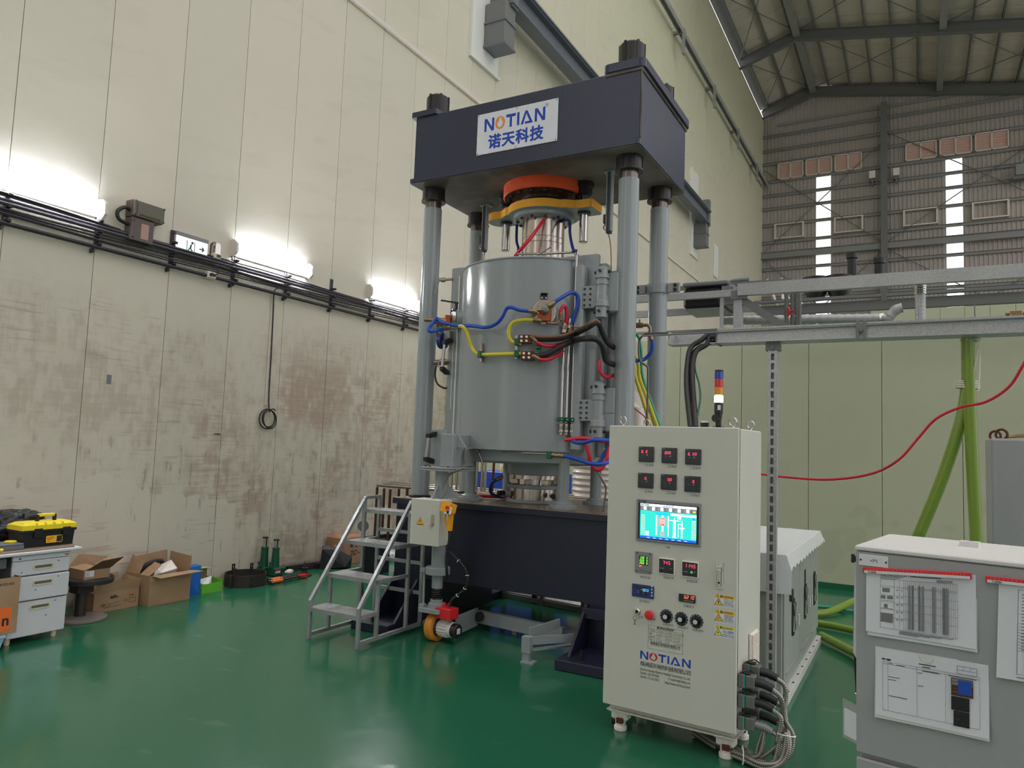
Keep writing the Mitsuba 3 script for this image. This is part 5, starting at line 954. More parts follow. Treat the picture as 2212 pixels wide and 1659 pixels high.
# right side: filter grille, connectors with conduits
gx = CW
gr = put(cc + '__filter_grille', cf(box(gx, gx + .012, .235, .385, .42, .62, .003)), 'mat_white_enamel', label='white slatted filter grille')
puts(gr + '__slat', [cf(box(gx + .012, gx + .022, .242, .378, .43 + .0125 * i, .438 + .0125 * i)) for i in range(15)], 'mat_white_enamel')
CONN = ((.10, .46, 0), (.05, .40, 1), (.12, .365, 2), (.05, .315, 3), (.12, .275, 4), (.05, .225, 5))
CONN = ((.15, .455), (.055, .425), (.15, .335), (.055, .325), (.15, .235), (.055, .215))
for i, (ly, lz) in enumerate(CONN):
    b = put(cc + '__connector', cf(cat(box(gx, gx + .03, ly - .035, ly + .035, lz - .035, lz + .035, .004), box(gx + .036, gx + .085, ly - .030, ly + .030, lz - .032, lz + .032, .006))), 'mat_connector', label='grey multi pin connector')
    put(b + '__gasket', cf(box(gx + .030, gx + .036, ly - .031, ly + .031, lz - .033, lz + .033)), 'mat_hose_teal')
    put(b + '__latch', cf(cat(box(gx + .018, gx + .06, ly - .02, ly + .02, lz + .035, lz + .042, .002), tube([(gx + .01, ly - .03, lz + .036), (gx + .03, ly - .02, lz + .05), (gx + .05, ly + .02, lz + .05), (gx + .07, ly + .03, lz + .034)], .004, 6))), 'mat_nut_black')
    last = i == 5
    e0 = V(gx + .085, ly, lz)
    put(b + '__gland', cf(tube([e0, e0 + V(.04, 0, -.004), e0 + V(.085, 0, -.018)], (.022, .021, .019), 14)), 'mat_hmi_grey' if last else 'mat_plastic_black', 40)
    f = i % 2
    st = e0 + V(.075, 0, -.015)
    rr = .0135 if not last else .011
    wob = [(0, 0, 0), (.01, .014, .012), (-.012, .02, .004), (.004, -.016, .0), (-.008, .01, -.012), (-.02, -.004, .002)][i]
    W3 = V(*wob)
    xo = .25 - .02 * (i // 2) - (.06 if last else 0)
    pts = [st, st + V(.05, .0, -.04), V(gx + xo - .04, ly * .7 + .03, lz - .17) + W3, V(gx + xo, .06 + .02 * f, .16 + .012 * i) + W3, V(gx + xo - .02, .035 + .02 * f, .075) + W3, V(gx + xo - .10, .02 + .025 * (i % 3), .026 + .018 * (i // 3)) + W3 * .3, V(gx + .02, .06 + .035 * (i % 3), .022 + .022 * (i // 3)), V(gx - .14, .13 + .045 * (i % 3), .020 + .022 * (i // 3)), V(gx - .3, .25 + .05 * (i % 3), .019 + .022 * (i // 3))]
    pts = [CE * q[0] + CN * q[1] + V(CX, CY, q[2]) for q in pts]
    nm = ('uppermost rear', 'uppermost front', 'middle rear', 'middle front', 'lowest rear', 'lowest front, thinner')[i]
    t = thing('steel_conduit', 'ribbed steel conduit looping from the ' + nm + ' connector of the control cabinet', 'cable')
    put(t + '__tube', tube(pts, rr, 12, 10, ribs=.010), 'mat_conduit', 40)
    if i == 3:
        for q in (pts[3], pts[6]): put(t + '__tie', torus(q, (0, .2, 1) if q is pts[3] else (1, .3, 0), .045, .003, 20, 5), 'mat_white_paint')
# on the roof of the cabinet
t = thing('signal_tower', 'four colour signal tower with lit green segment on the control cabinet', 'signal light')
b = V(.60, .14, CZ1); tz = lambda a, c, r, nm, m, **kw: put(t + '__' + nm, cf(lathe([(r * .96, a), (r, a + .003), (r, c - .003), (r * .96, c)], (b[0], b[1], b[2] - .004), n=30)), m, 30, **kw)
def lens(name, c):
    return mat(name, c, .12, spec=.6, coat=.5)
for nm, c in (('lens_blue', (28, 56, 150)), ('lens_red', (196, 30, 44)), ('lens_amber', (226, 132, 32))): lens(nm, c)
tz(0, .012, .032, 'base', 'mat_plastic_black')
put(t + '__joint', cf(cat(box(b[0] - .014, b[0] + .014, b[1] - .012, b[1] + .012, b[2] + .008, b[2] + .05, .004), cyl((b[0] - .01, b[1] - .024, b[2] + .055), (b[0] - .01, b[1] + .024, b[2] + .055), .022, 20), box(b[0] - .018, b[0] + .018, b[1] - .015, b[1] + .015, b[2] + .06, b[2] + .09, .004))), 'mat_plastic_black')
tz(.085, .145, .0235, 'foot', 'mat_plastic_black')
put(t + '__sticker', cf(box(b[0] + .001, b[0] + .017, b[1] - .0245, b[1] - .020, b[2] + .10, b[2] + .128)), 'mat_paper')
k = tz(.147, .187, .025, 'green_segment', 'mat_white_paint', emitter={**glow((.9, 3.0, 2.2)), 'sampling_weight': .1}); labels[k] = {'label': 'lit green segment'}
tz(.190, .230, .0235, 'amber_segment', 'mat_lens_amber', label='amber segment'); tz(.234, .276, .0235, 'red_segment', 'mat_lens_red', label='red segment'); tz(.279, .322, .0235, 'blue_segment', 'mat_lens_blue', label='blue segment'); tz(.323, .330, .0235, 'cap', 'mat_ink')
t = thing('buzzer', 'small black buzzer with pale cap on top of the control cabinet', 'buzzer')
put(t + '__body', cf(lathe([(.024, CZ1 - .004), (.024, CZ1 + .03)], (.515, .16, 0), n=24)), 'mat_plastic_black', 30)
put(t + '__cap', cf(lathe([(.020, CZ1 + .03), (.018, CZ1 + .04)], (.515, .16, 0), n=24)), 'mat_white_paint', 30)

# ================================================================ transformer cabinet under bubble wrap
mat('trf_grey', (152, 156, 150), .45)
mat('pale_metal', (206, 204, 200), .4)
scene['mat_wrap'] = {'type': 'twosided', 'bsdf': {'type': 'principled', 'base_color': rgb((206, 208, 208)), 'roughness': .28, 'specular': .7, 'clearcoat': .3}}
tf = thing('transformer_cabinet', 'low grey cabinet with three black recessed handles behind the control cabinet', 'cabinet')
TX0, TX1, TY0, TY1, TZ = -1.55, -.768, 5.10, 6.93, .93
put(tf + '__body', box(TX0, TX1 - .012, TY0, TY1, .06, TZ, .006), 'mat_trf_grey')
for a, b in ((TY0 + .01, TY0 + .70), (TY0 + .71, TY0 + 1.30), (TY0 + 1.31, TY1 - .01)):
    put(tf + '__door', box(TX1 - .012, TX1, a, b, .14, TZ - .03, .004), 'mat_trf_grey')
    put(tf + '__louvre_strip', box(TX1 - .0005, TX1 + .006, a + .06, b - .06, .17, .185, .002), 'mat_trf_grey')
put(tf + '__skirt', box(TX0 - .02, TX1 + .025, TY0 - .03, TY1 + .02, 0, .06, .003), 'mat_pale_metal')
puts(tf + '__skirt_bolt', [cyl((TX1 + .012, y, .060), (TX1 + .012, y, .064), .008, 8) for y in np.arange(5.2, 6.9, .22)], 'mat_nut_black')
for p, L in (((-0.77,5.471,0.487), .25), ((-0.77,6.082,0.493), .26), ((-0.77,6.648,0.505), .27)):
    y, z = p[1], p[2]
    k = put(tf + '__handle', prism(rrect(-.055, .055, -L / 2, L / 2, .03), .008, (TX1 - .001, y, z), (0, 1, 0), (0, 0, 1)), 'mat_plastic_black', label='black recessed handle')
    puts(k + '__fin', [bar((TX1 + .012, y + .035 * s, z - L * .38), (TX1 + .014, y - .03 * s, z + L * .38), .010, .012, (1, 0, 0)) for s in (1, -1)], 'mat_chrome')
for p in ((-0.77,5.717,0.422), (-0.77,6.326,0.445), (-0.77,6.47,0.436)): put(tf + '__lock', box(TX1, TX1 + .012, p[1] - .012, p[1] + .012, p[2] - .04, p[2] + .04, .003), 'mat_pale_metal')
p = (-0.77,5.34,0.655); put(tf + '__latch', box(TX1, TX1 + .02, p[1] - .03, p[1] + .03, p[2] - .04, p[2] + .04, .005), 'mat_nut_black')
p = (-0.77,6.077,0.678); put(tf + '__window', box(TX1, TX1 + .004, p[1] - .03, p[1] + .03, p[2] - .05, p[2] + .05), 'mat_plastic_black')
def wrap_mesh():
    nu, nv = 90, 110; hz = .95
    xs = np.linspace(TX0 - .02, TX1 + .15, nu); ys = np.linspace(TY0 - .26, TY1 + .16, nv)
    X, Y = np.meshgrid(xs, ys, indexing='ij')
    ox = np.maximum(0, X - (TX1 + .012)); oy = np.maximum(0, (TY0 - .012) - Y); oy2 = np.maximum(0, Y - (TY1 + .012))
    drop = np.hypot(ox * .62, np.maximum(oy * 1.0, oy2 * .55)); Xc = np.minimum(X, TX1 + .014 + ox * .24); Yc = np.where(oy > 0, TY0 - .014 - .05 * oy, np.where(oy2 > 0, TY1 + .014 + .72 * oy2, Y))
    Z = hz - drop + .006 * (meshkit.fbm(np.stack([X * 5, Y * 5, X * 0], -1), 3) - .5) * 2 + .010 * np.sin(Y * 40 + 6 * X) * (ox > 0) * np.minimum(1, ox * 9)
    Z += .0022 * (np.arange(nu)[:, None] % 2) * (np.arange(nv)[None] % 2)
    v = np.stack([Xc, Yc, Z], -1).reshape(-1, 3); i, j = np.meshgrid(np.arange(nu - 1), np.arange(nv - 1), indexing='ij'); a = (i * nv + j).ravel()
    return trimesh.Trimesh(v, np.vstack([np.c_[a, a + nv, a + nv + 1], np.c_[a, a + nv + 1, a + 1]]), process=False)
one('bubble_wrap', wrap_mesh(), 'mat_wrap', 'crumpled sheet of bubble wrap draped over the low grey cabinet', 'bubble wrap', smooth=False)
put(thing('lifting_bracket', 'pale flat lifting bracket lying on the bubble wrap', 'bracket') + '__plate', cat(box(-1.25, -.98, 5.28, 5.40, .962, .975, .003), box(-1.16, -1.08, 5.31, 5.36, .975, .995, .003)), 'mat_pale_metal')

# ================================================================ grey panel with papers in the right foreground
QX, QY, QT = -.168, 2.46, math.radians(-9.364); QW, QD, QZ = .86, .46, 1.334
QE, QN = V(math.cos(QT), math.sin(QT), 0), V(-math.sin(QT), math.cos(QT), 0)
def qf(m): return frame(m, (QX, QY, 0), QE, QN)
def qface(m, x, z, y=0.0): return qf(frame(m, (x, y, z), (1, 0, 0), (0, 0, 1)))
mat('panel_grey', (150, 151, 152), .5)
gp = thing('grey_panel_cabinet', 'grey steel cabinet with pinned papers and a +P1 plate in the right foreground', 'cabinet')
put(gp + '__body', qf(box(.006, QW, .02, QD, .02, QZ - .002, .004)), 'mat_panel_grey')
put(gp + '__lid', qf(box(-.002, QW + .01, -.004, QD + .01, QZ - .012, QZ + .002, .004)), 'mat_pale_metal')
put(gp + '__door', qf(box(0, QW, 0, .02, .735, QZ - .014, .004)), 'mat_panel_grey')
put(gp + '__drawer', qf(box(0, QW, 0, .02, .03, .722, .004)), 'mat_panel_grey')
a, b = (0.006,1.314), (0.062,1.304)
pl_ = put(gp + '__name_plate', qf(box(.010, .089, -.004, 0, QZ - .055, QZ - .022, .001)), 'mat_paper', label='small white plate reading +P1')
fine(pl_ + '__lettering', qface(text('+P1', .0085, False, 1, .0004), .040, QZ - .042, -.0041), 'mat_ink')
puts(pl_ + '__rivet', [qf(cyl((x, -.004, QZ - .0385), (x, -.006, QZ - .0385), .0028, 8)) for x in (.015, .084)], 'mat_ink')
lug = qf(V(0, 0, 0) is None or cat(prism(rrect(-.026, .026, -.022, .022, .003).difference(Point(0, .004).buffer(.011)), .016, (.26, .30, QZ + .002)), cyl((.26, .304, QZ + .002), (.26, .304, QZ + .004), .011, 14)))
put(gp + '__lug', lug, 'mat_pale_metal', label='square lifting lug')
put(gp + '__corner_hook', qf(cat(box(-.012, 0, .02, .05, QZ - .05, QZ - .035), box(-.02, -.012, .03, .04, QZ - .055, QZ - .03))), 'mat_plastic_black')
def sheet(x0, x1, ztl, ztr, zbl, zbr, y, bow=.006, x0b=None, x1b=None):
    """A sheet of paper hanging on the door, its lower edge standing off a little."""
    n = 8; rows = []
    for j in range(n + 1):
        t = j / n; yy = y - bow * t * t
        xa, xb = x0 + ((x0b or x0) - x0) * t, x1 + ((x1b or x1) - x1) * t
        rows += [(xa + (xb - xa) * s, yy - .002 * math.sin(s * 5 + 2 * t), (ztl + (zbl - ztl) * t) * (1 - s) + (ztr + (zbr - ztr) * t) * s) for s in np.linspace(0, 1, 7)]
    rows = np.array(rows); v = np.vstack([rows, rows + V(0, .0012, 0)]); m = len(rows); f = []
    for j in range(n):
        for i in range(6):
            a = j * 7 + i; f += [(a, a + 7, a + 8), (a, a + 8, a + 1), (a + m, a + m + 8, a + m + 7), (a + m, a + m + 1, a + m + 8)]
    return qf(trimesh.Trimesh(v, f, process=False))
def lines(parts, y): return cat(*[qf(frame(box(min(a, c), max(a, c) + (w if abs(a - c) < 1e-6 else 0), 0, 1, 0, 1).copy() if False else prism([(a, b), (c, d), (c + (w if abs(a - c) < .004 else 0), d + (0 if abs(a - c) < .004 else w)), (a + (w if abs(a - c) < .004 else 0), b + (0 if abs(a - c) < .004 else w))], .0003), (0, y, 0), (1, 0, 0), (0, 0, 1))) for a, b, c, d, w in parts])
# paper one: a table of columns
P = {'tl': (0.03,1.259), 'tr': (0.307,1.278), 'bl': (0.029,1.091), 'br': (0.308,1.092)}
t1 = thing('paper_sheet', 'printed table sheet held by the left red ruler on the grey cabinet', 'paper')
put(t1 + '__sheet', sheet(P['tl'][0], P['tr'][0], P['tl'][1] + .012, P['tr'][1] + .012, P['bl'][1], P['br'][1], -.003), 'mat_paper')
put(t1 + '__under_sheet', sheet(P['tl'][0] + .004, P['tr'][0] + .002, P['tl'][1], P['tr'][1], (0.031,1.08)[1], (0.308,1.084)[1], -.001, .005), 'mat_paper')
def lerp2(u, v):
    """A point of paper one from u across and v down."""
    a = np.array(P['tl']) * (1 - u) + np.array(P['tr']) * u; b = np.array(P['bl']) * (1 - u) + np.array(P['br']) * u
    return a * (1 - v) + b * v
def pq(u0, v0, u1, v1, depth=.0004): return [tuple(lerp2(u0, v0)), tuple(lerp2(u0, v1)), tuple(lerp2(u1, v1)), tuple(lerp2(u1, v0))]
def onpaper(poly, v, m, nm, stuff=True):
    g = [prism(q, .0003) for q in poly]; y = [-.0050 - .006 * vv * vv for vv in v]
    return cat(*[qf(frame(a, (0, b, 0), (1, 0, 0), (0, 0, 1))) for a, b in zip(g, y)])
def strip(u0, v0, u1, v1, n=5): return [(pq(u0, v0 + (v1 - v0) * i / n, u1, v0 + (v1 - v0) * (i + 1) / n), v0 + (v1 - v0) * (i + 1) / n) for i in range(n)]
def paint(parent, nm, quads, m):
    st = [s for q in quads for s in (strip(*q) if q[3] - q[1] > .1 else [(pq(*q), q[3])])]
    fine(parent + '__' + nm, onpaper([s[0] for s in st], [s[1] for s in st], m, nm), m)
v0, v1 = .09, .90
paint(t1, 'grid', [(.14, v, .84, v + .004) for v in (.085, .20, .22, .345, .465, .585, .71, .895)] + [(u, v0, u + .0022, v1) for u in [.14, .27, .32, .36] + [.36 + .48 * i / 26 for i in range(27)]], 'mat_ink_grey')
paint(t1, 'dark_column', [(.437, .16, .452, .86), (.497, .16, .514, .86), (.712, .16, .729, .86)], 'mat_ink_grey')
paint(t1, 'grey_column', [(.405, .16, .425, .86), (.525, .16, .545, .86), (.62, .16, .648, .86), (.735, .16, .76, .86)], 'mat_hmi_grey')
paint(t1, 'print_line', [(.14, .02 + .02 * i, .14 + .25 - .03 * i, .027 + .02 * i) for i in range(4)] + [(.42, .015, .70, .026), (.66, .05, .80, .057), (.66, .07, .80, .077)] + [(.32, .91 + .015 * i, .80 - .1 * i, .916 + .015 * i) for i in range(4)] + [(.29, .25 + .12 * i, .31, .26 + .12 * i) for i in range(5)] + [(.145, .44 + .13 * i, .26, .446 + .13 * i) for i in range(3)] + [(.335, .25 + .12 * i, .35, .26 + .12 * i) for i in range(5)], 'mat_ink')
paint(t1, 'photo', [(.16, .235, .23, .305), (.145, .36, .19, .415), (.205, .36, .26, .415), (.175, .50, .21, .565), (.145, .65, .26, .80)], 'mat_steel_dark')
def ruler(x0, x1, za, zb, lab, n):
    t = thing('magnetic_ruler', lab, 'ruler'); sl = (zb - za) / (x1 - x0)
    ex, L = (1, 0, sl), math.hypot(x1 - x0, zb - za)
    def R(m, y=-.006): return qf(frame(m, (x0, y, za), ex, (-sl, 0, 1)))
    put(t + '__body', R(box(0, L, -.010, .007, 0, .006, .001)), 'mat_red')
    put(t + '__white_strip', R(box(.004, L - .004, -.0095, -.0018, .0060, .0066)), 'mat_paper')
    fine(t + '__scale', R(cat(*[box(.012 + (L - .02) * i / n, .0128 + (L - .02) * i / n, .001, .004, .006, .0064) for i in range(n)])), 'mat_paper')
    fine(t + '__brand', R(frame(text('TURIN', .0052, False, 3, .0004), (.014, -.0085, .0067), (1, 0, 0), (0, 1, 0))), 'mat_ink')
ra, rb_ = (0.022,1.268), (0.298,1.288)
ruler(ra[0], rb_[0], ra[1], rb_[1], 'red and white magnetic ruler, left one of two on the grey cabinet', 29)
ra = (0.33,1.285); ruler(ra[0], ra[0] + .30, ra[1], ra[1] + .004, 'red and white magnetic ruler at the right edge of the photo', 29)
# paper two in a plastic sleeve, with photographs
P = {'tl': (0.056,1.048), 'tr': (0.333,1.054), 'bl': (0.059,0.854), 'br': (0.332,0.86)}
t2 = thing('plastic_sleeve', 'clear sleeve with a printed sheet, below the ruled table sheet', 'paper')
put(t2 + '__sleeve', sheet(P['tl'][0] - .003, P['tr'][0] + .001, P['tl'][1] + .002, P['tr'][1] + .002, P['bl'][1] - .002, P['br'][1] - .002, -.001, .010), 'mat_pale_metal')
put(t2 + '__sheet', sheet(P['tl'][0], P['tr'][0], P['tl'][1], P['tr'][1], P['bl'][1] + .006, P['br'][1] + .004, -.003, .010), 'mat_paper')
def onpaper(poly, v, m, nm, stuff=True):
    return cat(*[qf(frame(prism(q, .0003), (0, -.0052 - .0105 * vv * vv, 0), (1, 0, 0), (0, 0, 1))) for q, vv in zip(poly, v)])
paint(t2, 'grid', [(.06, v, .925, v + .004) for v in (.185, .215)] + [(.06, .875, .925, .879)] + [(u, .185, u + .002, .876) for u in (.06, .11, .38, .635, .925)], 'mat_ink_grey')
paint(t2, 'print_line', [(.055, .14, .09, .16), (.10, .14, .14, .165), (.40, .13, .55, .142), (.43, .165, .50, .175), (.12, .20, .16, .207), (.115, .39, .22, .398), (.115, .43, .19, .438), (.115, .66, .29, .668), (.39, .26, .43, .267), (.39, .44, .44, .447), (.43, .222, .58, .232), (.66, .222, .90, .230), (.19, .205, .27, .213)], 'mat_ink')
paint(t2, 'stamp', [(.735, .07, .905, .074), (.735, .175, .905, .179), (.735, .07, .738, .178), (.903, .07, .906, .178), (.735, .125, .905, .129), (.79, .07, .792, .125), (.85, .07, .852, .125)], 'mat_hose_navy')
paint(t2, 'photo_border', [(.685, .245, .872, .485)], 'mat_copper_dark'); paint(t2, 'photo_ground', [(.69, .255, .867, .475)], 'mat_hmi_grey')
def onpaper(poly, v, m, nm, stuff=True):
    return cat(*[qf(frame(prism(q, .0003), (0, -.0058 - .0105 * vv * vv, 0), (1, 0, 0), (0, 0, 1))) for q, vv in zip(poly, v)])
paint(t2, 'photo_screen', [(.745, .265, .86, .455)], 'mat_hose_blue')
paint(t2, 'photo', [(.685, .495, .84, .68), (.705, .685, .84, .89)], 'mat_plastic_black')
paint(t2, 'photo_detail', [(.72, .71, .76, .74), (.73, .78, .755, .83), (.79, .76, .81, .80), (.70, .52, .73, .53), (.80, .55, .835, .56), (.77, .84, .80, .86)], 'mat_copper_dark')
put(t2 + '__thumb_notch', qf(frame(prism(Point(0, 0).buffer(.017, quad_segs=10).intersection(sbox(-.02, -.02, .02, .003)), .0005), (lerp2(.47, .03)[0], -.0058, lerp2(.47, .03)[1] + .002), (1, 0, -.18), (.18, 0, 1))), 'mat_pale_metal')
# paper three at the frame's right edge
P = {'tl': (0.36,1.275), 'tr': ((0.36,1.275)[0] + .215, (0.36,1.275)[1] + .006), 'bl': (0.351,1.029), 'br': ((0.351,1.029)[0] + .22, (0.351,1.029)[1] + .004)}
t3 = thing('paper_sheet', 'tall pale form sheet held by the red ruler at the right edge of the photo', 'paper')
put(t3 + '__sheet', sheet(P['tl'][0], P['tr'][0], P['tl'][1] + .012, P['tr'][1] + .012, P['bl'][1], P['br'][1], -.003, .006, P['bl'][0], P['br'][0]), 'mat_paper')
def onpaper(poly, v, m, nm, stuff=True):
    return cat(*[qf(frame(prism(q, .0003), (0, -.0050 - .006 * vv * vv, 0), (1, 0, 0), (0, 0, 1))) for q, vv in zip(poly, v)])
paint(t3, 'grid', [(.20, v, .95, v + .003) for v in [.045, .30] + [.40 + .032 * i for i in range(10)] + [.93]] + [(u, .045, u + .005, .93) for u in (.20, .95)], 'mat_ink_grey')
paint(t3, 'print_line', [(.24 + .15 * j, .09 + .034 * i, .30 + .15 * j, .098 + .034 * i) for i in range(18) for j in range(5)] + [(.20, .96, .5, .968)], 'mat_ink_grey')
fine(t3 + '__heading', qface(text('高压真空烧结炉', .009, True, 2, .0003), lerp2(.26, .105)[0], lerp2(.26, .105)[1], -.0056), 'mat_ink')
paint(t3, 'picture_frame', [(.28, .68, .95, .90)], 'mat_plastic_black')
def onpaper(poly, v, m, nm, stuff=True):
    return cat(*[qf(frame(prism(q, .0003), (0, -.0058 - .006 * vv * vv, 0), (1, 0, 0), (0, 0, 1))) for q, vv in zip(poly, v)])
paint(t3, 'picture', [(.40, .705, .95, .865)], 'mat_trf_grey')
# papers and a badge hung on the cabinet's left side
t = thing('hanging_papers', 'white papers hung on the left side of the grey cabinet, seen edge on', 'paper')
put(t + '__sheets', qf(hull([(x, y, z) for x, y, z in ((-.004, .06, QZ - .07), (-.004, .30, QZ - .07), (-.018, .06, QZ - .08), (-.018, .30, QZ - .08), (-.022, .06, QZ - .33), (-.022, .30, QZ - .30), (-.004, .06, QZ - .36), (-.004, .30, QZ - .31))])), 'mat_paper')
t = thing('name_badge', 'name badge in a clear holder hanging on a black lanyard by the grey cabinet', 'badge')
put(t + '__lanyard', qf(tube([(-.010, .10, QZ - .05), (-.026, .10, QZ - .2), (-.022, .09, QZ - .36), (-.018, .09, QZ - .455)], .0045, 6)), 'mat_plastic_black')
put(t + '__clip', qf(box(-.024, -.012, .085, .097, QZ - .485, QZ - .455, .002)), 'mat_chrome')
put(t + '__holder', qf(hull([(x, y, z) for x, y in ((-.062, .10), (-.004, .06)) for z in (QZ - .60, QZ - .485)] + [(-.004, .063, QZ - .60), (-.062, .103, QZ - .485)])), 'mat_trf_grey')
put(t + '__card', qf(hull([(x, y - .002, z) for x, y in ((-.056, .0955), (-.010, .0640)) for z in (QZ - .59, QZ - .51)] + [(-.010, .0655, QZ - .59), (-.056, .097, QZ - .51)])), 'mat_paper')

# ================================================================ slotted post, cable tray, pipe rack
sp = thing('slotted_post', 'slotted galvanized steel post holding up the cable tray', 'post')
sx, sy = -.835, 5.0
hole = []
body_ = [sbox(-.028, 0, .028, 2.335)]
slots = union_all([sbox(-.006, .05 + .062 * i, .006, .085 + .062 * i).buffer(.004) for i in range(37)])
put(sp + '__channel', cat(prism(body_[0].difference(slots), .003, (sx, sy, 0), (1, 0, 0), (0, 0, 1)), box(sx - .030, sx - .027, sy, sy + .045, 0, 2.335), box(sx + .027, sx + .030, sy, sy + .045, 0, 2.335), box(sx - .028, sx + .028, sy + .030, sy + .033, 0, 2.335)), 'mat_galvanized')
put(sp + '__clip', cat(box(sx - .045, sx + .045, sy - .006, sy + .06, 2.28, 2.332, .002), hexbolt((sx, sy - .006, 2.30), (0, -1, 0), .012, .012)), 'mat_steel_dark')
ty = thing('cable_tray', 'long galvanized cable tray running overhead to the right', 'tray')
put(ty + '__trough', cat(box(-1.19, 3.4, 4.96, 4.963, 2.345, 2.425), box(-1.19, 3.4, 4.955, 4.97, 2.425, 2.431), box(-1.19, 3.4, 5.12, 5.123, 2.345, 2.425), box(-1.19, 3.4, 4.96, 5.123, 2.338, 2.345)), 'mat_galvanized', label='tray body')
put(ty + '__lid', box(-1.19, 3.4, 4.955, 5.128, 2.431, 2.436), 'mat_galvanized')
put(ty + '__lower_flange', box(-1.19, 3.4, 4.953, 4.960, 2.336, 2.35, .001), 'mat_galvanized')
put(ty + '__end_piece', cat(box(-1.535, -1.19, 5.07, 5.085, 2.345, 2.42), box(-1.535, -1.19, 4.97, 5.085, 2.338, 2.345), box(-1.535, -1.515, 4.965, 5.085, 2.34, 2.425, .004)), 'mat_galvanized')
put(ty + '__divider', box(-1.20, -1.185, 4.96, 5.09, 2.33, 2.44), 'mat_steel_dark')
for p in ((-0.305,4.95,2.371), ):
    put(ty + '__coupling', cat(box(p[0] - .028, p[0] - .010, 4.938, 4.955, 2.325, 2.445, .002), box(p[0] + .010, p[0] + .028, 4.938, 4.955, 2.325, 2.445, .002), box(p[0] - .012, p[0] + .012, 4.94, 4.956, 2.37, 2.41), cyl((p[0], 4.945, 2.385), (p[0], 4.93, 2.385), .010, 12)), 'mat_steel_dark')
put(ty + '__rod', cyl((-1.72, 4.945, 2.405), (3.4, 4.945, 2.437), .006, 8), 'mat_steel_dark', 40)
p = (0.494,5,2.42); put(ty + '__brass_fitting', cat(box(p[0] - .03, p[0] + .03, 4.98, 5.03, 2.436, 2.47, .004), cyl((p[0] - .05, 5.0, 2.455), (p[0] + .05, 5.0, 2.455), .012, 10)), 'mat_brass')
for i in range(3):
    dx = .028 * i
    hose(('outer', 'middle', 'inner')[i] + ' of three thick black cables curving from the tray end down into the control cabinet', [(-1.19 - .02, 5.02, 2.405 - .022 * i), (-1.27, 5.02, 2.402 - .022 * i), (-1.302,4.98,2.364), (-1.364,4.94,2.306), (-1.362,4.85,2.174), (-1.321,4.7,2.019), (-1.251,4.5,1.871), (-1.179,4.3,1.735)] if i == 0 else ([(-1.19 - .02, 5.0, 2.385), (-1.25, 5.0, 2.383), (-1.261,4.97,2.332), (-1.323,4.93,2.277), (-1.322,4.84,2.156), (-1.278,4.7,2.004), (-1.213,4.5,1.871), (-1.149,4.3,1.736)] if i == 1 else [(-1.19 - .02, 5.05, 2.36), (-1.24, 5.04, 2.36), (-1.248,5.02,2.348), (-1.346,4.97,2.29), (-1.351,4.88,2.161), (-1.307,4.74,2.007), (-1.23,4.54,1.859), (-1.171,4.34,1.737)]), .017 if i < 2 else .012, 'mat_hose_black', 'black cables into the control cabinet', cat_='cable', name='power_cable')
hose('thin green cable bowing down beside the thick black cables', [(-1.335,4.93,2.23), (-1.305,4.85,2.141), (-1.239,4.7,2.034), (-1.19,4.55,1.932), (-1.176,4.45,1.84), (-1.149,4.3,1.744)], .006, 'mat_clamp_green', cat_='cable', name='thin_cable')
hose('long thin red cable sagging from the slotted post up to the right', [(-0.969,5.3,1.459), (-0.771,5.2,1.449), (-0.504,5.1,1.451), (-0.259,5,1.501), (-0.106,4.9,1.592), (0.002,4.85,1.728), (0.088,4.8,1.834), (0.206,4.75,1.898), (0.322,4.7,1.926), (0.423,4.65,2.004), (0.485,4.6,2.12), (0.542,4.6,2.228)], .0075, 'mat_hose_red', cat_='cable', name='red_cable')
# translucent green hoses
mat('hose_green', (122, 148, 52), .25, spec=.6, coat=.3)
hose('translucent green hose hanging straight down, right one of the pair', [(0.262,5.1,2.342), (0.265,5.12,2.143), (0.272,5.15,1.867), (0.286,5.2,1.454), (0.299,5.25,1.094), (0.304,5.3,0.76), (.30, 5.5, .06), (.1, 5.9, .04)], .034, 'mat_hose_green')
hose('translucent green hose slanting down to the left from the tie', [(0.279,5.17,2.332), (0.269,5.19,2.151), (0.232,5.2,1.869), (0.138,5.25,1.528), (0.037,5.3,1.235), (-0.028,5.35,1.066), (-.18, 5.6, .7), (-.30, 6.0, .20), (-.42, 6.5, .06), (-.75, 7.0, .05)], .034, 'mat_hose_green')
t = thing('hose_tie', 'loops of pale cord tied round the two green hoses', 'tie')
for z in (0, .012, .024, .036): put(t + '__loop', torus(V(*(0.261,5.17,2.042)) + V(0, 0, z), (.05, 0, 1), .062, .005, 24, 6), 'mat_white_enamel')
put(t + '__cord', tube([V(*(0.278,5.12,2.043)), (0.297,5.1,2.168), (0.317,5.1,2.292), (0.316,5.1,2.34)], .004, 6), 'mat_white_enamel')
put(t + '__cord', tube([(0.314,5.08,2.331), (0.322,5.08,2.193), (0.312,5.08,2.015)], .004, 6), 'mat_white_enamel')
put(t + '__clip', torus((0.277,5.12,2.325), (0, 0, 1), .05, .006, 24, 6), 'mat_chrome')
hose('green hose lying on the floor behind the grey cabinet, upper of two', [(-0.914,7.97,0.04), (-0.803,8.134,0.04), (-0.699,8.42,0.06), (-0.611,8.71,0.08), (-0.525,9.145,0.06)], .034, 'mat_hose_green')
hose('green hose lying on the floor behind the grey cabinet, lower of two', [(-0.864,7.536,0.04), (-0.742,7.52,0.04), (-0.621,7.484,0.04), (-0.504,7.45,0.04), (-0.373,7.468,0.04)], .032, 'mat_hose_green')
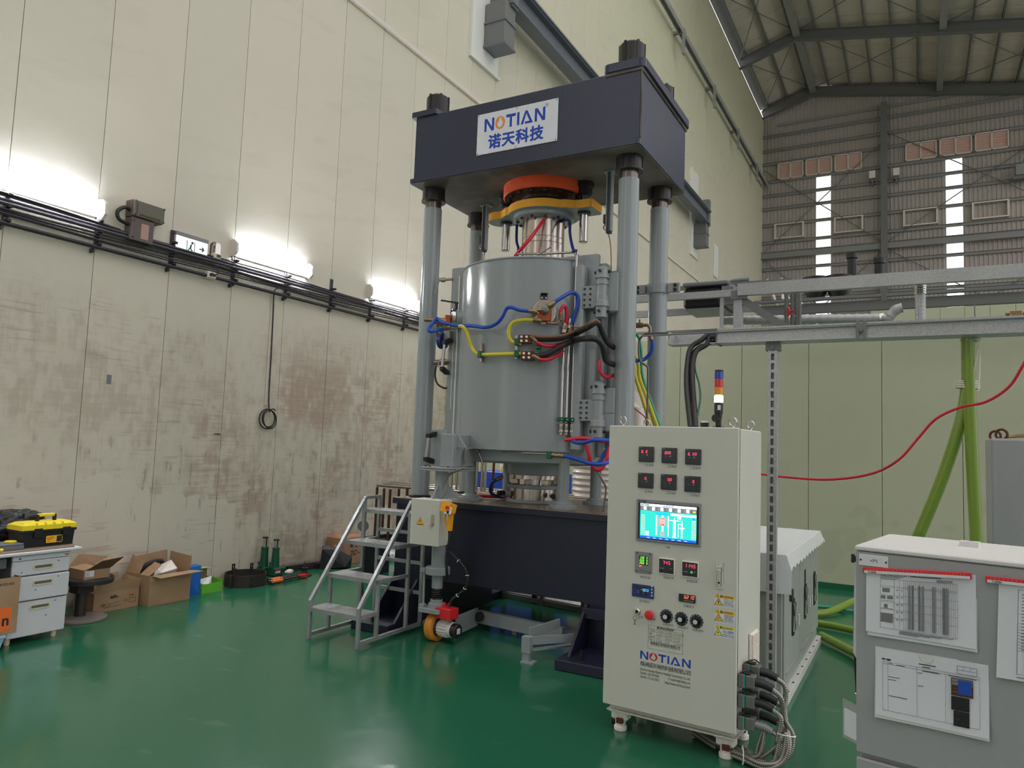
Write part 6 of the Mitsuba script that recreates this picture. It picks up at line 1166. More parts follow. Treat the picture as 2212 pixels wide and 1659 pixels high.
hose('thin teal hose lying on the floor behind the green hoses', [(-0.983,8.453,0.02), (-0.838,8.486,0.02), (-0.702,8.458,0.02), (-0.529,8.463,0.02)], .016, 'mat_hose_teal')
# grey cabinet at the right edge with a coil of wire
rc = thing('distant_cabinet', 'grey cabinet with lifting rings at the right edge of the photo', 'cabinet')
a = (0.449,6.2,1.759); x0 = a[0]
put(rc + '__body', box(x0, x0 + .8, 6.2, 6.7, .05, 1.77, .006), 'mat_panel_grey')
put(rc + '__door', box(x0 + .006, x0 + .79, 6.18, 6.2, .12, 1.76, .004), 'mat_panel_grey')
for y, dx in ((6.26, .07), (6.62, .06)):
    put(rc + '__lifting_ring', torus((x0 + dx, y, 1.80), (.4, 1, 0), .036, .009, 24, 8), 'mat_copper_dark')
t = thing('wire_coil', 'coil of brownish yellow wire lying on the distant grey cabinet', 'wire')
for i in range(7):
    put(t + '__strand', tube([(x0 + .12, 6.35 + .02 * i, 1.785 + .006 * (i % 3)), (x0 + .3, 6.30 + .03 * i, 1.80 + .008 * (i % 3)), (x0 + .6, 6.33 + .03 * i, 1.79 + .009 * ((i + 1) % 3)), (x0 + .9, 6.4 + .02 * i, 1.80)], .006, 6), 'mat_brass', 40)
# overhead rack of galvanized beams
rk = thing('pipe_rack', 'overhead rack of galvanized steel beams behind the press', 'rack')
put(rk + '__beam', cbeam((-1.70, 8.0, 3.36), (6, 8.0, 3.36), .07, .128, (0, -1, 0), .008), 'mat_galvanized')
put(rk + '__beam', cbeam((-3.4, 8.02, 3.335), (-1.66, 8.02, 3.335), .06, .075, (0, -1, 0), .008), 'mat_galvanized')
put(rk + '__beam', box(-3.4, -1.2, 8.4, 8.44, 3.50, 3.545), 'mat_steel_dark')
put(rk + '__beam', cbeam((-1.72, 9.2, 3.34), (6, 9.2, 3.34), .08, .11, (0, -1, 0), .01), 'mat_steel_dark')
put(rk + '__beam', box(-1.75, 1.0, 9.1, 9.16, 3.42, 3.455), 'mat_steel_dark')
put(rk + '__beam', cbeam((-3.4, 8.7, 3.29), (-1.6, 8.7, 3.29), .06, .08, (0, -1, 0), .008), 'mat_galvanized')
put(rk + '__beam', box(-3.4, 4, 8.65, 8.7, 3.03, 3.06), 'mat_steel_mid')
put(rk + '__post', box(-1.75, -1.66, 8.01, 8.09, 2.92, 3.32, .004), 'mat_galvanized')
put(rk + '__post_cap', box(-1.775, -1.60, 7.985, 8.0, 3.26, 3.36, .003), 'mat_steel_dark')
put(rk + '__post', box(-1.90, -1.865, 8.02, 8.06, 2.92, 3.30), 'mat_galvanized')
put(rk + '__brace', bar((-1.66, 8.05, 3.26), (-1.20, 8.05, 2.92), .07, .08), 'mat_steel_dark')
for x in ((-1.184,8.3,3.268)[0], (-1.248,8.25,3.262)[0], (-1.136,8.3,3.112)[0], (-1.114,8.6,3.163)[0]):
    put(rk + '__pipe', cyl((x, 8.3, 3.0), (x, 8.3, 3.40), .022, 12), 'mat_steel_dark' if x > -1.4 else 'mat_galvanized', 40)
p = (-1.212,8.2,3.134); put(rk + '__valve_wheel', cat(torus(p, (1, .3, 0), .045, .010, 18, 6), cyl(p, V(*p) + V(.06, 0, 0), .012, 8)), 'mat_red', label='red valve wheel')
put(rk + '__stanchion', bar((-0.321,8.4,3.378), (-0.291,8.4,3.229), .05, .05), 'mat_steel_dark')
put(rk + '__wire', cyl((0.529,9,3.267), (0.531,9,3.094), .006, 6), 'mat_steel_dark')
for i, (a, b) in enumerate((((-1.574,9,3.669), (-1.493,9,3.41)), ((-1.461,9.4,3.555), (-1.363,9.4,3.461)))):
    a, b = V(*a), V(*b)
    for dx in (0, .16): put(rk + '__ladder_rail', bar(a + V(dx, 0, 0), b + V(dx, .8, -.15), .02, .06), 'mat_trim_pale')
    for s in (.2, .5, .8): q = a + (b + V(0, .8, -.15) - a) * s; put(rk + '__ladder_rung', bar(q, q + V(.16, 0, 0), .03, .02), 'mat_trim_pale')
ac = thing('air_unit', 'dark grey air handling unit hanging in the overhead rack', 'air conditioner')
put(ac + '__case', box(-2.365, -1.93, 8.2, 8.7, 3.235, 3.47, .03), 'mat_plastic_black')
put(ac + '__lid', box(-2.37, -1.85, 8.18, 8.72, 3.485, 3.53, .012), 'mat_steel_dark')
put(ac + '__side', box(-1.93, -1.78, 8.2, 8.7, 3.24, 3.47, .01), 'mat_hmi_grey')
put(ac + '__tray', box(-2.34, -1.9, 8.22, 8.7, 3.21, 3.232), 'mat_hmi_grey')
dv = thing('spiral_duct', 'upright spiral duct with foil collar between the overhead beams', 'duct')
p = (0.027,8.15,3.161)
put(dv + '__pipe', lathe([(.047 + (.002 if i % 4 == 0 else 0), 2.95 + .01 * i) for i in range(40)], (p[0], 8.15, 0), n=24), 'mat_galvanized', 30)
put(dv + '__collar', lathe([(.052 + .004 * (i % 2), 3.22 + .012 * i) for i in range(9)], (p[0], 8.15, 0), n=24), 'mat_chrome')
dh = thing('spiral_duct', 'horizontal spiral duct with a mitred elbow behind the cable tray', 'duct')
a, b = V(*(-2.077,8.9,3.2)), V(*(-0.341,8.9,3.132))
put(dh + '__pipe', tube([a, a + (b - a) * .5, b, b + V(.06, 0, .01), b + V(.14, 0, .09), b + V(.2, .0, .11)], .055, 18, 2, ribs=.09), 'mat_galvanized', 40)
put(dh + '__elbow', lathe([(.06, -.02), (.063, 0), (.06, .02)], b, (1, 0, .1), 18), 'mat_chrome')
for i, (xa, lab) in enumerate((((-1.203,10.5,3.818)[0], 'left'), ((-0.915,10.5,3.798)[0], 'right'))):
    t = thing('exhaust_horn', 'dark conical exhaust horn under the long beam, ' + lab + ' one of two', 'duct')
    z = (-1.203,10.5,3.703)[2]
    put(t + '__cone', lathe([(.10, z), (.17, z + .16), (.17, z + .30)], (xa, 10.5, 0), n=20), 'mat_plastic_black', 30)
    put(t + '__stack', lathe([(.06, z + .30), (.06, z + .62 - .10 * i), (.075, z + .63 - .10 * i), (.075, z + .70 - .10 * i)], (xa + .42 + .05 * i, 10.9, 0), n=16), 'mat_plastic_black', 30)
put(thing('grey_elbow', 'grey conduit elbow above the air handling unit', 'pipe') + '__pipe', tube([(-1.946,8.5,3.53), (-1.883,8.5,3.574), (-1.789,8.5,3.583), (-1.685,8.5,3.586)], .028, 12), 'mat_steel_slate', 40)
# clamp collar on the rear right column
ck = thing('column_clamp', 'grey two ear clamp collar on the rear right press column', 'clamp')
put(ck + '__ring', lathe([(.087, 3.005), (.105, 3.01), (.105, 3.095), (.087, 3.10)], (-2.06, 6.34, 0), n=36), 'mat_grey_paint', 30)
for s in (-1, 1):
    put(ck + '__ear', box(-2.06 + s * .10, -2.06 + s * .215, 6.29, 6.32, 3.005, 3.095, .006), 'mat_grey_paint')
    puts(ck + '__bolt', [hexbolt((-2.06 + s * .175, 6.29, z), (0, -1, 0), .016, .014) for z in (3.03, 3.07)], 'mat_plastic_black')

# ================================================================ services along the left wall
def wx_(d): return WX + d
ct = thing('cable_run', 'long run of black pipes and cables on slotted brackets along the left wall', 'cable tray')
mat('run_steel', (70, 66, 74), .35, metal=.3)
Y0, Y1 = 1.6, 17.0
zrun = (-6.62,3.075,3.268)[2]; zrun2 = (-6.62,8.853,3.26)[2]
put(ct + '__pipe', cyl((wx_(.06), Y0, 3.275), (wx_(.06), Y1, 3.275), .020, 12), 'mat_black_pipe', 40, label='lowest thick black pipe')
for z, r, m, dx in ((3.34, .007, 'cable_dark', .05), (3.357, .008, 'run_steel', .055), (3.385, .009, 'cable_dark', .05), (3.405, .010, 'run_steel', .06), (3.44, .018, 'run_steel', .07), (3.475, .014, 'run_steel', .06), (3.50, .009, 'cable_dark', .05), (3.53, .014, 'cable_dark', .055)):
    pts = [(wx_(dx), y, z + (.010 * math.sin(y * 2.1 + z * 40) if r < .012 else 0)) for y in np.arange(Y0, Y1, .6)]
    if z == 3.53: pts = [(wx_(dx), y, z - max(0, y - 3.4) * .05) for y in np.arange(Y0, 4.6, .5)]
    put(ct + '__cable', tube(pts, r, 8, 3), 'mat_' + m, 40)
for k in range(0, 18):
    y = 3.13 + .778 * k
    b = put(ct + '__bracket', cat(box(WX, WX + .012, y - .024, y - .010, 3.25, 3.66), box(WX, WX + .012, y + .010, y + .024, 3.25, 3.66), box(WX, WX + .004, y - .024, y + .024, 3.25, 3.66)) if k > 2 else box(WX, WX + .028, y - .02, y + .02, 3.28, 3.66, .002), 'mat_run_steel')
    puts(b + '__clip', [box(WX, WX + .085, y - .018, y + .018, z - .012, z + .012, .004) for z in (3.305, 3.425, 3.525)], 'mat_plastic_black')
    put(b + '__hook', box(WX, WX + .05, y - .05, y - .03, 3.22, 3.262, .003), 'mat_black_pipe')
# junction boxes with a looped cable
a, b = (-6.6,4.165,3.806), (-6.6,4.5,3.684)
jb = thing('junction_box', 'brown stacked pair of junction boxes with clear lid above the cable run', 'junction box')
mat('box_brown', (96, 82, 80), .45); mat('smoked', (112, 110, 98), .12, spec=.6)
mat('tag_pink', (176, 140, 128), .6)
y0, y1 = (-6.6,4.174,3.635)[1], (-6.6,4.505,3.686)[1]; z0, z1 = (-6.6,4.264,3.653)[2], (-6.6,4.226,3.816)[2]
put(jb + '__upper_case', box(WX, WX + .10, y0, y1, z0, z1, .004), 'mat_box_brown')
put(jb + '__clear_lid', box(WX + .10, WX + .13, y0 + .004, y1 - .004, z0 + .004, z1 - .004, .006), 'mat_smoked', label='smoked clear lid')
puts(jb + '__lid_screw', [cyl((WX + .125, y, z), (WX + .137, y, z), .010, 10) for y in (y0 + .015, y1 - .015) for z in (z0 + .015, z1 - .015)], 'mat_chrome')
put(jb + '__busbar', cat(box(WX + .131, WX + .134, y0 + .06, y1 - .05, z0 + .02, z0 + .032), box(WX + .131, WX + .134, y0 + .03, y0 + .036, z0 + .02, z1 - .03)), 'mat_copper_dark')
q0, q1 = (-6.6,4.176,3.5), (-6.6,4.431,3.477)
put(jb + '__lower_case', box(WX, WX + .11, q0[1] + .0, q1[1] - .02, z0 - .23, z0 - .005, .005), 'mat_box_brown')
put(jb + '__tag', box(WX + .11, WX + .112, q0[1] + .10, q1[1] - .075, z0 - .20, z0 - .05), 'mat_tag_pink')
puts(jb + '__lid_screw', [cyl((WX + .108, q0[1] + .02, z), (WX + .116, q0[1] + .02, z), .010, 10) for z in (z0 - .2, z0 - .04)], 'mat_chrome')
put(jb + '__loop', tube([(WX + .06, y0 + .03, z0 + .05), (WX + .07, y0 - .05, z0 + .07), (WX + .07, y0 - .12, z0 + .01), (WX + .07, y0 - .10, z0 - .06), (WX + .06, y0 - .0, z0 - .08), (WX + .06, q0[1] + .02, z0 - .08)], .018, 10), 'mat_hose_black', 40)
# exit sign
y0, y1 = (-6.62,4.693,3.549)[1], (-6.62,5.079,3.55)[1]; z0, z1 = (-6.62,4.892,3.463)[2], (-6.62,4.876,3.652)[2]
ex_ = thing('exit_sign', 'lit white and green emergency exit sign box on the left wall', 'sign')
put(ex_ + '__case', box(WX, WX + .055, y0, y1, z0, z1, .003), 'mat_trim_pale')
put(ex_ + '__top_trim', box(WX, WX + .062, y0 - .004, y1 + .004, z1 - .035, z1 + .004, .003), 'mat_hmi_grey')
h = z1 - .04 - z0; put(ex_ + '__face', box(WX + .055, WX + .060, y0 + .004, y1 - .004, z0 + .003, z1 - .038), 'mat_white_paint', emitter={**glow((.75, .86, .82)), 'sampling_weight': .1})
def onwall(m, y, z, x): return frame(m, (x, y, z), (0, 1, 0), (0, 0, 1))
man = union_all([Point(.020, h * .74).buffer(h * .09), Polygon([(0, h * .62), (.016, h * .64), (.010, h * .32), (-.010, h * .34)]), Polygon([(.006, h * .36), (.03, h * .2), (.024, h * .08), (.012, h * .2), (-.006, h * .3)]), Polygon([(-.008, h * .38), (-.026, h * .22), (-.03, h * .08), (-.016, h * .18), (.002, h * .34)]), sbox(.045, h * .1, .052, h * .85), sbox(-.045, h * .1, -.038, h * .85)])
put(ex_ + '__running_figure', onwall(prism(man, .001), (y0 + y1) / 2 - .02, z0, WX + .0605), 'mat_clamp_green')
put(ex_ + '__arrow', onwall(prism(Polygon([(0, .02), (.035, .02), (.028, .038), (.042, .038), (.062, .014), (.042, -.010), (.028, -.010), (.035, .008), (0, .008)]), .001), y1 - .105, z0 + h * .38, WX + .0605), 'mat_clamp_green')
# emergency light
c = (-6.62,5.201,3.576); el = thing('emergency_light', 'small silver dome shaped emergency light beside the exit sign', 'lamp')
put(el + '__back', prism(union_all([sbox(-.05, -.09, .05, .05), Point(0, .045).buffer(.05)]), .012, (WX, c[1], c[2]), (0, 1, 0), (0, 0, 1)), 'mat_nut_black')
put(el + '__reflector', hull([(WX + .012 + d * .055, c[1] + w * (1 - .25 * d), c[2] + z) for d in (0, 1) for w, z in ((-.045, -.04), (.045, -.04), (-.045, .045), (.045, .045), (-.03, .078), (.03, .078))]), 'mat_chrome')
put(el + '__case', box(WX + .004, WX + .07, c[1] - .046, c[1] + .046, c[2] - .088, c[2] - .035, .004), 'mat_white_enamel')
put(el + '__sticker', cat(box(WX + .0702, WX + .0712, c[1] - .02, c[1] + .04, c[2] - .078, c[2] - .045)), 'mat_clamp_green')
put(el + '__sticker', cat(box(WX + .0702, WX + .0714, c[1] - .035, c[1] - .015, c[2] - .078, c[2] - .045)), 'mat_sign_yellow')
# socket on the lowest pipe
c = (-6.6,5.132,3.289); so = thing('wall_socket', 'dirty pale socket box on the lowest black pipe of the wall', 'socket')
put(so + '__box', box(WX + .01, WX + .09, c[1] - .055, c[1] + .055, c[2] - .035, c[2] + .035, .006), 'mat_trim_pale')
put(so + '__plug', cat(cyl((WX + .09, c[1] - .015, c[2]), (WX + .115, c[1] - .015, c[2]), .018, 12), cyl((WX + .09, c[1] + .025, c[2]), (WX + .10, c[1] + .025, c[2]), .016, 12)), 'mat_plastic_black')
put(so + '__lead', tube([(WX + .11, c[1] - .0, c[2]), (WX + .12, c[1] + .05, c[2] + .02), (WX + .09, c[1] + .06, c[2] + .09), (WX + .06, c[1] + .02, c[2] + .11), (WX + .05, c[1] - .03, c[2] + .10)], .006, 8), 'mat_hose_black', 40)
# hanging cable with a coil
hc = thing('hanging_cable', 'dark cable hanging down the left wall and coiled at its end', 'cable')
put(hc + '__drop', tube([(-6.63,6.125,3.362), (-6.63,6.062,3.333), (-6.64,6.041,3.273), (-6.65,6.057,3.022), (-6.65,6.067,2.473), (-6.65,6.071,2.091), (-6.65,6.083,1.939), (-6.65,6.103,1.875)], .008, 8), 'mat_cable_dark', 40)
c = V(*(-6.65,6.068,1.792))
for i, (dy, dz, R) in enumerate(((0, 0, .115), (.012, .006, .10), (.02, -.005, .108))):
    put(hc + '__coil', torus(c + V(.012 * i, dy, dz), (1, .05 * i, .04 * i), R, .0075, 36, 8), 'mat_cable_dark', 40)
put(hc + '__tail', tube([c + V(.02, .02, .11), c + V(.03, .06, .12), c + V(.03, .09, .10)], .007, 8), 'mat_cable_dark', 40)
put(hc + '__conduit', box(WX, WX + .02, (-6.66,6.053,2.581)[1] - .018, (-6.66,6.053,2.581)[1] - .004, 1.95, 3.25, .003), 'mat_trim_pale')
# small marks on the wall
c = (-6.66,5.43,1.594); put(thing('wall_hook', 'small black hook sticking out of the left wall', 'hook') + '__hook', hull([(WX, c[1] + .01, c[2] + .01), (WX, c[1] + .01, c[2] - .005), (WX + .03, c[1] - .09, c[2] + .005), (WX + .03, c[1] - .09, c[2]), (WX + .012, c[1] + .02, c[2])]), 'mat_plastic_black')
c = (-6.66,4.147,2.074); put(thing('wall_plate', 'small scuffed grey plate on the left wall panel', 'plate') + '__plate', box(WX, WX + .006, c[1] - .022, c[1] + .022, c[2] - .042, c[2] + .042, .002), 'mat_hmi_grey')
# crane beam with its brackets high on the wall
cbm = thing('crane_beam', 'slate grey steel crane beam on wall brackets above the press', 'beam')
bz = 9.62; bxo = -6.28
ye = 10.55
put(cbm + '__girder', cat(ibeam((bxo, ye, 9.55), (bxo, 24.5, 9.55), .26, .42, .03), box(bxo - .16, bxo + .16, ye, 24.5, 9.76, 9.80)), 'mat_steel_slate')
for y, zb in ((ye + .05, 8.55), (24.4, 8.55)):
    k = put(cbm + '__bracket', cat(box(WX + .04, bxo + .05, y - .18, y + .18, zb, 9.35, .006), box(WX + .02, bxo + .10, y - .02, y + .20, 9.30, 10.2, .006)), 'mat_steel_dark')
    put(k + '__stiffener', cat(box(WX + .03, bxo + .07, y - .20, y + .2, zb + .42, zb + .45), box(WX + .03, bxo + .07, y - .20, y + .2, zb - .01, zb + .03)), 'mat_steel_slate')
    put(cbm + '__backing_frame', cat(box(WX, WX + .03, y - .55, y + .35, 8.25, 11.2, .004), box(WX, WX + .06, y - .60, y - .55, 8.2, 11.2), box(WX, WX + .06, y - .6, y + .38, 8.2, 8.25)), 'mat_white_paint')
c = (-6.66,27.376,8.789); put(thing('wall_strip', 'narrow bright white strip far along the left wall', 'strip') + '__strip', box(WX, WX + .05, c[1] - .28, c[1] + .28, (-6.66,27.411,8.172)[2], (-6.66,27.341,9.406)[2], .01), 'mat_white_paint')

# ================================================================ desk with drawers and what lies on it
mat('desk_grey', (196, 196, 200), .45); mat('desk_dark', (92, 96, 96), .5); mat('desk_top', (128, 112, 98), .5); mat('handle_cream', (196, 186, 156), .45)
mat('cardboard', 0, .8, spec=.2, tex=proc(lambda p, n, uv: mix((.30, .185, .105), (.40, .26, .155), fbm(p.x * 7, p.y * 7, p.z * 7, 4))))
mat('cardboard_dark', (92, 66, 46), .8); mat('box_orange', (226, 104, 40), .6); mat('yellow_plastic', (232, 208, 34), .35)
mat('green_box', (104, 184, 56), .55); mat('bag_blue', (30, 96, 178), .4); mat('bag_black', (30, 31, 34), .35, spec=.5)
mat('jack_green', (22, 82, 58), .4); mat('iron_dark', (52, 47, 45), .6, metal=.2)
DX = -5.79
b0, b1 = (-5.79,3.016,0.037), (-5.79,3.389,0.034)
dy0, dy1 = 2.99, 3.40
dk = thing('office_desk', 'worn light grey steel office desk with three drawers at the left edge', 'desk')
zt = (-5.79,3.224,0.596)[2]
z = [(-5.79,3.026,0.609)[2], (-5.79,3.042,0.493)[2], (-5.79,3.046,0.309)[2], (-5.79,3.018,0.046)[2]]
put(dk + '__pedestal', box(-6.45, DX - .02, dy0, dy1, z[3] + .02, z[0] + .03, .004), 'mat_desk_dark')
for i in range(3):
    k = put(dk + '__drawer', box(DX - .02, DX + (.012 if i == 1 else 0), dy0 - .003, dy1 + .003, z[i + 1] + .006, z[i] - .004, .006), 'mat_desk_grey', label=('upper drawer', 'middle drawer, slightly open', 'deep lower drawer')[i])
    zc = z[i] - (.055 if i < 2 else .05); xx = DX + (.012 if i == 1 else 0)
    put(k + '__handle', prism(rrect(-.075, .075, -.020, .020, .018).difference(rrect(-.064, .064, -.010, .010, .009)), .006, (xx, (dy0 + dy1) / 2 + .01, zc), (0, 1, 0), (0, 0, 1)), 'mat_handle_cream')
    put(k + '__handle_recess', prism(rrect(-.066, .066, -.012, .012, .010), .001, (xx, (dy0 + dy1) / 2 + .01, zc), (0, 1, 0), (0, 0, 1)), 'mat_desk_dark')
    puts(k + '__scuff', [box(xx, xx + .0006, y, y + .012, zz, zz + .008) for y, zz in ((dy0 + .06 + .1 * i, z[i] - .09 - .02 * i), (dy1 - .09, z[i] - .03))], 'mat_desk_dark')
put(dk + '__rail', box(DX - .02, DX, dy0 - .003, dy1 + .003, z[0], z[0] + .035, .003), 'mat_desk_grey')
put(dk + '__lock', cyl((DX, dy0 + .045, z[0] + .017), (DX + .004, dy0 + .045, z[0] + .017), .006, 10), 'mat_nut_black')
put(dk + '__sticker', box(DX, DX + .001, dy1 - .04, dy1 - .01, z[0] + .012, z[0] + .020), 'mat_red')
for y in (dy0 + .03, dy1 - .05):
    for x in (DX - .05, -6.4): put(dk + '__foot', lathe([(.016, 0), (.020, .01), (.020, z[3] + .025)], (x, y, 0), n=16), 'mat_handle_cream', 30)
zt = z[0] + .055
put(dk + '__top', box(-6.60, DX + .04, 1.6, dy1 + .07, zt - .012, zt + .012, .006), 'mat_desk_grey')
put(dk + '__top_mat', hull([(x, y, zz) for zz in (zt + .0125, zt + .019) for x, y in ((-6.5, 1.7), (DX + .01, 1.7), (DX + .02, dy1 + .02), (-6.05, dy1 + .16), (-6.5, dy1 + .12))]), 'mat_desk_top')
put(dk + '__knee_panel', box(-6.45, -6.42, 1.7, dy0, .1, zt - .02), 'mat_desk_dark')
put(dk + '__knee_drawer', box(-6.4, DX - .03, 1.8, dy0 - .03, zt - .10, zt - .03), 'mat_desk_dark')
tz_ = zt + .0195
# toolbox
tb0, tb1 = (-5.86,3.059,0.709), (-5.86,3.482,0.71)
tb = thing('toolbox', 'black plastic toolbox with yellow lid on the grey office desk', 'toolbox')
ty0, ty1 = (-5.9,3.093,0.702)[1], (-5.9,3.486,0.717)[1]
hb = (-5.9,3.264,0.815)[2] - tz_
def tcurve(x0, x1, y0, y1, z0, z1, t): return hull([(x, y, z0) for x in (x0 + t, x1 - t) for y in (y0 + t, y1 - t)] + [(x, y, z1) for x in (x0, x1) for y in (y0, y1)])
put(tb + '__case', tcurve(-6.10, -5.90, ty0, ty1, tz_, tz_ + hb, .008), 'mat_black_plastic')
put(tb + '__rim', box(-6.11, -5.89, ty0 - .01, ty1 + .01, tz_ + hb - .02, tz_ + hb, .004), 'mat_black_plastic')
put(tb + '__lid', hull([(x, y, tz_ + hb + zz) for zz, i in ((0, -.008), (.035, -.006), (.055, .03)) for x in (-6.10 + i, -5.90 - i) for y in (ty0 + i, ty1 - i)]), 'mat_yellow_plastic')
puts(tb + '__lid_rib', [box(-6.08, -5.892, y - .005, y + .005, tz_ + hb + .004, tz_ + hb + .052, .003) for y in np.linspace(ty0 + .1, ty1 - .1, 4)], 'mat_yellow_plastic')
ym = ty0 + (ty1 - ty0) * .55
put(tb + '__handle_post', cat(box(-6.015, -5.985, ym - .075, ym - .055, tz_ + hb + .04, tz_ + hb + .105, .004), box(-6.015, -5.985, ym + .055, ym + .075, tz_ + hb + .04, tz_ + hb + .105, .004)), 'mat_black_plastic')
put(tb + '__handle', box(-6.017, -5.983, ym - .062, ym + .062, tz_ + hb + .088, tz_ + hb + .112, .006), 'mat_yellow_plastic')
for y in (ty0 + .11, ty1 - .07): put(tb + '__latch', box(-5.90, -5.882, y - .03, y + .03, tz_ + hb - .06, tz_ + hb + .01, .003), 'mat_plastic_black')
yl = ty0 + (ty1 - ty0) * .60
k = put(tb + '__label', prism(rrect(-.062, .062, 0, .055, .005), .0012, (-5.897, yl, tz_ + .025), (0, 1, 0), (0, 0, 1)), 'mat_sign_yellow', label='yellow product label')
put(k + '__dark_field', onwall(prism(rrect(.018, .058, .004, .051, .004), .0006), yl, tz_ + .025, -5.8956), 'mat_ink')
fine(k + '__print', cat(*[onwall(prism(sbox(-.054, zz, -.0 - .01 * i, zz + .004), .0006), yl, tz_ + .025, -5.8956) for i, zz in enumerate((.040, .032, .024, .008))]), 'mat_logo_red')
# flat grey case, black bag, yellow tools
c0 = (-5.95,3.037,0.676); fc_ = thing('parts_case', 'flat dark grey parts case with a yellow ring at the left edge of the desk', 'case')
put(fc_ + '__case', box(-6.05, -5.86, 2.55, (-5.86,3.094,0.685)[1], tz_, tz_ + .03, .004), 'mat_steel_slate')
put(fc_ + '__lid', box(-6.048, -5.862, 2.552, (-5.86,3.094,0.685)[1] - .002, tz_ + .031, tz_ + .046, .004), 'mat_steel_slate')
cc_ = (-5.95,3.04,0.72)
put(fc_ + '__ring', frame(torus((0, 0, 0), (0, 0, 1), .034, .007, 24, 8), (-5.95, cc_[1], tz_ + .053), (1, 0, 0), (0, 1, 0)), 'mat_yellow_plastic', 40)
put(thing('yellow_tool', 'yellow tool handle at the left edge of the desk front', 'tool') + '__grip', tube([(-5.85, 2.35, tz_ + .016), (-5.845, 2.6, tz_ + .016), (-5.84, (-5.84,2.936,0.667)[1], tz_ + .012)], .013, 10), 'mat_yellow_plastic', 40)
def lump(c, s, seed, amp=.25, n=4):
    m = trimesh.creation.icosphere(subdivisions=n); d = meshkit.fbm(m.vertices * 1.6 + 7 * seed, 4, seed) - .5
    cr = np.abs(meshkit.noise(m.vertices * 3.2 + 3 * seed, seed) - .5) * 2
    m.vertices = m.vertices * (1 + amp * 2 * d - .18 * (1 - cr) ** 3)[:, None] * s; m.vertices[:, 2] = np.maximum(m.vertices[:, 2], -s[2] * .75); m.vertices += V(*c) + V(0, 0, s[2] * .75); return m
one('black_bag', lump((-6.32, (-6.3,3.221,0.758)[1], tz_), V(.16, .30, .155), 3), 'mat_bag_black', 'crumpled black plastic bag lying behind the yellow lidded toolbox', 'bag', smooth=40)
# carton standing before the knee space, cut by the frame
cx1 = -5.70
kb = thing('cardboard_box', 'large carton marked KYR1901 with orange print at the left edge', 'box')
ky1 = (-5.7,3.006,0.236)[1]; kz0, kz1 = (-5.7,2.992,0.118)[2], (-5.7,2.982,0.515)[2]
put(kb + '__front', box(cx1 - .005, cx1, 2.30, ky1, kz0, kz1), 'mat_cardboard')
put(kb + '__side', box(cx1 - .36, cx1 - .005, ky1 - .005, ky1, kz0, kz1 - .01), 'mat_cardboard')
put(kb + '__back', box(cx1 - .36, cx1 - .355, 2.3, ky1, kz0, kz1 - .02), 'mat_cardboard')
put(kb + '__bottom', box(cx1 - .36, cx1, 2.3, ky1, kz0, kz0 + .005), 'mat_cardboard')
put(kb + '__flap', hull([(cx1 - .34, ky1 + o, kz1 + zz) for o in (0, .004) for zz in (0,)] + [(cx1 - .02, ky1 + o, kz1) for o in (0, .004)] + [(cx1 - .30, ky1 + .02, kz1 - .22), (cx1 - .05, ky1 + .02, kz1 - .22)]), 'mat_cardboard_dark')
put(kb + '__orange_field', box(cx1, cx1 + .0006, 2.32, (-5.7,2.962,0.211)[1], (-5.7,2.934,0.146)[2], (-5.7,2.92,0.31)[2]), 'mat_box_orange')
put(kb + '__letter', onwall(text('n', .062, False, 4, .0006), (-5.7,2.898,0.185)[1], (-5.7,2.91,0.183)[2], cx1 + .0008), 'mat_ink')
fine(kb + '__code', onwall(text('KYR1901', .016, False, 3, .0006), (-5.7,2.867,0.47)[1], (-5.7,2.885,0.464)[2], cx1), 'mat_ink')
ub = thing('plastic_tub', 'pale blue plastic tub under the large carton at the left edge', 'tub')
put(ub + '__tub', tcurve(cx1 - .38, cx1 - .02, 2.2, (-5.71,2.943,0.068)[1], 0, kz0 - .03, .02), 'mat_tub')
put(ub + '__rim', box(cx1 - .40, cx1, 2.2, (-5.7,2.945,0.095)[1], kz0 - .03, kz0 - .002, .006), 'mat_tub')
mat('tub', (150, 182, 206), .4)
# iron stand with a carton on it
s_ = (-6.141,3.725,0); ist = thing('iron_stand', 'rusty iron pedestal stand holding a small carton beside the desk', 'stand')
ss = (-6.19, 3.76)
put(ist + '__base', lathe([(.20, 0), (.205, .006), (.205, .018), (.05, .03)], (ss[0], ss[1], 0), n=36), 'mat_under_rust', 30)
put(ist + '__column', lathe([(.042, .02), (.042, .24)], (ss[0], ss[1], 0), n=24), 'mat_iron_dark', 40)
put(ist + '__nut', box(ss[0] - .07, ss[0] + .06, ss[1] - .07, ss[1] + .07, .22, .285, .006), 'mat_iron_dark')
put(ist + '__top', lathe([(.09, .285), (.20, .30), (.205, .335), (.20, .345)], (ss[0], ss[1] + .04, 0), n=36), 'mat_iron_dark', 30)
put(thing('white_bottle', 'dirty white plastic bottle standing behind the iron pedestal', 'bottle') + '__body', box(-6.52, -6.42, 3.60, 3.68, 0, .22, .02), 'mat_trf_grey')
def opened_box(t, x0, x1, y0, y1, z0, z1, m='mat_cardboard'):
    w = .005
    put(t + '__front', box(x1 - w, x1, y0, y1, z0, z1), m); put(t + '__back', box(x0, x0 + w, y0, y1, z0, z1), m)
    put(t + '__side', box(x0 + w, x1 - w, y0, y0 + w, z0, z1), m); put(t + '__side', box(x0 + w, x1 - w, y1 - w, y1, z0, z1), m)
    put(t + '__bottom', box(x0 + w, x1 - w, y0 + w, y1 - w, z0, z0 + w), m)
def flap(t, pts, m='mat_cardboard', n=(0, 0, .004)):
    put(t + '__flap', hull([p for p in pts] + [tuple(V(*p) + V(*n)) for p in pts]), m)
uz = .3455
ucb = thing('cardboard_box', 'small opened carton with a white label on top of the iron stand', 'box')
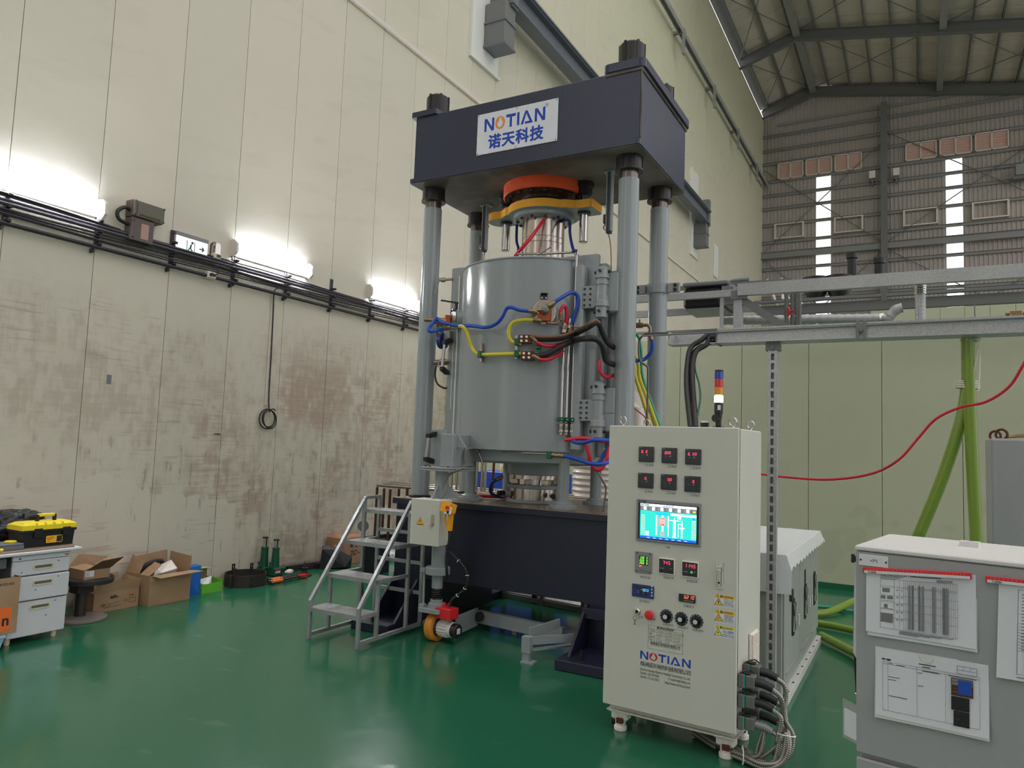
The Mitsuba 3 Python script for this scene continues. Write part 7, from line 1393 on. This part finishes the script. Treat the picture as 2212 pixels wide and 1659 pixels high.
uy0, uy1 = (-6.06,3.689,0.315)[1], (-6.06,3.912,0.314)[1]; uh = (-6.06,3.684,0.422)[2] - uz
opened_box(ucb, -6.30, -6.06, uy0, uy1, uz, uz + uh)
flap(ucb, [(-6.06, uy0 + .02, uz + uh), (-6.06, uy1, uz + uh), (-5.99, uy1 + .07, uz + uh + .09), (-5.99, uy0 + .10, uz + uh + .075)], 'mat_cardboard_dark')
flap(ucb, [(-6.30, uy0, uz + uh), (-6.30, uy1, uz + uh), (-6.33, uy1 + .14, uz + uh + .05), (-6.32, uy0 + .10, uz + uh + .10)])
flap(ucb, [(-6.29, uy0 - .0, uz + uh), (-6.07, uy0 - .0, uz + uh), (-6.10, uy0 + .12, uz + uh + .02), (-6.27, uy0 + .12, uz + uh + .02)])
flap(ucb, [(-6.29, uy1, uz + uh), (-6.07, uy1, uz + uh), (-6.07, uy1 + .13, uz + uh + .03), (-6.29, uy1 + .16, uz + uh + .05)])
put(ucb + '__label', box(-6.06, -6.0594, uy0 + .01, uy0 + .085, uz + uh - .055, uz + uh - .006), 'mat_paper')
fine(ucb + '__label_print', cat(*[box(-6.0594, -6.0588, uy0 + .018, uy0 + .045, uz + uh - .05 + .008 * i, uz + uh - .047 + .008 * i) for i in range(5)]), 'mat_ink_grey')
# carton of the winch
wc_ = thing('cardboard_box', 'long low carton printed win with sagging flaps on the floor', 'box')
wy0, wy1 = 3.925, 4.345; wX = -6.275; wz = .165
opened_box(wc_, wX - .30, wX, wy0, wy1, 0, wz)
flap(wc_, [(wX, wy0, wz), (wX, wy1, wz), (wX + .02, wy1 + .005, wz + .085), (wX + .015, wy0 + .02, wz + .095)])
flap(wc_, [(wX - .30, wy0, wz), (wX - .30, wy1, wz), (wX - .33, wy1, wz + .10), (wX - .33, wy0, wz + .09)])
flap(wc_, [(wX - .29, wy1, wz), (wX - .01, wy1, wz), (wX - .03, wy1 + .03, wz + .07), (wX - .27, wy1 + .02, wz + .09)])
flap(wc_, [(wX - .29, wy0, wz), (wX - .01, wy0, wz), (wX - .02, wy0 - .05, wz + .02), (wX - .27, wy0 - .05, wz + .02)], 'mat_cardboard_dark')
put(wc_ + '__word', onwall(text('win', .030, False, 5, .0006), wy0 + .145, .105, wX), 'mat_ink')
fine(wc_ + '__small_print', cat(onwall(text('TON', .018, False, 2, .0006), wy0 + .32, .100, wX), onwall(text('CE', .022, False, 1, .0006), wy0 + .275, .058, wX), onwall(text('to', .016, False, 1, .0006), wy0 + .222, .105, wX)), 'mat_cardboard_dark')
put(wc_ + '__winch_print', onwall(cat(prism(Point(.09, .055).buffer(.014).difference(Point(.09, .055).buffer(.006)), .0006), prism(rrect(.06, .15, .046, .066, .008).difference(rrect(.064, .146, .050, .062, .006)), .0006), prism([(.15, .058), (.235, .066), (.235, .070), (.15, .062)], .0006), prism([(.09, .03), (.25, .036), (.25, .041), (.09, .036)], .0006)), wy0, 0, wX), 'mat_cardboard_dark')
put(wc_ + '__stamp', onwall(prism(rrect(.33, .395, .045, .085, .004).difference(rrect(.334, .391, .049, .081, .003)), .0006), wy0, 0, wX), 'mat_cardboard_dark')
put(thing('table_leg', 'brown wooden stick standing up in the long low carton', 'stick') + '__stick', cyl((wX - .10, wy0 + .20, .012), (wX - .12, wy0 + .185, .36), .015, 10, .012), 'mat_cardboard', 40)
# big opened carton
bc = thing('cardboard_box', 'big torn open carton full of white wrapping on the floor by the wall', 'box')
by0, by1, bX, bz_ = 4.372, 4.81, -6.17, .27
opened_box(bc, bX - .36, bX, by0, by1, 0, bz_)
flap(bc, [(bX, by0 + .02, bz_), (bX, by1, bz_), (bX + .06, by1 + .10, bz_ - .012), (bX + .07, by0 + .06, bz_ - .02)])
flap(bc, [(bX - .34, by1, bz_), (bX - .02, by1, bz_), (bX - .02, by1 + .01, bz_ + .13), (bX - .34, by1 + .01, bz_ + .15)])
flap(bc, [(bX - .36, by0, bz_), (bX - .36, by1, bz_), (bX - .38, by1, bz_ + .16), (bX - .38, by0 + .10, bz_ + .13)])
flap(bc, [(bX - .35, by0, bz_), (bX - .16, by0, bz_), (bX - .16, by0 + .05, bz_ + .11), (bX - .35, by0 + .05, bz_ + .16)])
flap(bc, [(bX - .15, by0, bz_), (bX - .01, by0, bz_), (bX - .03, by0 + .13, bz_ + .08), (bX - .14, by0 + .14, bz_ + .10)])
one('white_wrapping', hull([(bX - .05, by0 + .14, .275), (bX - .05, by1 - .12, .30), (bX - .20, by1 - .08, .36), (bX - .28, by0 + .26, .30), (bX - .12, by0 + .12, .24), (bX - .1, by1 - .1, .22), (bX - .25, by0 + .25, .2)]), 'mat_white_enamel', 'white foam wrapping sticking out of the big torn carton', 'wrapping')
put(thing('black_hose', 'black hose lying in the big torn carton behind the white wrapping', 'hose') + '__hose', tube([(bX - .33, by0 + .12, .26), (bX - .30, by0 + .18, .33), (bX - .29, by0 + .30, .35), (bX - .28, by1 - .10, .31), (bX - .26, by1 - .02, .28)], .02, 10), 'mat_hose_black', 40)
# blue bag, green box
one('blue_bag', cat(hull([(x, y, z) for x, y, z in ((-6.44, 4.88, .0), (-6.27, 4.88, 0), (-6.44, 5.02, 0), (-6.26, 5.00, 0), (-6.45, 4.86, .15), (-6.27, 4.86, .16), (-6.43, 5.0, .18), (-6.29, 4.99, .18), (-6.40, 4.85, .27), (-6.30, 4.85, .27), (-6.40, 5.04, .28), (-6.31, 5.03, .275))])), 'mat_bag_blue', 'blue printed sack squeezed between the big carton and the green box', 'bag')
gb = thing('green_box', 'bright green carton with opened lid on the floor by the wall', 'box')
gy0, gy1, gX = 5.01, 5.255, -6.25
w = .005
for q in (box(gX - w, gX, gy0, gy1, 0, .092), box(gX - .25, gX - .25 + w, gy0, gy1, 0, .15), box(gX - .25, gX, gy0, gy0 + w, 0, .10), box(gX - .25, gX, gy1 - w, gy1, 0, .12)): put(gb + '__wall', q, 'mat_green_box')
put(gb + '__inside', box(gX - .245, gX - .24, gy0 + w, gy1 - w, .01, .21), 'mat_cardboard')
put(gb + '__bottom', box(gX - .245, gX - w, gy0 + w, gy1 - w, .002, .006), 'mat_cardboard')
put(gb + '__lid', hull([(gX - .25, gy0 - .01, .21), (gX - .25, gy1 + .01, .205), (gX - .16, gy0 + .0, .222), (gX - .16, gy1 - .0, .212), (gX - .25, gy0, .216), (gX - .25, gy1, .211)]), 'mat_green_box')
put(gb + '__lid_label', hull([(gX - .24, gy1 - .12, .2165), (gX - .24, gy1 - .02, .2145), (gX - .17, gy1 - .10, .2215), (gX - .17, gy1 - .02, .2200), (gX - .2, gy1 - .06, .221)]), 'mat_paper')
put(gb + '__plastic', hull([(gX - .05, gy0 + .03, .09), (gX - .05, gy0 + .15, .085), (gX - .08, gy0 + .17, .15), (gX - .12, gy0 + .05, .12), (gX - .1, gy0 + .1, .07), (gX - .02, gy0 + .09, .08)]), 'mat_wrap')
# iron ring, jacks, bolt cutters, chains
ir = thing('iron_ring', 'rusty black split iron ring with lugs standing on the floor', 'ring')
rc_ = (-6.33, 5.62)
put(ir + '__band', lathe([(.205, 0), (.215, 0), (.215, .125), (.205, .125), (.205, 0)], (rc_[0], rc_[1], 0), n=48), 'mat_iron_dark', 40)
for y in (-.02, .035): put(ir + '__lug', box(rc_[0] + .04, rc_[0] + .055, rc_[1] - .235 + y, rc_[1] - .20 + y, .0, .13, .003), 'mat_iron_dark')
for dx, dy in ((-.20, .0), (.05, -.19), (-.10, .16)): put(ir + '__lug', prism(sbox(-.02, 0, .02, .08).difference(Point(0, .05).buffer(.009)), .008, (rc_[0] + dx, rc_[1] + dy, .115), (0, 1, 0), (0, 0, 1)), 'mat_iron_dark')
puts(ir + '__bolt', [hexbolt((rc_[0] + .20, rc_[1] - .10, z), (1, -.4, 0), .012, .02) for z in (.03, .10)], 'mat_nut_black')
for i, (c, h, lab) in enumerate((((-6.585, 6.10), .42, 'taller one against the wall'), ((-6.46, 6.15), .40, 'front one with a red and white label'))):
    j = thing('bottle_jack', 'dark green hydraulic bottle jack with polished ram, ' + lab, 'jack')
    put(j + '__base', box(c[0] - .06, c[0] + .06, c[1] - .055, c[1] + .075, 0, .10, .012), 'mat_jack_green')
    put(j + '__cylinder', lathe([(.050, .09), (.047, .12), (.038, .30), (.042, .302), (.042, .32), (.036, .322)], (c[0], c[1], 0), n=28), 'mat_jack_green', 30)
    put(j + '__ram', cyl((c[0], c[1], .32), (c[0], c[1], h), .024, 24), 'mat_chrome', 40)
    put(j + '__saddle', lathe([(.030, h), (.034, h + .004), (.034, h + .012), (.028, h + .016)], (c[0], c[1], 0), n=24), 'mat_iron_dark', 30)
    put(j + '__pump', cat(cyl((c[0] + .02, c[1] + .06, .06), (c[0] + .05, c[1] + .11, .09), .03, 16), cyl((c[0] - .0, c[1] - .05, .10), (c[0] - .02, c[1] - .06, .16), .016, 12)), 'mat_jack_green', 30)
    if i: put(j + '__label', cat(box(c[0] + .0602, c[0] + .061, c[1] - .045, c[1] + .03, .04, .082)), 'mat_paper'); put(j + '__label_band', box(c[0] + .0611, c[0] + .0616, c[1] - .045, c[1] + .03, .064, .082), 'mat_red')
for i, (p, q, lab) in enumerate((((-6.20, 5.86), (-6.20, 6.30), 'rear one nearer the jacks'), ((-6.11, 5.78), (-6.12, 6.22), 'front one'))):
    t = thing('pipe_wrench', 'long handled tool with orange grips lying on the floor, ' + lab, 'tool')
    p, q = V(p[0], p[1], .025), V(q[0], q[1], .03)
    for s in (-.018, .018):
        o = V(s, 0, .0 + abs(s) * .2)
        put(t + '__end_cap', cyl(p + o + V(0, -.03, 0), p + o, .017, 12), 'mat_chrome', 30)
        put(t + '__grip', cyl(p + o, p + o + (q - p) * .32, .015, 12), 'mat_box_orange', 40)
        put(t + '__shaft', cyl(p + o + (q - p) * .32, q + o * .4, .012, 10), 'mat_iron_dark', 40)
    put(t + '__jaw', hull([tuple(q + V(a, b, c)) for a, b in ((-.03, -.02), (.03, -.02), (-.02, .09), (.03, .08)) for c in (-.012, .014)]), 'mat_red' if i else 'mat_iron_dark')
put(thing('white_rag', 'crumpled white rag lying by the long handled tools', 'rag') + '__cloth', lump((-6.28, 6.20, .04), V(.035, .06, .03), 5, n=3), 'mat_white_enamel', 40)
hs = thing('floor_hydrant', 'small dark iron stand with upright spike on the floor by the wall', 'stand')
h0 = (-6.234,6.389,0)
put(hs + '__base', lathe([(.08, 0), (.085, .005), (.085, .012), (.03, .02), (.03, .08), (.04, .085), (.04, .09)], (h0[0], h0[1], 0), n=24), 'mat_iron_dark', 30)
put(hs + '__spike', tube([(h0[0], h0[1], .09), (h0[0] + .004, h0[1] - .004, .13), (h0[0], h0[1] + .003, .16)], .006, 8), 'mat_iron_dark', 40)
for i in range(4):
    y0 = 6.25 + .18 * i
    t = thing('iron_bar', 'dark rusty iron bar lying along the foot of the left wall', 'bar', 'iron bars along the foot of the left wall')
    put(t + '__bar', bar((-6.60 + .05 * i, y0, .03 + .012 * (i % 2)), (-6.50 + .03 * i, y0 + .75 - .05 * i, .035 + .012 * (i % 2)), .05, .045), 'mat_iron_dark')
# pump crate, welding mask like black hood, plastic sacks
pcx = thing('cardboard_box', 'pinkish carton lettered with 2X7-4B behind the step ladder', 'box')
mat('cardboard_pink', 0, .8, spec=.2, tex=proc(lambda p, n, uv: mix((.34, .17, .11), (.46, .26, .175), fbm(p.x * 6, p.y * 6, p.z * 6, 4))))
a, b = (-6.355,7.171,0), (-6.378,7.632,0)
fx = -6.36; fy0, fy1 = 7.19, 7.60; fh = .33
k = put(pcx + '__body', box(fx - .30, fx, fy0, fy1, 0, fh, .004), 'mat_cardboard_pink')
put(pcx + '__top', hull([(x, y, fh + z) for x, y, z in ((fx - .3, fy0, 0), (fx, fy0, 0), (fx - .3, fy1, 0), (fx, fy1, 0), (fx - .28, fy0 + .1, .035), (fx - .05, fy1 - .08, .03))]), 'mat_cardboard_pink')
put(pcx + '__hand_hole', prism(rrect(-.035, .035, -.015, .015, .014), .001, (fx - .14, fy0 - .0005, .23), (1, 0, 0), (0, 0, 1)), 'mat_handle_cream')
puts(pcx + '__character', [onwall(text(ch, .062, True, 2, .0006), fy0 + .10 + .095 * i, .215, fx) for i, ch in enumerate('真空泵')], 'mat_ink')
puts(pcx + '__code_letter', [onwall(text(ch, .062, False, 2, .0006), fy0 + .11 + .045 * i, .105, fx) for i, ch in enumerate('2X7-4B')], 'mat_ink')
hm_ = thing('black_hood', 'black rigid hood with a small window leaning before the pinkish carton', 'hood')
hc_ = V(-6.30, 7.02, 0)
put(hm_ + '__shell', hull([tuple(hc_ + V(*q)) for q in ((-.10, -.22, .0), (.10, .13, 0), (-.12, .10, 0), (.13, -.02, .02), (-.12, -.16, .27), (-.08, -.20, .24), (.03, -.02, .22), (.12, .12, .13), (.02, .16, .12), (-.10, -.10, .28))]), 'mat_bag_black')
put(hm_ + '__window', hull([tuple(hc_ + V(*q)) for q in ((-.035, -.11, .245), (.0, -.065, .215), (-.01, -.12, .20), (.025, -.075, .17), (-.03, -.1, .2))]), 'mat_plastic_black')
for i, (c, s, lab) in enumerate((((-6.33, 7.85, 0), V(.13, .16, .15), 'larger one'), ((-6.15, 7.92, 0), V(.10, .12, .09), 'smaller front one'))):
    one('plastic_sack', lump(c, s, 11 + i, n=3), 'mat_wrap', 'crumpled clear plastic sack beside the pinkish carton, ' + lab, 'bag', smooth=False)
